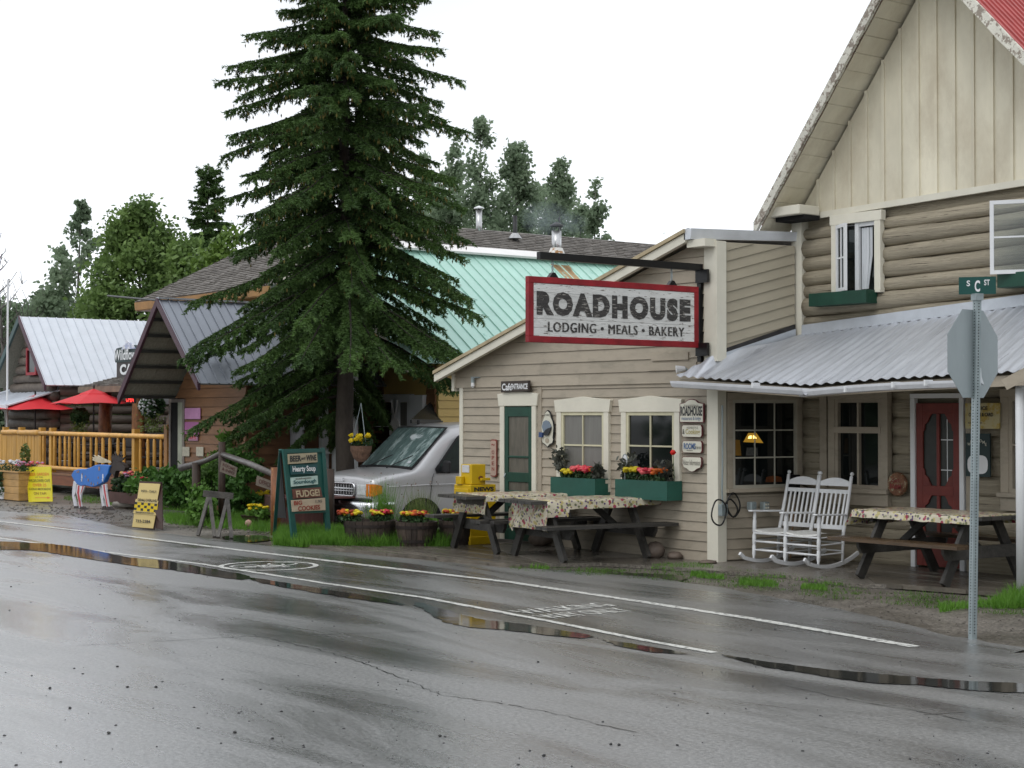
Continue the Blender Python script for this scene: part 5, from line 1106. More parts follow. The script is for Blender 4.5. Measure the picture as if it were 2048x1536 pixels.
# ================================================================== taxi sandwich board
TB=thing('taxi_board','dark framed sandwich board with tan panels and a yellow black checker band','sandwich board',G(292,1055))
TANP=M('tan_board_face',(.55,.43,.18),.5,.05,3,.02); BRF=M('dark_brown_frame',(.05,.025,.02),.5,.3,4,.1)
b0=G(265,1057); b1=G(306,1058.5); xd=(b1-b0); xd.z=0; nF=Vector((xd.y,-xd.x,0)).normalized(); tiltv=(Vector((0,0,1))*math.cos(.2)-nF*math.sin(.2)); n_=xd.normalized().cross(tiltv).normalized(); n_=n_ if n_.dot(EYE-b0)>0 else -n_
def hitF(px,py):
    d=ray(px,py); t_=(b0-EYE).dot(n_)/d.dot(n_); return EYE+d*t_
MBo=TB
slab([(279,962),(322,964),(308,1059),(264,1055)],BRF,'front_leaf',-.02,.02)
slab([(280,966),(321,968),(315,1003),(275,1000)],TANP,'panel',.004,.008); slab([(269,1027),(312,1030),(307,1057),(265,1054)],TANP,'panel',.004,.008)
slab([(273,998),(318,1002),(317,1008),(272,1004)],TANP,'panel',.013,.01); slab([(269,1021),(316,1026),(314,1031),(268,1027)],TANP,'panel',.013,.01)
YB=M('taxi_yellow',(.62,.44,.01),.4,.08,3,0)
slab([(271,1004),(317,1008),(315,1026),(269,1021)],YB,'checker_band',.01,.008)
A_,B_,C_,D_=[hitF(*q)+n_*.0195 for q in ((271,1004),(317,1008),(315,1026),(269,1021))]
for r in range(3):
    for k in range(7):
        if (k+r)%2==0:
            f_=lambda u,v:(A_.lerp(B_,u)).lerp(D_.lerp(C_,u),v); MB().add([f_(k/7,r/3),f_((k+1)/7-.03,r/3),f_((k+1)/7-.03,(r+.85)/3),f_(k/7,(r+.85)/3)],[(3,2,1,0)]).build('check',INK,TB)
for body,px,py,ww,hh_ in (('INFO - DAILY',300,983,31,4.5),('DENALI OVERLAND',297,1001,38,5.5),('TRANSPORTATION CO',291,1026,36,3.5),('733-2384',288,1043,29,6)):
    c=hitF(px,py)+n_*.03; sc_=(c-EYE).length/FPX; ux=(hitF(px+10,py+.6)-hitF(px,py)); uy=hitF(px,py-8)-hitF(px,py); text(body,'lettering',INK,TB,c,ux,uy,ww*(ux.length/10),hh_*(uy.length/8),.02)
tpR=hitF(322,964); MB().hexa([tpR,tpR-n_*.02-xd.normalized()*.0,hitF(279,962)-n_*.04,hitF(279,962)-n_*.02]+[tpR+Vector((0,0,.02))]*2+[hitF(279,962)+Vector((0,0,.02))]*2) if 0 else None
rb=G(325,1060); lb=G(283,1052)
MB().prism([hitF(279,962)-n_*.02,hitF(322,964)-n_*.02,Vector((rb.x,rb.y,0)),Vector((lb.x,lb.y,0))],-nF*.02).build('rear_leaf',BRF,TB,fixn=True)
MB().prism([hitF(322,965)-n_*.02,Vector((rb.x,rb.y,0.02)),hitF(309,1057)-n_*.022],xd.normalized()*.004).build('side_cloth',BRF,TB,fixn=True)
# ================================================================== sawhorse
SH=thing('sawhorse','weathered grey sawhorse standing at the road edge left of the menu board','sawhorse',G(430,1072))
s0=G(395,1072);s1=G(428,1076);s2=G(460,1078);s3=G(424,1073)
dep=lambda px,py,g: EYE+ray(px,py)*((Vector((g.x,g.y,0))-Vector((0,0,0))).length/ Vector((ray(px,py).x,ray(px,py).y,0)).length)
mid=G(430,1068); tl_=dep(411,986,mid)
tr_=dep(464,992,mid)
MB().bar(dep(410,987,G(425,1070)),dep(463,992,G(432,1070)),.05,.10,ext=.03).build('top_beam',GREYW,SH)
for (px,py,qx,qy) in ((396,1071,418,990),(429,1074,419,990),(436,1075,455,996),(463,1077,455,996)):
    MB().bar(G(px,py),dep(qx,qy,mid),.055,.035).build('leg',GREYW,SH)
for qx,qy in ((417,998),(454,1000)): p=dep(qx,qy,mid); MB().bar(p+Vector((-.03,-.03,-.03)),p+Vector((.03,.03,.05)),.07,.03).build('bracket',BLACK,SH)
# ================================================================== log handrail with two hanging boards
LOGG=M('grey_round_rail',(.085,.075,.068),.35,.35,3,.3,20,st=(3,3,1),spec=.5); LOGD=M('dark_brown_post',(.04,.024,.016),.6,.45,4,.4,25,st=(3,3,.8),peel=(.15,.07,.025),peelt=.64,peels=5)
HR=thing('log_handrail','rustic log handrail of dark posts and sloping grey rails left of the menu board','handrail',G(443,1010))
zr=28.5
def atZ(px,py,Z): d=ray(px,py); return EYE+d*(Z/d.dot(FWD))
def postat(px,ytop,ybot,Z,r,mat=LOGD):
    a=atZ(px,ytop,Z); b_=atZ(px,ybot,Z); MB().tube([Vector((a.x,a.y,-.02)),a],r,10,jit=.05).build('post',mat,HR,smooth=True)
postat(444,884,1010,29.5,.065); postat(393,925,1000,30.5,.08); postat(552,935,1052,26.8,.085,M('peeled_orange_post',(.17,.06,.02),.5,.5,4,.4,25,st=(3,3,.8),peel=(.40,.20,.05),peelt=.56,peels=5)); postat(660,938,1040,27.5,.075)
MB().tube([atZ(362,936,31),atZ(385,930,30.7),atZ(415,920,30.2),atZ(444,906,29.6)],[.07,.06,.05,.05],10,jit=.04).build('rail',LOGG,HR,smooth=True)
MB().tube([atZ(444,908,29.5),atZ(500,928,28.2),atZ(552,951,26.9)],[.05,.055,.05],10,jit=.03).build('rail',LOGG,HR,smooth=True)
MB().tube([atZ(645,944,27.6),atZ(652,952,27.6),atZ(661,961,27.5)],[.05,.05,.05],10,jit=.03).build('rail',LOGG,HR,smooth=True)
for i,(P_,lab,wds) in enumerate(((((443,921),(475,935),(471,955),(439,943)),'small tilted grey board hanging under the handrail near the dark post',('ROOMS','& INFO')),(((514,951),(547,964),(546,982),(511,970)),'grey tilted board hanging at the lower end of the handrail',('OFFICE',)))):
    Z=28.9 if i==0 else 27.3; q=[atZ(x,y,Z) for x,y in P_]; t=thing('hanging_board',lab,'sign',q[3]); nv=(q[1]-q[0]).cross(q[3]-q[0]).normalized(); nv=nv if nv.dot(EYE-q[0])>0 else -nv
    MB().prism(q,-nv*.02).build('board',M('grey_hanging_board',(.17,.14,.11),.6,.3,8,.3,30),t,fixn=True); cen=(q[0]+q[2])*.5; up_=(q[0]-q[3])
    for k,wd_ in enumerate(wds): text(wd_,'lettering',M('dark_red_ink',(.09,.035,.03),.6,.3,9,0),t,cen+nv*.004+up_*(.18-.36*k if len(wds)>1 else 0),q[1]-q[0],up_,(q[1]-q[0]).length*.75,up_.length*(.26 if len(wds)>1 else .45),.02)
    for u in (.15,.85): p=q[0].lerp(q[1],u); MB().tube([p,p+Vector((0,0,.09))],.004,4).build('hanging_wire',BLACK,t)
# ================================================================== YELLOW SHOP (behind spruce) with teal roof
BRN=M('orange_brown_siding',(.19,.095,.045),.55,.15,2,.15,30,st=(1,1,5),rnd=.08); YLW=M('yellow_siding',(.50,.36,.12),.55,.06,2,.1,30,rnd=.04); TEAL=M('teal_roof_sheet',(.42,.66,.57),.4,.06,2,.05,20,st=(1,1,1),rnd=.025,peel=(.27,.52,.43),peelt=.64,peels=1.5)
PW=M('porch_white_paint',(.60,.62,.62),.5,.06,3,.05,30,rnd=.03)
SHX=-30.0; SHZ=onX(905,503,SHX).z
YS=thing('yellow_shop','yellow shop with pale teal ribbed roof standing behind the big spruce and the van','shop',(-30,18.5,0))
WY=Wall((-40,18.6),(0,18.6)); WYs=Wall((-26.75,0),(-26.75,40))
zE=2.95
MB().box(-33.2,-26.78,18.62,27.5,0,zE).build('wall_core',YLW,YS)
MB().prism([(-33.2,18.62,zE),(-26.8,18.62,zE),(SHX,18.62,SHZ-.15)],(0,8.8,0)).build('wall_core',YLW,YS,fixn=True)
siding(WY,[(6.8,.35),(13.2,.35),(13.2,2.9),(6.8,2.9)],.2,BRN,YS,[(11.3,12.9,0,3)],th=.03)
siding(WYs,[(18.62,.3),(27,.3),(27,zE),(18.62,zE)],.16,YLW,YS,th=.025)
yr0,yr1=17.55,28.0; ridge0=Vector((SHX,yr0,SHZ)); ridge1=Vector((SHX,yr1,onX(1262,522,SHX).z if False else SHZ))
eR=-26.25; ez=SHZ-(eR-SHX)*.70
roofpanels(YS,ridge0,ridge1,Vector((eR,yr0,ez)),Vector((eR,yr1,ez)),.30,TEAL,rib=.022,ribn=1)
roofpanels(YS,ridge0,ridge1,Vector((-33.7,yr0,ez)),Vector((-33.7,yr1,ez)),.30,TEAL,rib=.022,ribn=1)
m=MB(); m.bar(ridge0+Vector((.06,0,.05)),ridge1+Vector((.06,0,.05)),.42,.05,up=(0.45,0,1)); m.build('ridge_cap',M('white_ridge_cap',(.72,.70,.68),.4,.04,3,0),YS)
for sx in (1,-1):
    a=ridge0; b_=Vector((eR if sx>0 else -33.7,yr0,ez)); MB().hexa([a+Vector((0,0,-.2)),b_+Vector((0,0,-.2)),b_+Vector((0,.05,-.2)),a+Vector((0,.05,-.2)),a+Vector((0,-.02,-.03)),b_+Vector((0,-.02,-.03)),b_+Vector((0,.05,-.03)),a+Vector((0,.05,-.03))]).build('bargeboard',CREAM,YS,fixn=True)
# shop window pair behind the basket and white panels
for (x0,y0,x1,y1,gl) in ((745,905,790,800,GLASSD),(800,905,822,800,CURT)):
    a=WY.uv(x0,y0); b_=WY.uv(x1,y1); window(WY,a[0],b_[0],a[1],b_[1],YS,PW,gl,1,2,case=.12,d=.08)
a=WY.uv(826,940); b_=WY.uv(842,790); MB().wbox(WY,a[0],b_[0]+.2,.3,b_[1],0,.1).build('white_panel',PW,YS)
a=WY.uv(742,700);b_=WY.uv(705,660); window(WY,b_[0],a[0],a[1],b_[1],YS,PW,GLASSD,1,1,case=.1,d=.06)
# porch: floor, posts, rails, roof edge
MB().box(-33.9,-27.4,16.9,18.6,.1,.36).build('porch_floor',M('red_brown_porch_board',(.10,.045,.04),.4,.25,3,.2,20,st=(.5,5,1)),YS)
wp_=Wall((-40,17.0),(0,17.0)); posts=[]
for px in (507,575,641,): 
    s,_=wp_.uv(px,980); posts.append(s); MB().wbox(wp_,s-.07,s+.07,.36,3.0,-.14,0).build('porch_post',PW,YS)
    MB().wbox(wp_,s-.10,s+.10,2.6,2.72,-.17,.03).build('post_collar',PW,YS)
s4=wp_.uv(700,980)[0]; MB().wbox(wp_,s4-.07,s4+.07,.36,3.0,-.14,0).build('porch_post',PW,YS); posts.append(s4)
for a,b_ in zip(posts[:-1],posts[1:]):
    mid_=(a+b_)/2; MB().wbox(wp_,mid_-.08,mid_+.08,.36,1.30,-.12,.0).build('newel_post',PW,YS)
    for u,v in ((a+.07,mid_-.08),(mid_+.08,b_-.07)):
        MB().wbox(wp_,u,v,1.16,1.22,-.10,-.02).build('handrail',PW,YS); MB().wbox(wp_,u,v,.44,.49,-.09,-.04).build('bottom_rail',PW,YS)
        n=int((v-u)/.14)
        for k in range(n): q=u+(v-u)*(k+.5)/n; MB().wbox(wp_,q-.018,q+.018,.49,1.16,-.08,-.045).build('baluster',PW,YS)
MB().box(-34.0,-27.2,16.8,18.6,3.0,3.12).build('porch_ceiling',BRN,YS)
MB().prism([(-33.9,16.98,.02),(-27.4,16.98,.02),(-27.4,16.98,.36),(-33.9,16.98,.36)],(0,-.02,0)).build('skirt',MATS['red_brown_porch_board'],YS,fixn=True)
# black propped awning by the van
a=onX(822,838,-25.9); b_=onX(928,842,-25.9); c=onX(858,805,-26.6)
AW=thing('black_awning','black sloping awning sheet over the silver van roof beside the cafe','awning',(-26.3,a.y,a.z)); m=MB()
P0=onY(822,838,17.6);P1=onY(960,842,20.2);P2=onY(960,800,20.6);P3=onY(862,803,18.6)
m.prism([P0,P1,P2,P3],(0,0,-.03)); m.build('sheet',M('black_sheet',(.012,.014,.014),.25,.3,3,.05,10),AW,fixn=True)
MB().tube([P0+Vector((.1,.1,-.02)),Vector((P0.x+.1,P0.y+.1,0))],.03,6).build('prop',BLACK,AW)
MB().bar(P0+Vector((0,0,-.05)),P1+Vector((0,0,-.05)),.04,.07).build('front_rail',BLACK,AW)
# stovepipes
STP=M('stainless_pipe',(.45,.45,.45),.3,.15,8,.02,10,metal=.9,peel=(.25,.22,.18),peelt=.6,peels=5); STK=M('sooty_cap',(.02,.02,.02),.5,.3,8,0)
base=onX(1113,508,SHX+.12); tz=onX(1113,462,SHX+.12).z
t=thing('stovepipe','stainless stovepipe with black cap and rusty stained foot on the teal roof ridge','chimney',base)
MB().tube([base-Vector((0,0,.1)),(base.x,base.y,tz)],.115,16).build('pipe',STP,t,smooth=True); MB().tube([base,base+Vector((0,0,.14))],[.2,.14],16).build('flashing',M('white_metal_flashing',(.6,.58,.55),.4,.1,5,0,peel=(.3,.15,.05),peelt=.55,peels=9),t)
MB().lathe((base.x,base.y,tz),[(.12,.10),(.17,.11),(.15,.14),(.03,.20),(.005,.23)],16).build('cap',STK,t)
for k in range(4): a=k*math.pi/2+.4; MB().bar((base.x+.1*math.cos(a),base.y+.1*math.sin(a),tz-.02),(base.x+.13*math.cos(a),base.y+.13*math.sin(a),tz+.12),.02,.012).build('cap_bracket',STK,t)
# rust streaks: flat stains on the sheets below the pipe
RST=M('rust_stain',(.42,.27,.13),.6,.3,4,0,peel=(.34,.52,.42),peelt=.56,peels=7)
def rline(x,y,k): return Vector((x,y,SHZ-(x-SHX)*.70+k))
for dy,l,w_ in ((-.16,1.5,.1),(.13,1.2,.09),(0,.55,.3)):
    y=base.y+dy; x0=SHX+.24; MB().add([rline(x0,y-w_,.012),rline(x0,y+w_,.012),rline(x0+l,y+w_*.25,.012),rline(x0+l,y-w_*.25,.012)],[(3,2,1,0)]).build('rust_streak',RST,YS)
# ================================================================== big shingled lodge behind
LZ=6.95; LX0,LXr,LX1=-40.6,-37.0,-33.0
SHG=M('grey_shingle',(.155,.14,.125),.7,.35,6,.3,60,st=(1,1,1),rnd=0); WOODF=M('golden_fascia',(.36,.19,.06),.5,.2,3,.1,20)
ec=onY(270,604,18.4); print('lodge corner',ec)
BL=thing('shingled_lodge','large brown lodge with long grey shingled hip roof rising behind the two shops','lodge',(LXr,22,0))
ex0=ec.x; ez0=ec.z; ex1=-33.2; yf=18.4; yb2=46
rz_=onX(1000,463,-36.8).z; rx_=(ex0+ex1)/2
rid0=Vector((rx_,yf+3.3,rz_)); rid1=Vector((rx_,yb2,rz_))
print('ridge z',rz_,'rx',rx_,'ez0',ez0)
e00=Vector((ex0,yf,ez0)); e10=Vector((ex1,yf,ez0)); e11=Vector((ex1,yb2,ez0)); e01=Vector((ex0,yb2,ez0))
shingles(BL,rid0,rid1,e10,e11,SHG); shingles(BL,rid1,rid0,e01,e00,SHG); shingles(BL,rid0,rid0+Vector((.01,0,0)),e00,e10,SHG)
MB().hexa([e00+Vector((0,0,-.22)),e10+Vector((0,0,-.22)),e10+Vector((0,.05,-.22)),e00+Vector((0,.05,-.22)),e00+Vector((0,-.02,-.02)),e10+Vector((0,-.02,-.02)),e10+Vector((0,.05,-.02)),e00+Vector((0,.05,-.02))]).build('fascia',WOODF,BL,fixn=True)
MB().hexa([e10+Vector((-.05,0,-.22)),e11+Vector((-.05,0,-.22)),e11+Vector((0,0,-.22)),e10+Vector((0,0,-.22)),e10+Vector((-.05,0,-.1)),e11+Vector((-.05,0,-.1)),e11+Vector((0,0,-.1)),e10+Vector((0,0,-.1))]).build('fascia',WOODF,BL,fixn=True)
MB().box(ex0+.7,ex1-.5,yf+.7,yb2-1,0,ez0-.05).build('wall',M('dark_brown_siding',(.07,.035,.02),.6,.3,3,.2,10,st=(1,1,6)),BL)
MB().box(ex0,ex1-.05,yf+.03,yf+.8,ez0-.24,ez0-.2).build('soffit',WOODF,BL)
dz=onX(541,455,rx_+1.0); dx=rx_+.9
dm=MB(); q=onY(541,456,21.2); 
dmf=[(q.x-.75,q.y,q.z-.85),(q.x+.75,q.y,q.z-.85),(q.x,q.y,q.z)]
MB().prism([Vector(v) for v in dmf],(0,2.2,0)).build('dormer_wall',MATS['dark_brown_siding'],BL,fixn=True)
for sx in (-1,1): MB().bar((q.x,q.y-.1,q.z+.06),(q.x+sx*.95,q.y-.1,q.z-1.0),.12,.12).build('dormer_fascia',WOODF,BL); MB().hexa([Vector(v) for v in ((q.x,q.y-.15,q.z+.06),(q.x+sx*.95,q.y-.15,q.z-1.0),(q.x+sx*.95,q.y+2.5,q.z-1.0),(q.x,q.y+2.5,q.z+.06),(q.x,q.y-.15,q.z+.14),(q.x+sx*.95,q.y-.15,q.z-.92),(q.x+sx*.95,q.y+2.5,q.z-.92),(q.x,q.y+2.5,q.z+.14))]).build('dormer_roof',SHG,BL,fixn=True)
# roof vents on the lodge ridge
p=onX(958,460,rx_+.05); t=thing('vent_pipe','tall bright steel vent pipe with round cap on the grey lodge ridge','chimney',p)
tzz=onX(958,421,rx_).z; MB().tube([(p.x,p.y,p.z-.3),(p.x,p.y,tzz)],.085,12).build('pipe',STP,t,smooth=True); MB().lathe((p.x,p.y,tzz+.04),[(.14,.0),(.14,.03),(.02,.08)],14).build('cap',WHITEP,t); MB().tube([(p.x,p.y,tzz),(p.x,p.y,tzz+.06)],.05,8).build('neck',STK,t)
p=onX(1030,470,rx_+.5); t=thing('vent_pipe','thin black vent pipe on the grey lodge roof between the two metal pipes','chimney',p)
MB().tube([(p.x,p.y,p.z-.5),(p.x,p.y,onX(1030,432,p.x).z)],.06,10).build('pipe',STK,t,smooth=True); MB().tube([p-Vector((0,0,.1)),p+Vector((0,0,.05))],[.2,.08],10).build('flashing',STP,t)
# smoke (thin real volume)
sm=bpy.data.materials.new('thin_smoke'); sm.use_nodes=True; n=sm.node_tree.nodes; L=sm.node_tree.links; n.remove(n['Principled BSDF'])
pv=n.new('ShaderNodeVolumePrincipled'); pv.inputs['Color'].default_value=(.75,.85,1,1); tc=n.new('ShaderNodeTexCoord'); gr=n.new('ShaderNodeTexGradient'); gr.gradient_type='SPHERICAL'
L.new(tc.outputs['Object'],gr.inputs[0]); nz=n.new('ShaderNodeTexNoise'); nz.inputs['Scale'].default_value=1.2; L.new(tc.outputs['Object'],nz.inputs['Vector'])
mu=n.new('ShaderNodeMath'); mu.operation='MULTIPLY'; L.new(gr.outputs[0],mu.inputs[0]); L.new(nz.outputs[0],mu.inputs[1]); m2=n.new('ShaderNodeMath'); m2.operation='MULTIPLY'; m2.inputs[1].default_value=.55; L.new(mu.outputs[0],m2.inputs[0]); L.new(m2.outputs[0],pv.inputs['Density']); L.new(pv.outputs[0],n['Material Output'].inputs['Volume'])
def puff(px,py,X,r):
    p=onX(px,py,X); v,f=icos((0,0,0),1.0,0,1); o=MB().add(v,f).build('smoke',sm,None,sub=1,kind='stuff'); o.location=p; o.scale=(r[0],r[1],r[2])
puff(1092,438,SHX+.1,(.6,1.0,.6)); puff(1145,447,SHX+.1,(.4,.6,.4))
# ================================================================== SMALL BROWN SHOP with grey metal roof
ZR=onY(315,599,14.35); eRr=onY(397,767,14.35); eLl=onY(237,795,14.35)
BS=thing('brown_gift_shop','small orange brown shop with steep grey metal roof and deep purple edged gable','shop',(ZR.x,15.6,0))
GREYR=M('grey_metal_roof',(.27,.29,.33),.42,.05,3,.05,20,metal=.35,rnd=.03); PURP=M('purple_brown_fascia',(.075,.035,.05),.45,.2,3,0); UND=M('translucent_tin_underside',(.27,.26,.21),.6,.2,3,.1,20,st=(8,8,1),rnd=.05)
yb3=20.2; v0=Vector((0,0,0))
def bk(p,y): return Vector((p.x,y,p.z))
roofpanels(BS,ZR,bk(ZR,yb3),eRr,bk(eRr,yb3),.21,GREYR,rib=.025)
roofpanels(BS,ZR,bk(ZR,yb3),eLl,bk(eLl,yb3),.30,UND,rib=.025)
MB().bar(ZR+Vector((0,0,.03)),bk(ZR,yb3)+Vector((0,0,.03)),.14,.03).build('ridge_cap',GALV,BS)
for e in (eRr,eLl):
    MB().hexa([ZR+Vector((0,-.02,-.13)),e+Vector((0,-.02,-.13)),e+Vector((0,.04,-.13)),ZR+Vector((0,.04,-.13)),ZR+Vector((0,-.03,.03)),e+Vector((0,-.03,.03)),e+Vector((0,.04,.03)),ZR+Vector((0,.04,.03))]).build('fascia',PURP,BS,fixn=True)
for k in range(1,7):
    a=ZR.lerp(eLl,k/6.3); MB().bar(a+Vector((0,.05,-.08)),Vector((a.x,15.6,a.z-.08)),.09,.06).build('purlin',M('dark_purlin',(.035,.035,.03),.6,.2,4,0),BS)
wallF=15.6; WS=Wall((-40,wallF),(0,wallF)); xl=eLl.x+.35; 
xl=-40+WS.uv(334,900)[0]; xr=eRr.x-.42
def rz2(x): return (ZR.z+(eRr.z-ZR.z)*(x-ZR.x)/(eRr.x-ZR.x) if x>ZR.x else ZR.z+(eLl.z-ZR.z)*(x-ZR.x)/(eLl.x-ZR.x))-.14
MB().prism([(xl,wallF+.03,0),(xr,wallF+.03,0),(xr,wallF+.03,rz2(xr)),(ZR.x,wallF+.03,rz2(ZR.x)),(xl,wallF+.03,rz2(xl))],(0,4.2,0)).build('wall_core',BRN,BS,fixn=True)
dl=WS.uv(345,860)[0]; dr=WS.uv(369,860)[0]
siding(WS,[(xl+40,.2),(xr+40,.2),(xr+40,rz2(xr)),(ZR.x+40,rz2(ZR.x)),(xl+40,rz2(xl))],.19,BRN,BS,[(dl,dr,0,2.4)],th=.03)
WSs=Wall((xr+.0,0),(xr+.0,40)); siding(WSs,[(wallF,.2),(19.8,.2),(19.8,rz2(xr)-.05),(wallF,rz2(xr)-.05)],.19,BRN,BS,th=.03)
MB().wbox(WS,xl+40-.03,xl+40+.12,0,rz2(xl)-.1,0,.06).build('corner_board',M('orange_corner_board',(.34,.16,.045),.5,.2,3,0),BS)
c=WS.pt(xl+40+.03,2.30,.1); MB().box(c.x-.09,c.x+.09,c.y-.08,c.y+.08,c.z-.14,c.z+.1).build('post_cap',GALV,BS)
zt2=WS.uv(355,805)[1]
MB().wbox(WS,dl,dr,.15,zt2,.0,.035).build('door_opening',DARK,BS); b=MB(); b.wbox(WS,dl-.07,dl,.15,zt2+.07,0,.05); b.wbox(WS,dr,dr+.07,.15,zt2+.07,0,.05); b.wbox(WS,dl,dr,zt2,zt2+.07,0,.05); b.build('door_frame',M('brown_grey_frame',(.20,.17,.15),.5,.2,3,0),BS)
MB().wbox(WS,dl+(dr-dl)*.62,dr-.02,.18,zt2,.036,.05).build('open_door_leaf',M('pale_green_frame',(.30,.31,.24),.5,.2,3,0),BS)
for (x0,y0,x1,y1,cl,lb) in ((374,816,405,838,(.42,.20,.36),'lilac pink poster with mauve band beside the brown shop door, upper'),(374,844,402,868,(.36,.11,.28),'deep mauve poster beside the brown shop door, middle'),(380,869,400,881,(.35,.16,.25),'small plum coloured board below the mauve posters')):
    a=WS.uv(x0,y1); b_=WS.uv(x1,y0); t=thing('shop_poster',lb,'poster',WS.pt(a[0],a[1],.05)); MB().wbox(WS,a[0],b_[0],a[1],b_[1],.04,.055).build('board',M('poster_%d'%x0 + str(y0),cl,.5,.1,6,0),t)
    if y0==869: text('GIFTS','lettering',PINK,t,WS.pt((a[0]+b_[0])/2,(a[1]+b_[1])/2,.058),WS.sd,Zv,(b_[0]-a[0])*.7,(b_[1]-a[1])*.5,.02)
for x0,lb in ((369,'cream notice on the brown shop wall above the shrubs, left one'),(397,'cream notice on the brown shop wall above the shrubs, right one')):
    a=WS.uv(x0,912); b_=WS.uv(x0+14,894); t=thing('notice',lb,'notice',WS.pt(a[0],a[1],.05)); MB().wbox(WS,a[0],b_[0],a[1],b_[1],.04,.055).build('board',M('cream_notice',(.45,.42,.33),.6,.2,14,0),t)
p=onY(176,597,14.6); p2=ZR; t=thing('ridge_pole','long thin dark pole jutting left from the brown shop gable peak','pole',ZR); MB().tube([ZR+Vector((0,.05,-.02)),onY(176,597,13.2) if False else Vector((ZR.x-3.2,ZR.y+.35,onY(176,597,ZR.y+.35).z))],.022,6).build('pole',BLACK,t)
# clothes hanging on the porch
def shirt(px0,py0,px1,py1,Y,mat,label):
    a=onY(px0,py0,Y); b_=onY(px1,py1,Y); t=thing('hanging_shirt',label,'shirt',((a.x+b_.x)/2,Y,b_.z)); w2=(b_.x-a.x)/2; h=a.z-b_.z; cx=(a.x+b_.x)/2; vs=[];fs=[]
    prof=[(0,.62,.0),(.10,1.0,.05),(.32,1.0,.06),(.34,.62,.05),(.7,.6,.05),(1.0,.64,.04)]
    n=12
    for k,(u,w_,d_) in enumerate(prof):
        for j in range(n):
            an=2*math.pi*j/n; vs.append((cx+math.cos(an)*w2*w_,Y+math.sin(an)*.07*(1+.3*math.sin(an*3+k)),a.z-h*u))
        if k:
            for j in range(n): fs.append(((k-1)*n+j,(k-1)*n+(j+1)%n,k*n+(j+1)%n,k*n+j))
    MB().add(vs,fs).build('cloth',mat,t,smooth=True); MB().tube([(cx,Y,a.z),(cx,Y,a.z+.12)],.006,4).build('hook',BLACK,t)
shirt(520,812,562,884,16.6,M('black_cotton',(.008,.008,.01),.9,.2,5,0),'black t-shirt hanging on the white porch under the spruce')
shirt(574,838,616,902,16.6,M('pale_cotton',(.50,.50,.53),.8,.05,5,.05),'pale grey white dress hanging on the porch above the menu board')
# dream catcher (oval, lacy)
c=onY(789,853,18.0); t=thing('lace_oval','white lacy oval hanging before the shop window left of the van windscreen','ornament',c); mo=M('white_lace',(.5,.48,.46),.7,.1,5,.1,peel=(.06,.06,.06),peelt=.60,peels=22)
q0=onY(779,853,18.0); rx3=(onY(800,853,18.0).x-q0.x)/2*1.0; rz3=(onY(789,828,18.0).z-onY(789,883,18.0).z)/2
MB().prism([(c.x+rx3*math.cos(a),c.y,c.z+rz3*math.sin(a)-.1) for a in [i*math.pi/14 for i in range(28)]],(0,.02,0)).build('web',mo,t,fixn=True)
for s_ in (-1,1): MB().tube([(c.x,c.y,c.z+rz3-.1),(c.x+s_*.12,c.y,c.z+rz3+.25)],.008,4).build('strap',MATS['white_lace'],t)
# ================================================================== LOG CAFE on the left
rA=onY(38,633,17.2); eA=onY(90,770,17.2); eB=onY(-6,752,17.2)
LC=thing('log_cafe','dark log cafe with gleaming white ribbed metal roof at the left edge','cafe',(rA.x,18.5,0))
WROOF=M('white_metal_roof',(.66,.69,.74),.38,.05,3,.03,20,metal=.2,rnd=.015); GF=M('green_grey_fascia',(.06,.10,.10),.5,.2,3,0); DLOG=M('dark_weathered_log',(.13,.105,.085),.6,.4,2,.3,20,st=(3,.5,3),rnd=.2)
yb4=26
roofpanels(LC,rA,bk(rA,yb4),eA,bk(eA,yb4),.27,WROOF,rib=.022); 
eB=Vector((rA.x-(eA.x-rA.x)*1.15,17.2,eA.z)); roofpanels(LC,rA,bk(rA,yb4),eB,bk(eB,yb4),.42,UND,rib=.03)
for e,mt in ((eA,WROOF),(eB,GF)): MB().hexa([rA+Vector((0,-.02,-.16)),e+Vector((0,-.02,-.16)),e+Vector((0,.04,-.16)),rA+Vector((0,.04,-.16)),rA+Vector((0,-.03,.03)),e+Vector((0,-.03,.03)),e+Vector((0,.04,.03)),rA+Vector((0,.04,.03))]).build('fascia',PURP if mt is WROOF else GF,LC,fixn=True)
gy=17.62
def logrow(x0,y0,x1,y1,z,r,par,mat=None,nm='log'):
    n=6; pts=[(x0+(x1-x0)*i/n,y0+(y1-y0)*i/n,z+random.uniform(-.01,.01)) for i in range(n+1)]; MB().tube(pts,[r*random.uniform(.93,1.06) for _ in pts],10,jit=.03).build(nm,mat or DLOG,par,smooth=True)
hw=(eA.x-rA.x)-.25; z=.15
while z<rA.z-.3:
    w_=hw-.15 if z<eA.z-.25 else hw*(rA.z-z)/(rA.z-eA.z)-.35
    if w_<.12: z+=.255; continue
    logrow(rA.x-w_-.1,gy,rA.x+w_+.1,gy,z,.135,LC)
    if z<eA.z-.3: logrow(rA.x+hw-.15,gy+.15,rA.x+hw-.15,25.5,z+.13,.135,LC)
    z+=.255
a=onY(57,745,17.45); b_=onY(73,700,17.45); MB().box(a.x,b_.x,17.44,17.5,a.z,b_.z).build('window',GLASSD,LC); m=MB()
for q0_,q1_,q2_,q3_ in ((a.x-.08,a.x,a.z-.08,b_.z+.08),(b_.x,b_.x+.08,a.z-.08,b_.z+.08),(a.x,b_.x,a.z-.08,a.z),(a.x,b_.x,b_.z,b_.z+.08)): m.box(q0_,q1_,17.40,17.48,q2_,q3_)
m.build('window_frame',M('red_window_frame',(.30,.02,.03),.5,.1,3,0),LC)
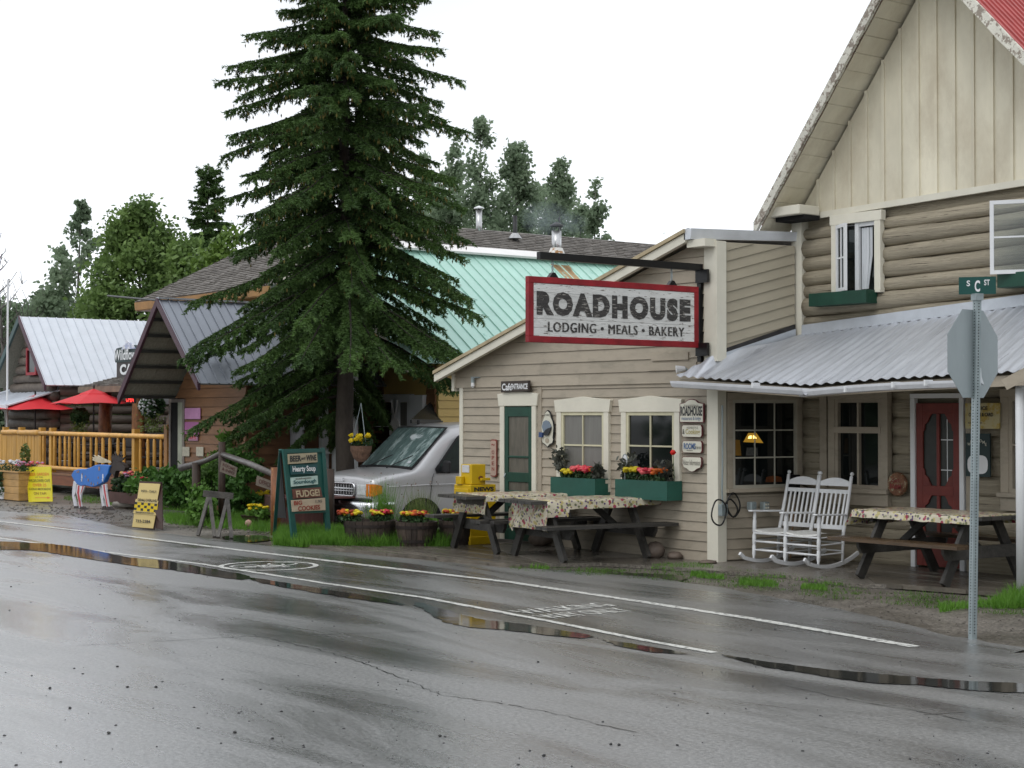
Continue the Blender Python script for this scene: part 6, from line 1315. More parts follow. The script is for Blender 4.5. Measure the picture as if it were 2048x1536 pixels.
# low white porch roof in front-left
pA=onY(-10,765,17.0); pB=onY(86,760,17.0); pC=onY(86,768,15.9); 
e1_=onY(-60,822,15.9); 
roofpanels(LC,Vector((rA.x-2.6,18.1,2.72)),Vector((rA.x+hw-.1,18.1,2.72)),Vector((rA.x-2.6,16.3,2.2)),Vector((rA.x+hw-.1,16.3,2.2)),.3,WROOF,rib=.03)
MB().bar((rA.x-2.6,16.28,2.15),(rA.x+hw-.1,16.28,2.15),.05,.12).build('fascia',WROOF,LC)
wx=rA.x+hw+.14
for py_,w_ in ((20,.5),):
    pass
Wl=Wall((wx,0),(wx,40))
for px in (56,74,88): 
    s,_=Wl.uv(px+30,800); 
    if s>18.3: window(Wl,s-.2,s+.2,1.0,2.1,LC,M('dark_green_frame',(.03,.05,.04),.5,.2,3,0),GLASSD,1,2,case=.06,d=.03)
# ---- small shingled entry roof with carved posts
PX0=onY(158,772,17.2); PX1=onY(262,772,17.2)
EN=thing('shingled_entry','small shingle roofed entry on two twisted log posts between cafe and brown shop','porch',(PX0.x,17.2,0))
za=onY(200,772,17.2).z; zr2=onY(250,738,18.6).z
shingles(EN,Vector((PX0.x+1.6,19.6,zr2+.25)),Vector((PX1.x+1.4,19.6,zr2+.25)),Vector((PX0.x,17.2,za)),Vector((PX1.x+1.4,17.2,za)),SHG,row=.12)
MB().box(PX0.x,PX1.x+1.4,17.17,17.22,za-.16,za-.01).build('fascia',M('grey_log_fascia',(.17,.13,.09),.6,.3,3,.1),EN)
TWL=M('twisted_log',(.20,.085,.03),.5,.4,3,.3,14,st=(4,4,1.5),rnd=.15,peel=(.11,.045,.018),peelt=.55,peels=5)
for px in (211,277):
    g=onY(px,870,17.4); m=MB(); n=26; rr_=.155 if px>250 else .165; vs=[];fs=[]
    for i in range(n):
        z=za*i/(n-1)
        for j in range(14):
            a=2*math.pi*j/14; r=rr_*(1+.10*math.sin(3*a+z*4.5)); vs.append((g.x+r*math.cos(a),g.y+r*math.sin(a),z))
        if i:
            for j in range(14): fs.append(((i-1)*14+j,(i-1)*14+(j+1)%14,i*14+(j+1)%14,i*14+j))
    m.add(vs,fs); m.build('twisted_post',TWL,EN,smooth=True)
# ---- cafe sign
c=onY(262,722,15.4); CFS=thing('cafe_sign','round topped dark green cafe sign with white lettering and a snowy peak','sign',(c.x,c.y,c.z-.4))
A_=onY(231,752,15.4);B_=onY(290,752,15.4); w_=B_.x-A_.x; z0=onY(250,754,15.4).z; z1=onY(250,694,15.4).z; DG=M('sign_dark_green',(.015,.035,.035),.45,.2,3,0); DBR=M('sign_dark_brown',(.03,.02,.018),.45,.2,3,0)
h_=z1-z0; MB().box(A_.x+.06,B_.x,15.4,15.46,z0,z0+h_*.52).build('lower_board',DBR,CFS)
MB().prism([(A_.x+w_*u,15.38,z0+h_*v) for u,v in ((.02,.5),(0,.6),(.0,.85),(.06,.97),(.16,.99),(.26,1.0),(.30,1.04),(.7,1.04),(.74,1.0),(.84,.99),(.94,.97),(1,.85),(1,.5))],(0,.08,0)).build('upper_board',DG,CFS,fixn=True)
MB().prism([(A_.x+w_*u,15.36,z0+h_*v) for u,v in ((.25,.92),(.33,1.06),(.38,1.08),(.44,1.22),(.5,1.14),(.56,1.12),(.64,1.05),(.72,.92))],(0,.03,0)).build('mountain',M('snow_peak_blue',(.40,.44,.60),.5,.2,9,0,peel=(.7,.7,.75),peelt=.5,peels=7),CFS,fixn=True)
text('the','lettering',WHITEP,CFS,(A_.x+w_*.38,15.34,z0+h_*.98),(1,0,0),Zv,w_*.1,h_*.09,.02); text('Wildflower','lettering',WHITEP,CFS,(A_.x+w_*.5,15.34,z0+h_*.74),(1,0,0),Zv,w_*.92,h_*.36,.02); text('CAFE','lettering',WHITEP,CFS,(A_.x+w_*.54,15.38,z0+h_*.25),(1,0,0),Zv,w_*.72,h_*.36,.05)
MB().box(A_.x+w_*.5-.03,A_.x+w_*.5+.03,15.47,15.53,z1-.5,z1+.02).build('hanger',BLACK,CFS)
# neon
c=onY(262,800,16.4); t=thing('neon_sign','small glowing red neon open sign at the tip of the right umbrella','neon sign',c); text('OPEN','lettering',M('neon_red',(.8,.02,.02),.4,0,3,0,emit=(1,.03,.02,1.4),rnd=0),t,c+Vector((0,-.02,.02)),(1,0,0),Zv,.42,.14,.03,thick=.012); MB().box(c.x-.25,c.x+.25,c.y-.005,c.y+.02,c.z-.08,c.z+.12).build('backing',DARK,t)
# ================================================================== DECK with peeled log railing
DK=thing('log_deck','raised timber deck with honey coloured peeled log railing in front of the log cafe','deck',(-38,15.9,0))
HON=M('honey_peeled_log',(.56,.30,.065),.42,.22,3,.12,12,st=(2,2,2),rnd=.14); HON2=M('honey_board',(.50,.27,.05),.45,.15,3,.1,20,st=(3,3,.5),rnd=.12); DKB=M('deck_board',(.22,.10,.04),.4,.3,3,.1,20,st=(.5,5,1),rnd=.15)
Yd=15.9; WD=Wall((-60,Yd),(0,Yd)); fz=WD.uv(200,952)[1]; sR=WD.uv(332,900)[0]; sL=WD.uv(-30,900)[0]; sM=WD.uv(80,900)[0]
print('deck floor',fz)
zt3=WD.uv(200,869)[1]; zb3=WD.uv(200,941)[1]
n=int((sR-sL)/.3)
MB().wbox(WD,sL,sR,fz-.30,fz-.05,-.12,-.02).build('rim_board',M('brown_rim_board',(.17,.055,.02),.5,.25,3,.1,20,st=(.5,3,3)),DK)
k=0; y=Yd
while y<18.1: MB().box(-60+sL,-60+sR,y,y+.135,fz-.05,fz).build('deck_board',DKB,DK); y+=.15
def peeled(s0,z0,s1,z1,r,nm,Y=None,n=8,W=WD,d=0):
    pts=[W.pt(s0+(s1-s0)*i/n,z0+(z1-z0)*i/n,d+random.uniform(-.006,.006)) for i in range(n+1)]; MB().tube(pts,[r*random.uniform(.88,1.1) for _ in pts],9,jit=.03).build(nm,HON,DK,smooth=True)
posts=[WD.uv(x,900)[0] for x in (-12,6,38,79,100,266,333)]
for s in posts: MB().wbox(WD,s-.07,s+.07,fz-.3 if s>sM else 0,zt3+.14,-.14,0).build('post',HON2,DK)
peeled(posts[4],zt3,sR,zt3-.02,.055,'top_rail',n=16); peeled(sM,zt3,posts[4],zt3,.055,'top_rail'); peeled(sM,zb3,sR,zb3-.03,.055,'bottom_rail',n=16)
for a,b_ in ((posts[1],posts[2]),(posts[2],posts[3])): peeled(a,zt3+.0,b_,zt3+.01,.07,'top_rail')
xs=[87,109,120,130,139,150,157,168,182,193,206,220,236,248,281,296,309,322]
for x in xs:
    s=WD.uv(x,900)[0]; z0_,z1_=zb3+.03,zt3-.03; r=random.uniform(.032,.042)
    MB().tube([WD.pt(s,z0_,0),WD.pt(s,z0_+.06,0),WD.pt(s+random.uniform(-.01,.01),(z0_+z1_)/2,0),WD.pt(s,z1_-.09,0),WD.pt(s,z1_,0)],[r*.55,r,r*1.05,r,r*.45],8,jit=.04).build('baluster',HON,DK,smooth=True)
s=sL+.02
while s<sM-.08:
    MB().wbox(WD,s,s+.105,0.05,zt3-.05+random.uniform(-.015,.015),-.03,.0+random.uniform(0,.012)).build('fence_board',HON2,DK); s+=.115
# rear rail on the far side of the deck
WR=Wall((-60,17.9),(0,17.9)); a=WR.uv(95,900)[0]; b_=WR.uv(255,900)[0]; z_=WR.uv(170,893)[1]
# patio chairs and tables (dark) seen through the rail
IR=M('dark_patio_metal',(.02,.018,.018),.4,.2,5,0)
def patio(x,y,lab,rz):
    t=thing('patio_chair',lab,'chair',(x,y,fz),rz,group='patio chairs behind the deck railing')
    for sx in (-1,1):
        for sy in (-1,1): MB().tube([(sx*.2,sy*.2,0),(sx*.2,sy*.2,.44 if sy<0 else .9)],.015,6).build('leg',IR,t,local=True)
        MB().tube([(sx*.23,-.2,.44),(sx*.24,-.15,.66),(sx*.22,.2,.66)],.013,6).build('arm',IR,t,local=True)
    MB().box(-.22,.22,-.22,.22,.43,.46).build('seat',IR,t,local=True); MB().box(-.2,.2,.19,.21,.55,.9).build('backrest',IR,t,local=True)
for i,(px,lab) in enumerate(((116,'dark patio chair at the left of the deck behind the railing'),(172,'dark patio chair left of the right umbrella pole behind the railing'),(205,'dark patio chair right of the umbrella pole behind the railing'),(243,'dark patio chair near the moose antlers behind the railing'),(300,'dark patio chair at the right end of the deck by the brown shop'))):
    p=onY(px,900,16.75); patio(p.x,16.75,lab,random.uniform(-.6,.6))
for px,lab in ((146,'dark round patio table between chairs on the deck'),(225,'dark round patio table near the twisted post on the deck')):
    p=onY(px,900,16.9); t=thing('patio_table',lab,'table',(p.x,16.9,fz)); MB().lathe((p.x,16.9,fz),[(.45,.70),(.45,.73)],20).build('table_top',IR,t); MB().tube([(p.x,16.9,fz),(p.x,16.9,fz+.7)],.03,8).build('pedestal',IR,t)
# umbrellas
URED=M('red_umbrella_canvas',(.72,.035,.045),.6,.06,3,.05,30,trans=.25)
def umbrella(px,ptop,x0,x1,pedge,Y,label,asym=0):
    p=onY(px,900,Y); zt_=onY(px,ptop,Y).z; ze=onY(px,pedge,Y).z; t=thing('umbrella',label,'umbrella',(p.x,Y,fz)); n=6; 
    q=ray(px,pedge); dist=(Vector((p.x,Y,0))-Vector((0,0,0))).length; R_=(x1-x0)/2/FPX*dist*1.03
    rot=.26; vs=[];fs=[]; rings=[(.0,zt_),(.30,zt_-(zt_-ze)*.36),(.34,zt_-(zt_-ze)*.40),(1.0,ze)]
    for (r,z) in rings:
        for j in range(n*4):
            a=2*math.pi*j/(n*4)+rot; seg=math.pi/n; loc=((a-rot)%(2*seg))-seg; rr_=r*R_*math.cos(seg)/math.cos(loc)/math.cos(seg)*.97; edge=abs(loc)/seg
            vs.append((p.x+rr_*math.cos(a),Y+rr_*math.sin(a),z+(.0 if r<1 else .05*(edge-1)*0+.03*(1-edge))+(.02 if r in (.30,) else 0)))
    N=n*4
    for k in range(3):
        for j in range(N): fs.append((k*N+j,k*N+(j+1)%N,(k+1)*N+(j+1)%N,(k+1)*N+j))
    MB().add(vs,fs).build('canopy',URED,t); MB().tube([(p.x,Y,fz),(p.x,Y,zt_+.07)],.022,8).build('pole',IR,t)
    for j in range(n):
        a=2*math.pi*j/n+rot; MB().bar((p.x,Y,zt_-.05),(p.x+R_*.95*math.cos(a),Y+R_*.95*math.sin(a),ze-.015),.018,.018).build('rib',IR,t)
    MB().lathe((p.x,Y,zt_+.02),[(.03,0),(.025,.05),(.005,.08)],8).build('finial',IR,t)
umbrella(70,789,-2,140,820,17.2,'left red patio umbrella, lower and nearer the frame edge')
umbrella(187,777,117,262,808,16.9,'right red patio umbrella, higher, before the small shingled entry')
# hanging baskets
def basket(px,py,r,Y,label,petals,trail=.3,top=None):
    c=onY(px,py,Y); t=thing('hanging_basket',label,'hanging basket',c); C=ellip(900,c,(r,r,r*.9),shell=.5); npmesh('foliage',leaves(C,.06),4,LEAFD,t)
    C=np.array([[c.x+random.gauss(0,r*.5),c.y+random.gauss(0,r*.4),c.z-random.random()*trail-r*.5] for _ in range(260)]); npmesh('trailing_stems',leaves(C,.045),4,M('yellow_green_leaf',(.13,.17,.04),.5,.3,9,0,trans=.2),t,kind='stuff')
    for mt in petals:
        m=MB()
        for i in range(46): a=random.uniform(0,6.28); u=random.uniform(-.9,.9); v,f=icos((c.x+r*.95*math.cos(a)*(1-u*u)**.5,c.y-abs(r*.95*math.sin(a)*(1-u*u)**.5),c.z+r*.8*u),.026,.3,.8); m.add(v,f)
        m.build('blossoms',mt,t)
    for a in (0,2.1,4.2): MB().tube([(c.x+r*.8*math.cos(a),c.y+r*.8*math.sin(a),c.z+r*.3),(c.x,c.y,c.z+r*2.2)],.006,4).build('chain',BLACK,t)
basket(160,833,.24,16.5,'green trailing hanging basket between the two umbrellas',[])
basket(304,812,.28,15.2,'big hanging basket of white petunias left of the brown shop door',[WPET,WPET],.4)
# hanging basket on the spruce, terracotta with yellow pansies
c=onY(722,895,15.9); t=thing('pansy_basket','terracotta coloured basket of yellow pansies hanging at the spruce trunk','hanging basket',c)
MB().lathe((c.x,c.y,c.z-.02),[(.06,-.24),(.13,-.18),(.19,-.04),(.20,.05)],16).build('pot',M('brown_fibre_pot',(.15,.085,.055),.8,.4,12,.5,30),t)
npmesh('foliage',leaves(ellip(260,c+Vector((0,0,.1)),(.24,.2,.13),shell=.2),.05),4,LEAFD,t)
m=MB()
for i in range(20): a=random.uniform(0,6.28); q=random.uniform(.3,1.05); v,f=icos((c.x+.25*q*math.cos(a),c.y+.2*q*math.sin(a),c.z+.10+random.uniform(-.05,.14)),.055,.25,.8); m.add(v,f)
m.build('blossoms',M('pansy_yellow',(.70,.52,.01),.5,.15,20,0,trans=.2),t)
for a in (0,2.1,4.2): MB().tube([(c.x+.18*math.cos(a),c.y+.18*math.sin(a),c.z),(c.x,c.y,c.z+.8)],.005,4).build('chain',GALV2,t)
# ================================================================== yellow beer sign, planter box, moose
q0=G(58,1005);q1=G(103,1004)
BSg=thing('beer_sign','bright yellow hand lettered board leaning on the timber planter','sign',q0)
Ys=(q0.y+q1.y)/2; a=onY(52,934,Ys+.12);b_=onY(101,933,Ys+.12);c_=onY(104,1003,Ys);d_=onY(57,1004,Ys); YB2=M('sign_yellow',(.68,.58,.01),.5,.05,2,0)
MB().prism([a,b_,c_,d_],(0,.02,0)).build('board',YB2,BSg,fixn=True)
OR2=M('orange_ink',(.65,.16,.02),.5,.1,3,0,rnd=0); DK2=M('olive_ink',(.12,.12,.02),.5,.1,3,0,rnd=0)
ux=(b_-a);uy=((a-d_)+(b_-c_))*.5; nn_=ux.cross(uy).normalized(); nn_=nn_ if nn_.y<0 else -nn_
for body,v,w_,h_,mt in (('BEER GARDEN',.80,.8,.085,OR2),('AT THE',.715,.3,.035,DK2),('WILDFLOWER CAFE',.615,.86,.085,DK2),('OVER 25',.49,.55,.085,OR2),('ALASKAN MICROBREWS',.375,.9,.065,DK2),('ON TAP!',.25,.5,.075,M('brown_ink',(.22,.09,.01),.5,.1,3,0,rnd=0))):
    text(body,'lettering',mt,BSg,d_+(uy*v)+ux*.5*1.0+nn_*.006,ux,uy,ux.length*w_,uy.length*h_,.005)
f_=lambda u,v: d_+ux*u+uy*v+nn_*.006
MB().add([f_(.3,.125),f_(.8,.125),f_(.8,.14),f_(.3,.14)],[(0,1,2,3)]).build('arrow_shaft',OR2,BSg); MB().add([f_(.78,.10),f_(.92,.132),f_(.78,.165)],[(0,1,2)]).build('arrow_head',OR2,BSg)
PLW=M('planter_timber',(.42,.25,.09),.55,.25,3,.2,20,st=(.6,3,3),rnd=.12)
def planter(px0,px1,pyb,pyt,dep_,label,Y=None):
    a=G(px0,pyb);b_=G(px1,pyb); Y=(a.y+b_.y)/2 if Y is None else Y; a=onY(px0,pyb,Y);b_=onY(px1,pyb,Y); zt_=onY(px1,pyt,Y).z; t=thing('planter_box',label,'planter',((a.x+b_.x)/2,Y,0))
    n=4
    for k in range(n): z0_,z1_=zt_*k/n,zt_*(k+1)/n-.008; MB().box(a.x,b_.x,Y,Y+.03,z0_,z1_).build('front_board',PLW,t); MB().box(b_.x-.03,b_.x,Y+.03,Y+dep_,z0_,z1_).build('end_board',PLW,t); MB().box(a.x,a.x+.03,Y+.03,Y+dep_,z0_,z1_).build('end_board',PLW,t)
    MB().box(a.x-.02,b_.x+.03,Y-.03,Y+.05,zt_,zt_+.03).build('cap_board',PLW,t); MB().box(b_.x-.06,b_.x+.03,Y+.05,Y+dep_,zt_,zt_+.03).build('cap_board',PLW,t)
    MB().box(a.x+.03,b_.x-.03,Y+.03,Y+dep_,zt_-.08,zt_-.05).build('soil',SOIL,t); MB().box(a.x,b_.x,Y+dep_,Y+dep_+.03,0,zt_).build('back_board',PLW,t)
    return a,b_,Y,zt_
a,b_,Y,zt_=planter(-10,37,999,946,.7,'timber planter box of pink and white flowers behind the yellow sign')
flowers('petunia_clump','white petunias at the left edge in the timber planter','flowers',(a.x+.3,Y+.25,zt_-.05),.35,.3,.3,[WPET],26,.045,300)
flowers('petunia_clump','pink petunias in the timber planter above the yellow sign','flowers',(b_.x-.15,Y+.3,zt_-.05),.45,.3,.28,[LILAC,PINK],34,.04,300)
npm=thing('planter_vine','trailing vine hanging over the front of the timber planter','plant',(a.x+.3,Y,0)); C=np.array([[a.x+.35+random.gauss(0,.12),Y-.06+random.gauss(0,.04),zt_*random.random()] for _ in range(420)]); npmesh('foliage',leaves(C,.055),4,LEAFD,npm)
npm=thing('planter_shrub','upright pale green shoot growing in the timber planter','plant',(a.x+.9,Y+.3,zt_)); C=ellip(260,(a.x+.95,Y+.35,zt_+.3),(.14,.12,.35)); npmesh('foliage',leaves(C,.06),4,MATS['yellow_green_leaf'],npm)
t=thing('white_bucket','small white bucket at the foot of the timber planter','bucket',G(7,997)); g=G(7,998); MB().lathe(g,[(.09,0),(.11,.28)],12).build('bucket',WHITEP,t)
# low dark box of flowers right of the moose, grey log on the ground
LB=M('dark_red_planter_board',(.10,.04,.03),.5,.3,3,.2,20)
a=onY(217,1000,14.4);b_=onY(276,1000,14.4); t=thing('trough_planter','low dark red wooden trough of flowers behind the moose','planter',((a.x+b_.x)/2,14.4,0)); z1_=onY(240,985,14.4).z; z0_=onY(240,1001,14.4).z
MB().box(a.x,b_.x,14.4,14.43,.1,z1_).build('front_board',LB,t); MB().box(a.x,b_.x,14.8,14.83,.1,z1_).build('back_board',LB,t); MB().box(b_.x-.03,b_.x,14.43,14.8,.1,z1_).build('end_board',LB,t); MB().box(a.x,a.x+.03,14.43,14.8,.1,z1_).build('end_board',LB,t); MB().box(a.x+.03,b_.x-.03,14.43,14.8,.1,z1_-.04).build('soil',SOIL,t)
flowers('petunia_clump','lilac pink petunias in the dark trough under the moose head','flowers',(a.x+.25,14.6,z1_-.04),.4,.2,.45,[LILAC,PINK],26,.04,500,lsz=.06)
flowers('nasturtium_clump','round leaved bright green plants at the right of the dark trough','flowers',(b_.x-.4,14.6,z1_-.04),.5,.25,.42,[RED],5,.03,700,leafm=M('bright_round_leaf',(.10,.22,.04),.45,.3,9,0,trans=.25),lsz=.09)
p0=G(178,1016);p1=G(268,1018); t=thing('driftwood_log','pale grey log lying on the gravel behind the moose feet','log',p0); MB().tube([p0+Vector((.1,.5,.06)),p0.lerp(p1,.5)+Vector((0,.45,.08)),p1+Vector((-.1,.4,.06))],[.06,.085,.06],9,jit=.08).build('wood',M('pale_driftwood',(.34,.31,.27),.7,.25,4,.3,20),t,smooth=True)
# moose
Ym=G(185,1019).y; MS=thing('painted_moose','life-like wooden moose cutout painted blue with stars, red and white striped legs','statue',(G(185,1019).x,Ym,0))
def MP(pts,y,th,mat,nm,par=MS): return MB().prism([onY(px,py,Ym+y) for px,py in pts],(0,th,0)).build(nm,mat,par,fixn=True)
MBL=M('moose_blue',(.02,.16,.55),.45,.06,3,0); MBR=M('moose_brown',(.025,.016,.012),.6,.3,6,0); MWH=M('moose_white',(.62,.62,.66),.5,.05,3,0); MRD=M('moose_red',(.45,.05,.06),.5,.05,3,0); ANT=M('antler_cream',(.55,.47,.33),.6,.2,6,0)
body=[(142,950),(147,941),(156,938),(170,938),(180,935),(190,930),(200,929),(213,930),(220,931),(217,938),(215,948),(210,956),(207,964),(200,968),(192,972),(184,974),(170,971),(160,972),(153,968),(147,960)]
# body as a thick rounded slab: three stacked layers
MP(body,-.035,.10,MBL,'body').modifiers.new('bevel','BEVEL').width=.012; ctr=(180,950)
MP([(214,931),(220,930),(226,922),(232,922),(240,925),(246,929),(250,935),(249,941),(243,943),(236,941),(231,942),(229,950),(228,956),(225,948),(219,945),(213,946)],.0,.09,MBR,'head')
MP([(224,921),(222,912),(226,916),(225,908),(230,915),(231,906),(235,914),(238,907),(239,915),(245,909),(243,917),(250,913),(246,920),(238,925),(229,925)],.03,.02,MBR,'antler')
MP([(184,920),(186,917),(184,914),(190,915),(187,910),(195,914),(195,910),(203,915),(214,920),(220,922),(221,926),(213,925),(204,926),(195,925)],-.03,.02,ANT,'antler')
for i,(P_,y,mt) in enumerate((([(147,962),(153,968),(151,985),(148,992),(151,1003),(153,1014),(148,1014),(146,1002),(144,990),(145,975)],.06,MWH),([(154,970),(170,970),(164,985),(162,992),(161,1003),(163,1016),(158,1016),(156,1000),(152,985)],-.02,MWH),([(198,968),(206,970),(208,985),(206,1000),(209,1014),(204,1014),(201,995)],.06,MWH),([(203,970),(212,968),(213,985),(215,1000),(218,1016),(213,1016),(210,1000),(206,985)],-.02,MWH))):
    lg=MP(P_,y,.03,mt,'leg')
    if i%2:
        def ins(a,c,k): return (a[0]+(c[0]-a[0])*k,a[1]+(c[1]-a[1])*k)
        if i==1: S_=[[(156,971),(159,971),(158,988),(161,1004),(161.5,1015),(159.5,1015),(156,998),(154,985)],[(165,971),(168,971),(163,984),(161,990),(161.5,984)]]
        else: S_=[[(206,970),(209,969.5),(211,985),(214,1003),(216,1015),(213.5,1015),(211,1000),(208,985)]]
        for q in S_: MB().prism([onY(px,py,Ym-.024) for px,py in q],(0,.004,0)).build('red_stripe',MRD,lg,fixn=True)
for P_,y in (([(148,1012),(153,1012),(157,1020),(147,1020)],.05),([(159,1013),(165,1013),(170,1021),(160,1021)],-.04),([(205,1012),(209,1012),(213,1020),(203,1020)],.05),([(213,1013),(218,1013),(224,1021),(212,1021)],-.04)): MP(P_,y,.07,M('hoof_dark',(.03,.018,.016),.5,.3,5,0),'hoof')
STR=M('star_brown',(.34,.20,.10),.5,.1,5,0)
def star(px,py,r,mt,y=-.042):
    c=onY(px,py,Ym+y); MB().prism([c+Vector((rr_*math.cos(a),0,rr_*math.sin(a))) for k in range(10) for rr_,a in [((r if k%2==0 else r*.42),math.pi/2+k*math.pi/5)]],(0,.004,0)).build('star',mt,MS,fixn=True)
for px,py,r in ((198,937,.06),(157,943,.035),(154,944,.03),(171,953,.03),(176,960,.038),(182,967,.035),(187,969,.03),(196,955,.03),(195,966,.028),(164,948,.028)): star(px,py,r,STR)
star(163,960,.045,MWH); star(205,960,.045,MWH)
for px in (163,205): MP([(px-.8,957),(px+1.8,957),(px+1.2,948),(px-.4,948)],-.042,.004,MWH,'candle_mark')
# ================================================================== VAN
def van():
    x1=onY(752,1000,15.3).x; x0=x1-1.98; y0=15.25; gz=-.29
    t=thing('silver_van','silver passenger van parked nose out between the shop and the cafe','van',((x0+x1)/2,y0+2.5,gz),0)
    SIL=M('silver_van_paint',(.50,.50,.51),.32,.03,2,.0,metal=.35,rnd=0,coat=.5); CHR=M('chrome',(.72,.72,.74),.22,.05,3,0,metal=1,rnd=0); VG=M('van_glass',(.02,.03,.03),.04,.2,2,0,spec=.8,rnd=0); BLP=M('black_rubber',(.012,.012,.013),.6,.2,5,0)
    cx=(x0+x1)/2; W_=.99
    # (y, z_top, half width at belt, half width at top, belt z)
    st=[(0.0,1.10,.86,.74,.98),(.04,1.14,.92,.80,1.03),(.16,1.18,.965,.86,1.08),(.45,1.22,.98,.88,1.12),(.78,1.255,.985,.90,1.15),(.90,1.27,.985,.90,1.17),(1.15,1.52,.985,.87,1.18),(1.42,1.80,.985,.83,1.18),(1.62,1.97,.985,.80,1.18),(1.85,2.05,.985,.79,1.18),(2.6,2.08,.985,.79,1.18),(4.0,2.08,.985,.79,1.18),(5.3,2.06,.985,.79,1.18)]
    vs=[];fs=[];nc=0
    for (y,zt,wb,wt,bz_) in st:
        half=[(0,.33),(wb*.93,.33),(wb*.985,.42),(wb*1.0,.62),(wb*.995,.80),(wb,bz_-.06),(wb*.985,bz_)]
        top=[(wt+(wb-wt)*.18 if zt-bz_>.3 else wt+.05,bz_+(zt-bz_)*.80),(wt-.03,zt-.025 if zt-bz_>.3 else zt-.01),(wt*.55,zt+.015),(0,zt+.025)]
        P=half+top; full=[(x,z) for x,z in P]+[(-x,z) for x,z in P[-2:0:-1]]
        nc=len(full)
        for x,z in full: vs.append((cx+x,y0+y,gz+z))
    for i in range(len(st)-1):
        for j in range(nc): q=(j+1)%nc; fs.append((i*nc+j,(i+1)*nc+j,(i+1)*nc+q,i*nc+q))
    fs.append(tuple(range(nc))); k=(len(st)-1)*nc; fs.append(tuple(range(k,k+nc))[::-1])
    body=MB().add(vs,fs).build('body',SIL,t,smooth=True,fixn=True,sub=2)
    def P(x,y,z): return (cx+x,y0+y,gz+z)
    # windscreen panel standing just proud of the slope
    def quadpatch(nm,mat,c00,c10,c11,c01,off,nx=6,ny=5,bow=0,par=t):
        c=[Vector(q) for q in (c00,c10,c11,c01)]; nrm=(c[1]-c[0]).cross(c[3]-c[0]).normalized(); vs=[];fs=[]
        if nrm.dot(EYE-c[0])<0: nrm=-nrm
        for i in range(nx+1):
            for j in range(ny+1):
                u,v=i/nx,j/ny; p=c[0].lerp(c[1],u).lerp(c[3].lerp(c[2],u),v)+nrm*(off+bow*math.sin(math.pi*u)*(.4+.6*math.sin(math.pi*min(1,max(0,v))))); vs.append(p)
        for i in range(nx):
            for j in range(ny): a=i*(ny+1)+j; fs.append((a,a+1,a+ny+2,a+ny+1))
        return MB().add(vs,fs).build(nm,mat,par,smooth=True)
    quadpatch('windscreen_seal',BLP,P(-.84,.86,1.25),P(.88,.86,1.25),P(.80,1.70,1.985),P(-.80,1.70,1.985),.022,bow=.05)
    WSG=M('windscreen_painted_reflection',(.10,.15,.145),.05,.3,3,0,spec=.9,rnd=0,st=(3,1,1),peel=(.34,.42,.41),peelt=.50,peels=1.6,peelw=.1)  # pale tint and blotches put reflections into the glass colour
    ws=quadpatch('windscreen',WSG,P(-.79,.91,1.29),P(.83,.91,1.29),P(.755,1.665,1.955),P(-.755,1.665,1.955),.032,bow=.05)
    for a,b_ in ((-.5,.1),(.15,.75)): MB().bar(Vector(P(a,.80,1.28)),Vector(P(b_,1.05,1.48))+Vector((0,-.08,.03)),.014,.014).build('wiper',BLP,t)
    quadpatch('sticker',TRASH,P(.62,.97,1.335),P(.72,.97,1.335),P(.72,1.01,1.375),P(.62,1.01,1.375),.06,1,1)
    # side windows
    def side(pts,mat,nm,dx): return MB().prism([P(x+dx,y,z) for x,y,z in pts],(.006,0,0)).build(nm,mat,t,fixn=True)
    def sx(z): return .985-(z-1.18)*.115
    def sp(y,z): return (sx(z)-.0,y,z)
    side([sp(1.30,1.20),sp(2.32,1.20),sp(2.32,1.90),sp(1.93,1.90),sp(1.80,1.84),sp(1.36,1.36),sp(1.28,1.28)],BLP,'window_seal',.006)
    side([sp(1.36,1.235),sp(2.28,1.235),sp(2.28,1.865),sp(1.94,1.865),sp(1.83,1.81),sp(1.40,1.35)],VG,'side_window',.010)
    side([sp(2.45,1.20),sp(3.6,1.20),sp(3.6,1.88),sp(2.45,1.88)],VG,'side_window',.008)
    MB().tube([P(.985,1.18,.50),P(.992,1.18,.8),P(.990,1.22,1.12),P(.985,1.26,1.2)],.006,4).build('door_gap',BLP,t)
    MB().tube([P(.985,2.38,.45),P(.992,2.38,.8),P(.99,2.38,1.12),P(.9,2.38,1.9)],.006,4).build('door_gap',BLP,t)
    MB().tube([P(.997,.3,.985),P(1.0,1.2,1.0),P(1.0,5,1.0)],.007,4).build('belt_crease',SIL,t)
    # mirror
    MB().bar(P(1.0,1.42,1.27),P(1.16,1.40,1.28),.05,.10).build('mirror_arm',BLP,t); MB().box(cx+1.08,cx+1.26,y0+1.36,y0+1.45,gz+1.20,gz+1.42).build('mirror',BLP,t,bevel=.03)
    # grille and lights
    f=-.012
    MB().box(cx-.90,cx+.90,y0-.02,y0+.05,gz+.76,gz+1.04).build('front_panel',SIL,t,bevel=.03)
    def roundrect(cx_,cz_,hw_,hh_,r,n=5): 
        out=[]
        for qx,qz,a0 in ((1,1,0),(-1,1,90),(-1,-1,180),(1,-1,270)):
            for i in range(n+1): a=math.radians(a0+90*i/n); out.append((cx_+qx*(hw_-r)+r*math.cos(a),cz_+qz*(hh_-r)+r*math.sin(a)))
        return out
    g=MB().prism([P(x,-.035,z) for x,z in roundrect(0,.925,.44,.10,.06)],(0,.03,0)).build('grille',BLP,t,fixn=True)
    ring=roundrect(0,.925,.45,.11,.07); MB().tube([P(x,-.045,z) for x,z in ring+ring[:1]],.018,6,cap=False).build('grille_ring',CHR,t,smooth=True)
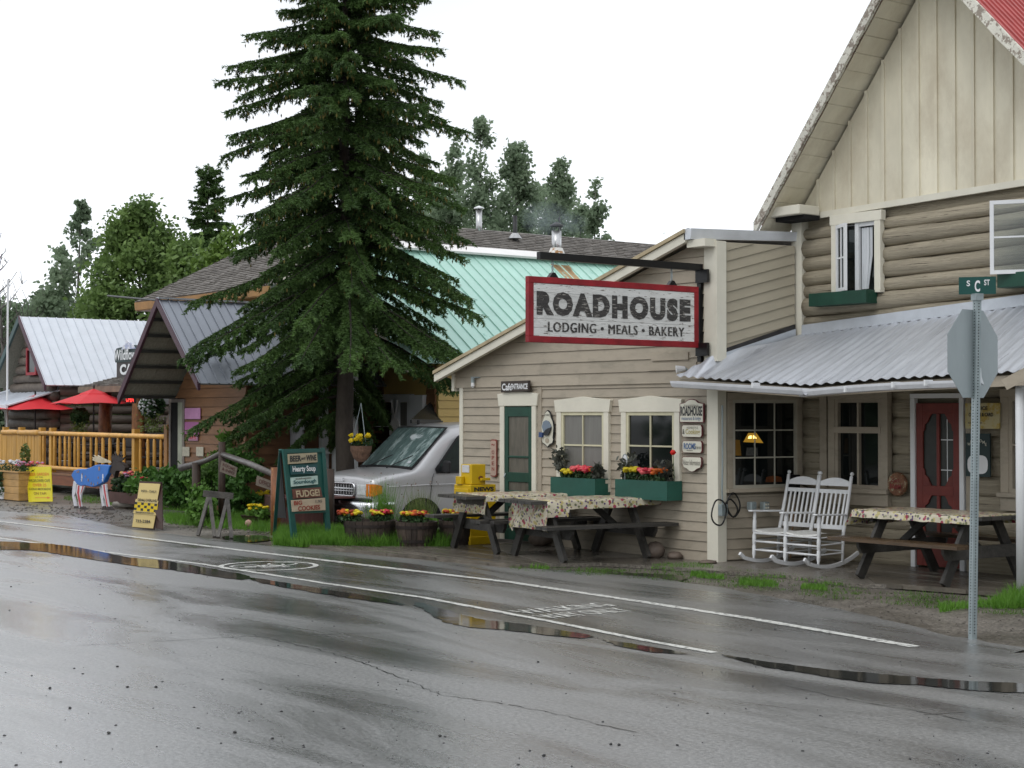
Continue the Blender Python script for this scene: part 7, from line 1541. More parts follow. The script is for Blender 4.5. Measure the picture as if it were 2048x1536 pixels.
    MB().bar(P(-.42,-.045,.945),P(.42,-.045,.945),.015,.022).build('grille_bar',CHR,t); MB().bar(P(-.42,-.045,.90),P(.42,-.045,.90),.015,.012).build('grille_bar',CHR,t)
    for k in range(-4,5): MB().bar(P(k*.09,-.04,.84),P(k*.09,-.04,1.01),.008,.01).build('grille_slat',SIL,t)
    MB().box(cx-.42,cx+.42,y0-.03,y0-.018,gz+.765,gz+.80).build('lower_grille',BLP,t)
    HL=M('headlight_lens',(.62,.64,.65),.12,.2,20,.1,30,spec=.9,coat=1); AM=M('amber_lens',(.75,.20,.01),.12,.25,22,.1,30,spec=.8,coat=1)
    for s_ in (-1,1):
        MB().prism([P(s_*.50,-.03,.835),P(s_*.78,-.025,.835),P(s_*.80,-.02,1.02),P(s_*.50,-.03,1.02)],(0,.04,0)).build('headlight',HL,t,fixn=True,bevel=.01)
        c0=[(s_*.79,-.02),(s_*.88,.0),(s_*.945,.07),(s_*.965,.20)]; vs=[];fs=[]
        for i,(x,y) in enumerate(c0): r=(.0 if i<3 else .05); vs+=[P(x+s_*.012,y-.012,.825+r),P(x+s_*.012,y-.012,1.035-r*.6)]; 
        for i in range(3): fs.append((2*i,2*i+2,2*i+3,2*i+1))
        MB().add(vs,fs).build('turn_signal',AM,t)
    # emblem
    MB().tube([P(.028*math.cos(a)*1.3,-.005,1.085+.028*math.sin(a)) for a in [i*math.pi/6 for i in range(13)]],.007,5,cap=False).build('emblem',CHR,t)
    # bumper
    m=MB(); pts=[(-.98,.42),(-.98,.12),(-.90,-.03),(-.6,-.11),(0,-.13),(.6,-.11),(.90,-.03),(.98,.12),(.98,.42)]; vs=[];fs=[]
    pr=[(.0,.73),(-.03,.72),(-.05,.67),(-.05,.56),(-.03,.48),(.0,.46)]
    for x,y in pts:
        l=math.hypot(x*.6,1); nx,ny=(x*.9 if abs(x)>.85 else x*.2),-1 if abs(x)<.95 else -.1; l=math.hypot(nx,ny); nx/=l; ny/=l
        for o_,z in pr: vs.append(P(x-nx*o_,y-ny*o_,z))
    for i in range(len(pts)-1):
        for j in range(len(pr)-1): a=i*len(pr)+j; fs.append((a,a+1,a+len(pr)+1,a+len(pr)))
    MB().add(vs,fs).build('bumper',CHR,t,smooth=True,fixn=True); MB().box(cx-.9,cx+.9,y0-.06,y0+.3,gz+.70,gz+.765).build('bumper_cover',BLP,t)
    # wheels; a flat black half disc paints the shaded arch
    for y in (.98,4.3):
        for s_ in (-1,1):
            MB().prism([P(s_*.975,y+.44*math.cos(a),.36+.42*math.sin(a)) for a in [i*math.pi/12 for i in range(-2,15)]],(s_*.03,0,0)).build('painted_arch_shade',DARK,t,fixn=True)
            n=24; w=MB(); k=[]; prof=[(.19,.92),(.21,.99),(.33,1.012),(.36,.99),(.365,.80)]
            for r,x in prof:
                for j in range(n): a=2*math.pi*j/n; w.v.append(P(s_*x,y+r*math.cos(a),.36+r*math.sin(a)))
            for i in range(len(prof)-1):
                for j in range(n): w.f.append((i*n+j,i*n+(j+1)%n,(i+1)*n+(j+1)%n,(i+1)*n+j))
            tr=w.build('tyre',BLP,t,smooth=True); h=MB(); h.prism([P(s_*.97,y+.2*math.cos(a),.36+.2*math.sin(a)) for a in [i*math.pi/10 for i in range(20)]],(s_*.02,0,0)); h.build('rim',GALV2,tr,fixn=True)
    return t
van()
# ================================================================== vegetation
BARK=M('spruce_bark',(.055,.045,.036),.9,.4,3,.9,14,st=(1.5,1.5,.7)); BARK2=M('pale_birch_bark',(.16,.15,.13),.8,.5,4,.4,14,st=(1,1,3)); TWIG=M('twig_bark',(.022,.018,.014),.9,.4,6,0)
def foli(name,c1,c2,sc=1.2,trans=.22,rough=.5):
    m=bpy.data.materials.new(name); m.use_nodes=True; n=m.node_tree.nodes; L=m.node_tree.links; b=n['Principled BSDF']; tc=n.new('ShaderNodeTexCoord'); nz=n.new('ShaderNodeTexNoise'); nz.inputs['Scale'].default_value=sc; nz.inputs['Detail'].default_value=8; nz.inputs['Roughness'].default_value=.8
    L.new(tc.outputs['Object'],nz.inputs['Vector']); r=n.new('ShaderNodeValToRGB'); r.color_ramp.elements[0].position=.36; r.color_ramp.elements[1].position=.64; r.color_ramp.elements[0].color=c1+(1,); r.color_ramp.elements[1].color=c2+(1,); L.new(nz.outputs[0],r.inputs[0]); L.new(r.outputs[0],b.inputs['Base Color']); b.inputs['Roughness'].default_value=rough; b.inputs['Specular IOR Level'].default_value=.25
    t=n.new('ShaderNodeBsdfTranslucent'); ms=n.new('ShaderNodeMixShader'); ms.inputs[0].default_value=trans; L.new(r.outputs[0],t.inputs[0]); L.new(b.outputs[0],ms.inputs[1]); L.new(t.outputs[0],ms.inputs[2]); L.new(ms.outputs[0],n['Material Output'].inputs['Surface']); return m
SPR=foli('spruce_needles',(.036,.072,.022),(.100,.180,.045),1.3,.22); CONE=foli('spruce_cones',(.12,.105,.03),(.22,.18,.05),3,.1,.7)
def needles(O,D,Ln,K,nl,nw,rng,droop=.15):
    # sprigs: origin O, unit direction D, length Ln -> K needle triangles each
    N=len(O); s=rng.uniform(0,1,(N,K,1)); base=O[:,None]+D[:,None]*Ln[:,None,None]*s
    rnd=rng.normal(size=(N,K,3)); rad=rnd-(rnd*D[:,None]).sum(-1,keepdims=True)*D[:,None]; rad=unit(rad)
    v=unit(D[:,None]*.75+rad*.8); l=nl*rng.uniform(.7,1.25,(N,K,1)); side=unit(np.cross(v,rng.normal(size=(N,K,3))))*nw/2
    return np.stack([base-side,base+side,base+v*l],2).reshape(-1,3)
def spruce(name,label,base,H,prof,nwh,seed,bpw=6,K=20,spr=1.0,nl=.055,nw=.016,cones=True,tr=.19,z0=1.1,cat='tree',cone_z=4.5):
    rng=np.random.default_rng(seed); t=thing(name,label,cat,base); b=np.array(base,dtype=float); T=MB(); n=20
    T.tube([(b[0]+.02*math.sin(i),b[1]+.02*math.cos(i*1.3),b[2]+H*i/n) for i in range(n+1)],[max(.015,tr*(1.18 if i==0 else 1)*(1-i/n)**.85) for i in range(n+1)],12,jit=.05); T.build('trunk',BARK,t,smooth=True)
    pz,pr=zip(*prof); O=[];D=[];Ln=[]; limbs=MB(); CO=[]
    zz=z0; wh=0
    while zz<H-.12:
        R0=np.interp(zz,pz,pr); gap=(H-z0)/nwh*(1.25-.5*zz/H); k=bpw if zz<H*.85 else max(3,bpw-2); a0=rng.uniform(0,6.28)
        for j in range(k):
            az=a0+2*np.pi*j/k+rng.normal(0,.30); z=zz+rng.normal(0,gap*.35); L_=max(.08,R0*rng.uniform(.60,1.16)); sk=rng.random()<.04 or (name=='spruce_tree' and z-0<3.55 and (math.cos(az)>-.05 or (z<2.6 and math.sin(az)<-.6))); u=z/H
            # branch centre line: leaves the trunk rising (high up) or level, sags, tip lifts
            if sk: continue
            rise=rng.uniform(-.10,.14)+np.interp(u,[0,.3,.6,1],[.02,.10,.25,.7]); sag=np.interp(u,[0,.35,.8,1],[.60,.62,.58,.12]); nS=12; ts=np.linspace(0,1,nS+1)
            x=L_*ts; h=L_*(rise*ts-sag*ts**1.5+.20*np.maximum(0,ts-.68)**1.2*1.3); cr=np.array([np.cos(az),np.sin(az),0]); sd=np.array([-np.sin(az),np.cos(az),0]); bend=rng.normal(0,.06)*L_
            P=b+np.array([0,0,z])+x[:,None]*cr+(bend*ts**2)[:,None]*sd; P[:,2]+=h
            r_=max(.007,.011*L_)
            limbs.tube([tuple(q) for q in P[::2]],[r_*(1-.85*i/(nS/2)) for i in range(len(P[::2]))],5,cap=False)
            nt=int((6+L_*13)*spr)
            for m_ in range(nt):
                tt=.10+.9*(m_+rng.random())/nt; p=np.array([np.interp(tt,ts,P[:,c]) for c in range(3)]); dn=np.array([np.interp(min(1,tt+.05),ts,P[:,c])-np.interp(max(0,tt-.05),ts,P[:,c]) for c in range(3)]); dn/=np.linalg.norm(dn)
                side=1 if m_%2 else -1; tl=(.26+.10*L_)*rng.uniform(.5,1.2)*(1-.42*tt)*min(1,.45+tt*2)
                d=unit(dn*.75+sd*side*rng.uniform(.6,1.0)+np.array([0,0,-rng.uniform(.15,.95)]))
                ns=max(2,int(tl/.085)); q=p.copy(); 
                for s_ in range(ns):
                    d=unit(d+np.array([0,0,-.10])+rng.normal(0,.06,3)); e=q+d*.085; O.append(q.copy());D.append(d.copy());Ln.append(.10)
                    if s_<ns and rng.random()<.85:
                        d2=unit(d*.8+np.cross(d,[0,0,1])*(1 if s_%2 else -1)*.8+np.array([0,0,rng.uniform(-.55,.1)])); O.append(q.copy());D.append(d2);Ln.append(.085)
                    q=e
                    if cones and z>cone_z and tt>.25 and rng.random()<.20*min(1,(z-cone_z)/2.0+.2): CO.append(q+np.array([rng.normal(0,.03),rng.normal(0,.03),-.03]))
            # tip leader
            O.append(P[-1].copy());D.append(unit(P[-1]-P[-2]));Ln.append(.14)
        zz+=gap
    limbs.build('limbs',TWIG,t,kind='stuff')
    O=np.array(O);D=np.array(D);Ln=np.array(Ln); V=needles(O,D,Ln,K,nl,nw,rng); print(name,'needles',len(V)//3)
    npmesh('crown',V,3,SPR,t,kind='stuff')
    if CO:
        C=np.array(CO); a=unit(rng.normal(size=C.shape)*[1,1,.15]); w=.016; l=.09; zv=np.array([0,0,1.]); p=np.cross(a,zv)
        Q=np.concatenate([np.stack([C,C-zv*l*.45+a*w,C-zv*l,C-zv*l*.45-a*w],1),np.stack([C,C-zv*l*.45+p*w,C-zv*l,C-zv*l*.45-p*w],1)]).reshape(-1,3); npmesh('cones',Q,4,CONE,t,kind='stuff')
    return t
spruce('spruce_tree','tall dark spruce with drooping boughs and yellowish cones between the shops and the cafe',(-26.46,16.3,-.05),11.9,[(0,1.5),(1.9,1.7),(2.5,2.6),(3.2,3.05),(4.0,3.05),(5.0,2.55),(6.3,2.35),(7.8,2.2),(9.0,1.85),(10.1,1.15),(11.1,.45),(11.9,.08)],42,5,bpw=8,K=12,spr=1.5,z0=1.95,nl=.066,nw=.026)
# deciduous trees
def decid(name,label,px,pbase_z,Z,ptop,wpx,seed,mat,nl,lsize,style='round',trunkr=.12,nlimb=26,bark=None,dens=1.0,group=None,zlow=.12):
    rng=np.random.default_rng(seed); d=ray(px,830); p=EYE+d*(Z/d.dot(FWD)); base=Vector((p.x,p.y,-.1)); H=(EYE+ray(px,ptop)*(Z/ray(px,ptop).dot(FWD))).z; R=wpx/2/FPX*Z
    t=thing(name,label,'tree',base,group=group); T=MB(); n=10; bx,by=base.x,base.y; lean=rng.normal(0,.015,2)*H
    ax_=lambda u:np.array([bx+lean[0]*u+.08*math.sin(u*7),by+lean[1]*u,H*u]); T.tube([tuple(ax_(.95*i/n)) for i in range(n+1)],[max(.01,trunkr*(1-.93*i/n)) for i in range(n+1)],8); T.build('trunk',bark or BARK2,t,smooth=True); Lm=MB(); A=[]
    env={'round':lambda u:max(.05,math.sin(math.pi*(.14+.84*u)))**.62,'open':lambda u:(.35+.65*math.sin(math.pi*min(1,.15+u*.95)))*(1 if u<.7 else max(.2,(1.1-u)*2.4)),'fastigiate':lambda u:max(.02,1.0-u)**.62}[style]
    Nc=nlimb
    for i in range(Nc):
        u=1-(1-zlow)*rng.random()**(.85 if style=='round' else 1.0); az=rng.uniform(0,6.28); q=rng.uniform(.35,1.0)**.6 if nl else 1; rr=R*env((u-zlow)/(1-zlow))*q
        c=ax_(min(1,u*.985))+np.array([math.cos(az)*rr,math.sin(az)*rr,0]); up={'round':.7,'open':1.1,'fastigiate':1.5}[style]*rr; s=ax_(max(.08,min(.93,(c[2]-up)/H))); m=5; r0=max(.012 if nl else .03,trunkr*.28*(1-u*.7))
        pts=[s+(c-s)*(k/m)+np.array([0,0,-.10*rr*math.sin(math.pi*k/m)]) for k in range(m+1)]; Lm.tube([tuple(w) for w in pts],[r0*(1-.8*k/m) for k in range(m+1)],5,cap=False)
        if not nl or style=='open':
            for _ in range(4 if not nl else 2):
                j=rng.integers(2,m+1); w=pts[j]; e=w+rng.normal(size=3)*[.3,.3,.2]*rr*.5+np.array([0,0,.35*rr]); Lm.tube([tuple(w),tuple(e)],[r0*.4,.006 if nl else .012],4,cap=False)
        if nl:
            sg=np.array([.20,.20,.17])*(.55+.45*min(1,rr/1.0))*(1.7 if style=='round' else (.95+.6*env((u-zlow)/(1-zlow))))*dens; k=int(nl/Nc*rng.uniform(.5,1.5)*(.45+.55*min(1,rr/(.5*R)))); A.append(c+rng.normal(size=(k,3))*sg)
            if style!='round': k2=k//2; tt=rng.uniform(.45,1,(k2,1)); A.append(s+(c-s)*tt+rng.normal(size=(k2,3))*sg*.7)
    Lm.build('limbs',TWIG if bark is None else bark,t,kind='stuff')
    if nl: A=np.concatenate(A); A=A[A[:,2]>.2]; npmesh('crown',leaves(A,lsize,1.5,rng=rng),4,mat,t,kind='stuff')
    return t
BG1=foli('birch_leaves_bright',(.09,.155,.048),(.20,.30,.085),.7,.4); BG2=foli('cottonwood_leaves_grey_haze',(.16,.225,.14),(.29,.37,.24),.8,.6); BG3=foli('poplar_leaves_haze_pale',(.16,.225,.14),(.29,.37,.24),.8,.6); BG4=foli('yellow_green_leaves',(.07,.13,.02),(.16,.25,.05),.9,.3)  # far leaves BG2 and BG3 paled in colour to stand for haze
decid('cottonwood_tree','slender open tree with grey green leaves at the left against the sky',148,0,62,392,195,21,BG2,5600,.14,'open',.13,90,BARK2,dens=.62,zlow=.22)
decid('birch_tree','full rounded bright green tree behind the white roof',290,0,58,408,190,22,BG1,36000,.12,'round',.15,130)
decid('birch_tree','lower bushy green tree just left of the rounded bright one',212,0,60,560,130,23,BG1,12000,.13,'round',.1,50)
decid('young_birch','yellow green young tree between the rounded tree and the big spruce',445,0,50,462,150,24,BG4,13000,.12,'round',.1,60)
decid('young_birch','green bushy tree right behind the dark background spruce foot',375,0,56,480,120,25,BG1,12000,.13,'round',.1,50)
decid('bare_tree','grey leafless tree at the far left edge',18,0,60,452,130,26,BG2,0,.1,'open',.11,70,M('dead_grey_bark',(.13,.12,.11),.9,.2,5,.2),zlow=.3)
decid('background_birch','dark green shrubby tree low at the left edge behind the white roof',90,0,66,588,150,27,BG3,11000,.15,'round',.1,40)
decid('background_birch','dark green shrubby tree at the extreme left edge under the bare tree',12,0,64,598,150,28,BG3,11000,.15,'round',.1,40)
decid('poplar_tree','narrow tree with small leaves right beside the spruce top edge',845,0,64,290,140,31,BG3,4600,.13,'fastigiate',.1,70)
decid('poplar_tree','narrow tall tree, left one of the three behind the steel pipe',893,0,62,252,150,32,BG3,5600,.12,'fastigiate',.12,95)
decid('poplar_tree','tallest pointed poplar, directly above the steel vent pipe',963,0,60,228,165,33,BG3,7600,.12,'fastigiate',.13,120)
decid('poplar_tree','broad pointed poplar above the black vent pipe',1042,0,61,256,175,34,BG3,8200,.12,'fastigiate',.13,120)
decid('poplar_tree','pointed poplar just above the smoking stovepipe',1122,0,60,306,150,35,BG3,5600,.12,'fastigiate',.12,95)
decid('poplar_tree','rightmost low poplar with sparse top near the cafe roof',1198,0,60,352,120,36,BG3,3000,.125,'fastigiate',.1,54)
decid('poplar_tree','short leafy poplar filling between the lowest two at the right',1160,0,63,392,110,37,BG3,5000,.13,'fastigiate',.1,50)
decid('poplar_tree','short leafy tree low behind the spruce right side',1000,0,66,372,190,38,BG3,14000,.13,'round',.1,60)
decid('background_birch','pale bushy tree behind the lodge ridge left of the steel pipe',905,0,70,360,190,40,BG2,12000,.14,'round',.1,60)
decid('background_birch','pale bushy tree behind the lodge ridge around the stovepipe',1085,0,70,372,230,43,BG2,14000,.14,'round',.1,60)
decid('bare_twig_tree','tiny bare twiggy top just left of the cafe roof peak',1324,0,60,456,30,39,BG3,160,.08,'fastigiate',.04,14)
d_=ray(415,830); bs=EYE+d_*(58/d_.dot(FWD)); hb=(EYE+ray(415,322)*(58/ray(415,322).dot(FWD))).z
spruce('background_spruce','smaller dark spruce rising above the bright trees left of the big one',(bs.x,bs.y,-.1),hb,[(0,1.5),(5,1.3),(8,.85),(9.6,.5),(hb,.28)],26,41,bpw=7,K=12,spr=1.1,nl=.09,nw=.04,cones=False,tr=.16,z0=3.5)
# far woods behind everything, and unseen woods added behind viewer to darken panes
def woods(name,pts,h,n,seed,size=.5,mat=None,jit=3.0):
    rng=np.random.default_rng(seed); A=[]
    for (x,y) in pts:
        hh=h*rng.uniform(.65,1.1); r=rng.uniform(1.6,3.0); k=n; u=rng.uniform(.02,1,(k,1)); a=rng.uniform(0,6.28,(k,1)); q=np.sqrt(rng.random((k,1)))*r*(1.05-u**1.5); A.append(np.concatenate([x+q*np.cos(a)+rng.normal(0,.3,(k,1)),y+q*np.sin(a),u*hh],1))
    npmesh(name,leaves(np.concatenate(A),size,1.5,rng=rng),4,mat or BG3,None,kind='stuff')
rng=random.Random(3)
woods('far_woods',[(-95+rng.uniform(-6,6),y+rng.uniform(-2,2)) for y in range(-20,120,5)]+[(x+rng.uniform(-3,3),80+rng.uniform(-5,5)) for x in range(-90,60,5)],5.2,500,51,.55)
woods('added_unseen_woods',[(x+rng.uniform(-2,2),-20+rng.uniform(-3,3)) for x in range(-60,30,4)]+[(22+rng.uniform(-2,2),y) for y in range(-16,60,4)],9,360,52,.8)
# shrubs by the brown shop
def shrub(name,label,c,r,n,mat,size=.06,stems=8,petals=None,nf=0):
    t=thing(name,label,'shrub',c); c=Vector(c); S=MB()
    for i in range(stems): a=random.uniform(0,6.28); q=random.uniform(.2,.9); S.tube([(c.x,c.y,-.02),(c.x+r[0]*q*.5*math.cos(a),c.y+r[1]*q*.5*math.sin(a),c.z+r[2]*.6),(c.x+r[0]*q*math.cos(a),c.y+r[1]*q*math.sin(a),c.z+r[2]*1.4)],[.014,.010,.004],5)
    S.build('stems',TWIG,t,kind='stuff'); A=[]
    for k in range(max(6,n//90)):
        u=unit(RNG.normal(size=3)); ctr=np.array([c.x,c.y,c.z+r[2]])+u*np.array(r)*RNG.uniform(.35,.92); A.append(ctr+RNG.normal(size=(90,3))*np.array([.11,.11,.08])*max(.7,r[0]))
    A=np.concatenate(A); A=A[A[:,2]>.01]; npmesh('foliage',leaves(A,size,2.0),4,mat,t,kind='stuff')
    if petals:
        m=MB()
        for i in range(nf): a=random.uniform(0,6.28); u=random.uniform(.1,1); v,f=icos((c.x+r[0]*math.cos(a)*(1-u*u)**.5,c.y-abs(r[1]*math.sin(a)*(1-u*u)**.5),c.z+r[2]*(1+u)),.035,.3,.8); m.add(v,f)
        m.build('blossoms',petals,t)
    return t
SH1=foli('shrub_leaves',(.035,.095,.02),(.095,.21,.04),2.5,.25); SH2=foli('shrub_leaves_light',(.07,.16,.025),(.16,.31,.06),2.5,.3)
def at(px,py,z=0): return G(px,py,z)
for (px,Y,rx_,rz_,n,mt,lab) in ((352,14.6,.75,.5,3600,SH1,'dense dark green shrub beside the taxi board'),(300,15.1,.6,.45,2200,SH1,'leafy shrub between the moose planter and the brown shop wall'),(392,14.8,.6,.5,2400,SH1,'leafy shrub in front of the mauve posters'),(425,14.9,.6,.55,2600,SH2,'light green shrub below the first handrail'),(482,14.9,.62,.68,3600,SH1,'tall dark shrub behind the dark handrail post'),(455,15.6,.45,.85,2400,SH2,'high light green shrub with flowers by the porch corner'),(404,13.4,.34,.33,1500,SH2,'long leaved light plant left of the sawhorse'),(535,16.4,.4,.55,1200,SH2,'shrub showing behind the white porch rail')):
    p=onY(px,900,Y); shrub('shrub',lab,(p.x,Y,0),(rx_,rx_*.6,rz_),n,mt)
p=at(440,985); c=Vector((p.x+.1,p.y+.5,1.85)); t=thing('delphinium','blue delphinium spikes above the shrubs under the spruce','flower',(c.x,c.y,0)); m=MB(); zc=onY(438,868,c.y); 
for k in range(5):
    x=zc.x+random.uniform(-.22,.22)
    for j in range(10): v,f=icos((x+random.gauss(0,.02),zc.y+random.gauss(0,.03),zc.z-.15+j*.03+random.uniform(-.02,.02)),.03,.3); m.add(v,f)
m.build('blossoms',M('delphinium_blue',(.13,.12,.50),.5,.25,20,0,trans=.2),t); MB().tube([(zc.x,zc.y,.1),(zc.x,zc.y,zc.z)],.01,5).build('stem',SH2,t)
# grasses
GR1=foli('grass_green',(.065,.17,.018),(.16,.33,.045),3,.35); GR2=foli('dry_tall_grass',(.08,.14,.03),(.24,.28,.10),3,.3)
def grass(poly,n,h,w=.012,mat=GR1,name='grass',lean=.35,z=-.01,jit=0):
    # poly: ground points; rejection sample
    P=[(q.x,q.y) for q in poly]; xs=[q[0] for q in P]; ys=[q[1] for q in P]; out=[]
    def ins(x,y):
        c=False
        for i in range(len(P)):
            (x1,y1),(x2,y2)=P[i],P[i-1]
            if (y1>y)!=(y2>y) and x<(x2-x1)*(y-y1)/(y2-y1)+x1: c=not c
        return c
    for _ in range(n*6):
        x=random.uniform(min(xs),max(xs)); y=random.uniform(min(ys),max(ys))
        if ins(x,y) and math.sin(x*5.1+y*3.3)+math.sin(x*11.7-y*7.9)+random.uniform(-1,1)>-1.2+jit: out.append((x,y,z))
        if len(out)>=n: break
    if out: npmesh(name,blades(np.array(out),h,w,lean),3,mat,None,kind='stuff')
grass([G(545,1090),G(600,1093),G(690,1094),G(690,1070),G(650,1068),G(560,1068)],8000,.2)
grass([G(650,1094),G(760,1096),G(900,1096),G(912,1090),G(912,1078),G(660,1074)],12000,.21)
wd=thing('weed_plant','broad leaved green weed growing between the middle and right barrels','plant',G(855,1088)); p=G(855,1086); npmesh('foliage',leaves(ellip(520,(p.x,p.y,.22),(.22,.16,.24),shell=.1),.06,2.2),4,SH2,wd)
wd=thing('weed_plant','broad pale leaved weed at the foot of the left barrel','plant',G(718,1092)); p=G(718,1091); npmesh('foliage',leaves(ellip(240,(p.x,p.y,.12),(.2,.12,.13),shell=.1),.08,2.4),4,SH2,wd)
for (px,py,h,n,lab) in ((765,1082,.85,520,'tall green grass tuft between the left and middle barrels'),(838,1080,.72,420,'tall seedy grass tuft between the middle and right barrels')):
    p=G(px,py); t=thing('grass_tuft',lab,'grass',(p.x,p.y,0)); C=np.array([[p.x+random.gauss(0,.09),p.y+random.gauss(0,.08),0.0] for _ in range(n)]); npmesh('blades',blades(C,h,.012,.16),3,GR1 if px<800 else GR2,t,kind='stuff')
    C=np.array([[p.x+random.gauss(0,.16),p.y+random.gauss(0,.12),h*random.uniform(.8,1.25)] for _ in range(26)]); npmesh('seed_heads',leaves(C,.022,1.5),4,M('seed_head',(.16,.12,.10),.7,.3,9,0),t,kind='stuff')
grass([G(330,1046),G(470,1058),G(560,1065),G(560,1040),G(440,1030),G(330,1022)],6000,.16,z=-.015)
grass([G(1300,1138),G(1430,1142),G(1420,1131),G(1310,1130)],1100,.055,z=.0); grass([G(1380,1152),G(1450,1160),G(1445,1150),G(1385,1145)],500,.06,z=-.01,jit=.6)
grass([G(1478,1168),G(1560,1176),G(1550,1162),G(1480,1158)],700,.05,z=-.01,jit=.3); grass([G(1600,1176),G(1655,1180),G(1650,1170),G(1605,1168)],380,.045,z=-.01,jit=.3)
grass([G(1880,1224),G(1950,1214),G(2060,1214),G(2060,1200),G(1960,1204),G(1880,1210)],1100,.075,z=-.01); grass([G(1985,1216),G(2080,1216),G(2080,1180),G(2030,1186),G(1990,1204)],1300,.14,z=-.01)
grass([G(1060,1136),G(1100,1138),G(1095,1130),G(1060,1130)],200,.05); grass([G(1420,1140),G(1700,1174),G(1690,1164),G(1430,1136)],500,.045,z=0,jit=1.0)
grass([G(120,1000),G(330,1020),G(330,1000),G(140,992)],1200,.10,z=-.015,jit=.5)
GR3=foli('low_weed_green',(.05,.11,.015),(.12,.22,.04),3,.3)
grass([G(1150,1150),G(1400,1166),G(1700,1200),G(2060,1232),G(2060,1196),G(1750,1178),G(1560,1156),G(1420,1142),G(1150,1136)],2600,.04,.010,GR3,z=-.012,jit=1.35)
grass([G(1020,1140),G(1160,1146),G(1300,1152),G(1300,1140),G(1100,1134),G(1020,1134)],420,.035,.010,GR3,z=-.005,jit=.9)
p=G(495,1050); flowers('pansy_clump','yellow pansies in a dark bowl right of the sawhorse','flowers',(p.x,p.y+.2,.12),.30,.2,.22,[MATS['pansy_yellow']],16,.045,380,leafm=SH2,lsz=.05)
t=thing('flower_bowl','low dark bowl holding yellow pansies near the sawhorse','planter',(p.x-.1,p.y+.2,0)); MB().lathe((p.x-.1,p.y+.25,0),[(.2,0),(.3,.16),(.28,.16)],18).build('bowl',M('dark_bowl',(.045,.025,.018),.4,.3,5,0),t)
p=G(515,1030); flowers('pansy_clump','upper yellow pansies against the red brown porch skirt','flowers',(p.x,p.y+.1,.25),.26,.15,.2,[MATS['pansy_yellow']],12,.05,200,leafm=SH2,lsz=.05)
p=G(497,1056); t=thing('clay_ball','pale pink clay ball ornament among the pansies','ornament',p); v,f=icos((p.x,p.y,.08),.085,.0,1); MB().add(v,f).build('ball',M('pink_clay',(.45,.27,.22),.5,.2,9,0),t,sub=2,smooth=True)
# ramp skirt boards and steps in front of the shop porch
RMP=MATS['red_brown_porch_board']; rp=thing('porch_ramp','wet reddish brown wooden ramp behind the menu board','ramp',G(560,1045))
a=atZ(478,986,29.6); b_=atZ(560,988,28.3); c=G(560,1062); 
g0=G(500,1040);g1=G(560,1058);g2=G(655,1052)
MB().prism([g0+Vector((0,.3,0)),g1,g1+Vector((0,0,.50)),g0+Vector((0,.3,.42))],(-.02,.03,0)).build('skirt',RMP,rp,fixn=True)
MB().prism([g1+Vector((.02,0,0)),g2,g2+Vector((0,0,.34)),g1+Vector((.02,0,.36))],(0,.03,0)).build('skirt',RMP,rp,fixn=True)
for k in range(7): u=k/7; q0=g0.lerp(g1,u)+Vector((0,.3*(1-u),.43+.07*u)); q1=g0.lerp(g1,(k+.95)/7)+Vector((0,.3*(1-u),.43+.07*u)); MB().hexa([q0,q1,q1+Vector((.3,1.6,0)),q0+Vector((.3,1.6,0)),q0+Vector((0,0,.03)),q1+Vector((0,0,.03)),q1+Vector((.3,1.6,.03)),q0+Vector((.3,1.6,.03))]).build('ramp_board',RMP,rp,fixn=True)
sp_=thing('timber_step','low grey timber steps among the shrubs left of the sawhorse','steps',G(360,1030)); a=G(330,1030);b_=G(395,1032)
MB().bar(a+Vector((0,0,.06)),G(372,1034)+Vector((0,0,.06)),.14,.08).build('tread',GREYW,sp_); MB().bar(G(352,1012)+Vector((0,0,.16)),G(392,1014)+Vector((0,0,.16)),.16,.14).build('tread',GREYW,sp_)
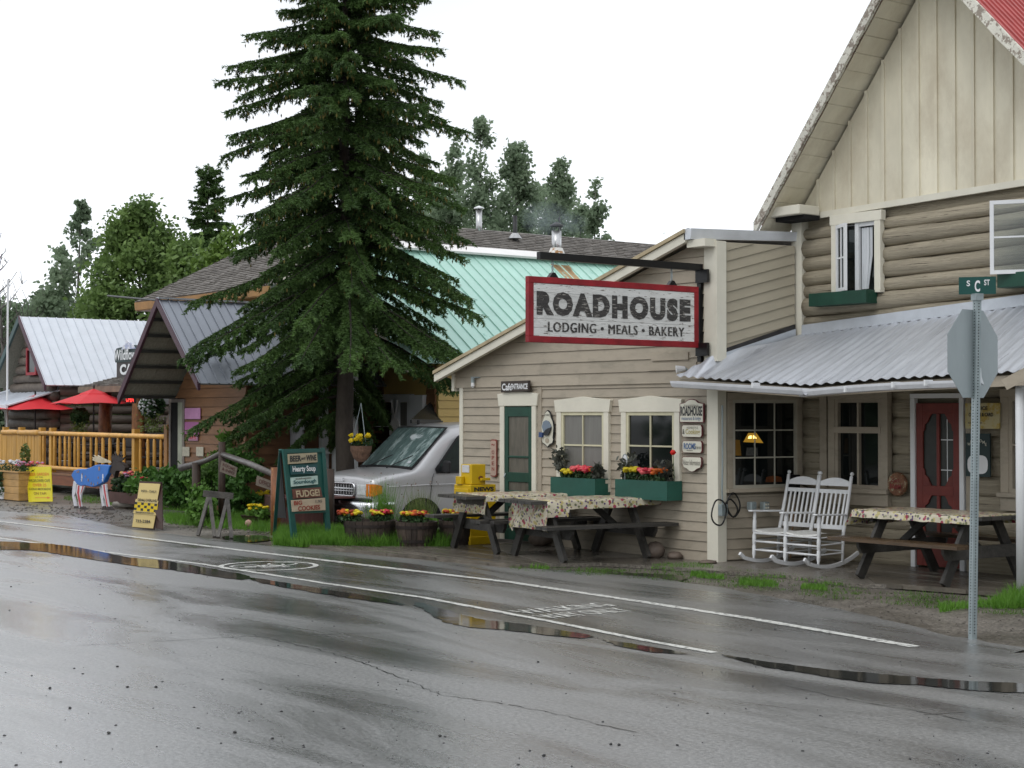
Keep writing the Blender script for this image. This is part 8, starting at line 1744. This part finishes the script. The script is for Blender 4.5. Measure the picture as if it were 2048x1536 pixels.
# white flag pole at left edge
p=EYE+ray(15,700)*(46/ray(15,700).dot(FWD)); t=thing('white_pole','thin white pole rising at the left edge behind the log cafe','pole',(p.x,p.y,0)); MB().tube([(p.x,p.y,0),(p.x,p.y,(EYE+ray(15,560)*(46/ray(15,560).dot(FWD))).z)],.03,6).build('shaft',WHITEP,t)
# lamp and things glimpsed inside the nine-pane window (lit table lamp)
p=onX(1501,880,-15.235); t=thing('table_lamp','lit yellow shaded lamp glowing behind the nine pane window','lamp',p); GL=M('lamp_shade_glow',(.25,.12,.01),.6,.1,5,0,emit=(1,.55,.06,.25),rnd=0); GB=M('lamp_bulb_glow',(.8,.5,.1),.5,0,3,0,emit=(1,.72,.22,3.0),rnd=0)
def inX(px,py,X=-15.21): return onX(px,py,X)
for P_,mt,nm in ((((1484,884),(1524,886),(1510,866),(1494,866)),GL,'shade'),(((1493,877),(1500,877),(1500,871),(1495,872)),GB,'bulb'),(((1503,877),(1510,877),(1508,872),(1503,871)),GB,'bulb')):
    MB().prism([WB.pt(*WB.uv(px,py),.026 if nm=='shade' else .030) for px,py in P_],WB.n*.002).build(nm,mt,t,fixn=True)
t=thing('display_card','amber card standing inside the nine pane window, lower left','card',WB.pt(*WB.uv(1470,900),.03)); MB().prism([WB.pt(*WB.uv(px,py),.026) for px,py in ((1463,911),(1480,911),(1477,880),(1463,879))],WB.n*.002).build('card',M('amber_card',(.20,.10,.01),.5,.2,5,0),t,fixn=True)
t=thing('display_card','grey printed card standing under the lamp in the nine pane window','card',WB.pt(*WB.uv(1502,905),.03)); MB().prism([WB.pt(*WB.uv(px,py),.026) for px,py in ((1489,911),(1513,911),(1512,895),(1491,895))],WB.n*.002).build('card',M('grey_card',(.07,.07,.065),.5,.5,40,0),t,fixn=True)
t=thing('display_pumpkins','orange goods low inside the nine pane window','goods',WB.pt(*WB.uv(1545,958),.03)); MB().prism([WB.pt(*WB.uv(px,py),.026) for px,py in ((1528,964),(1562,964),(1560,954),(1545,951),(1530,954))],WB.n*.002).build('goods',M('dull_orange',(.13,.035,.005),.6,.5,14,0),t,fixn=True)
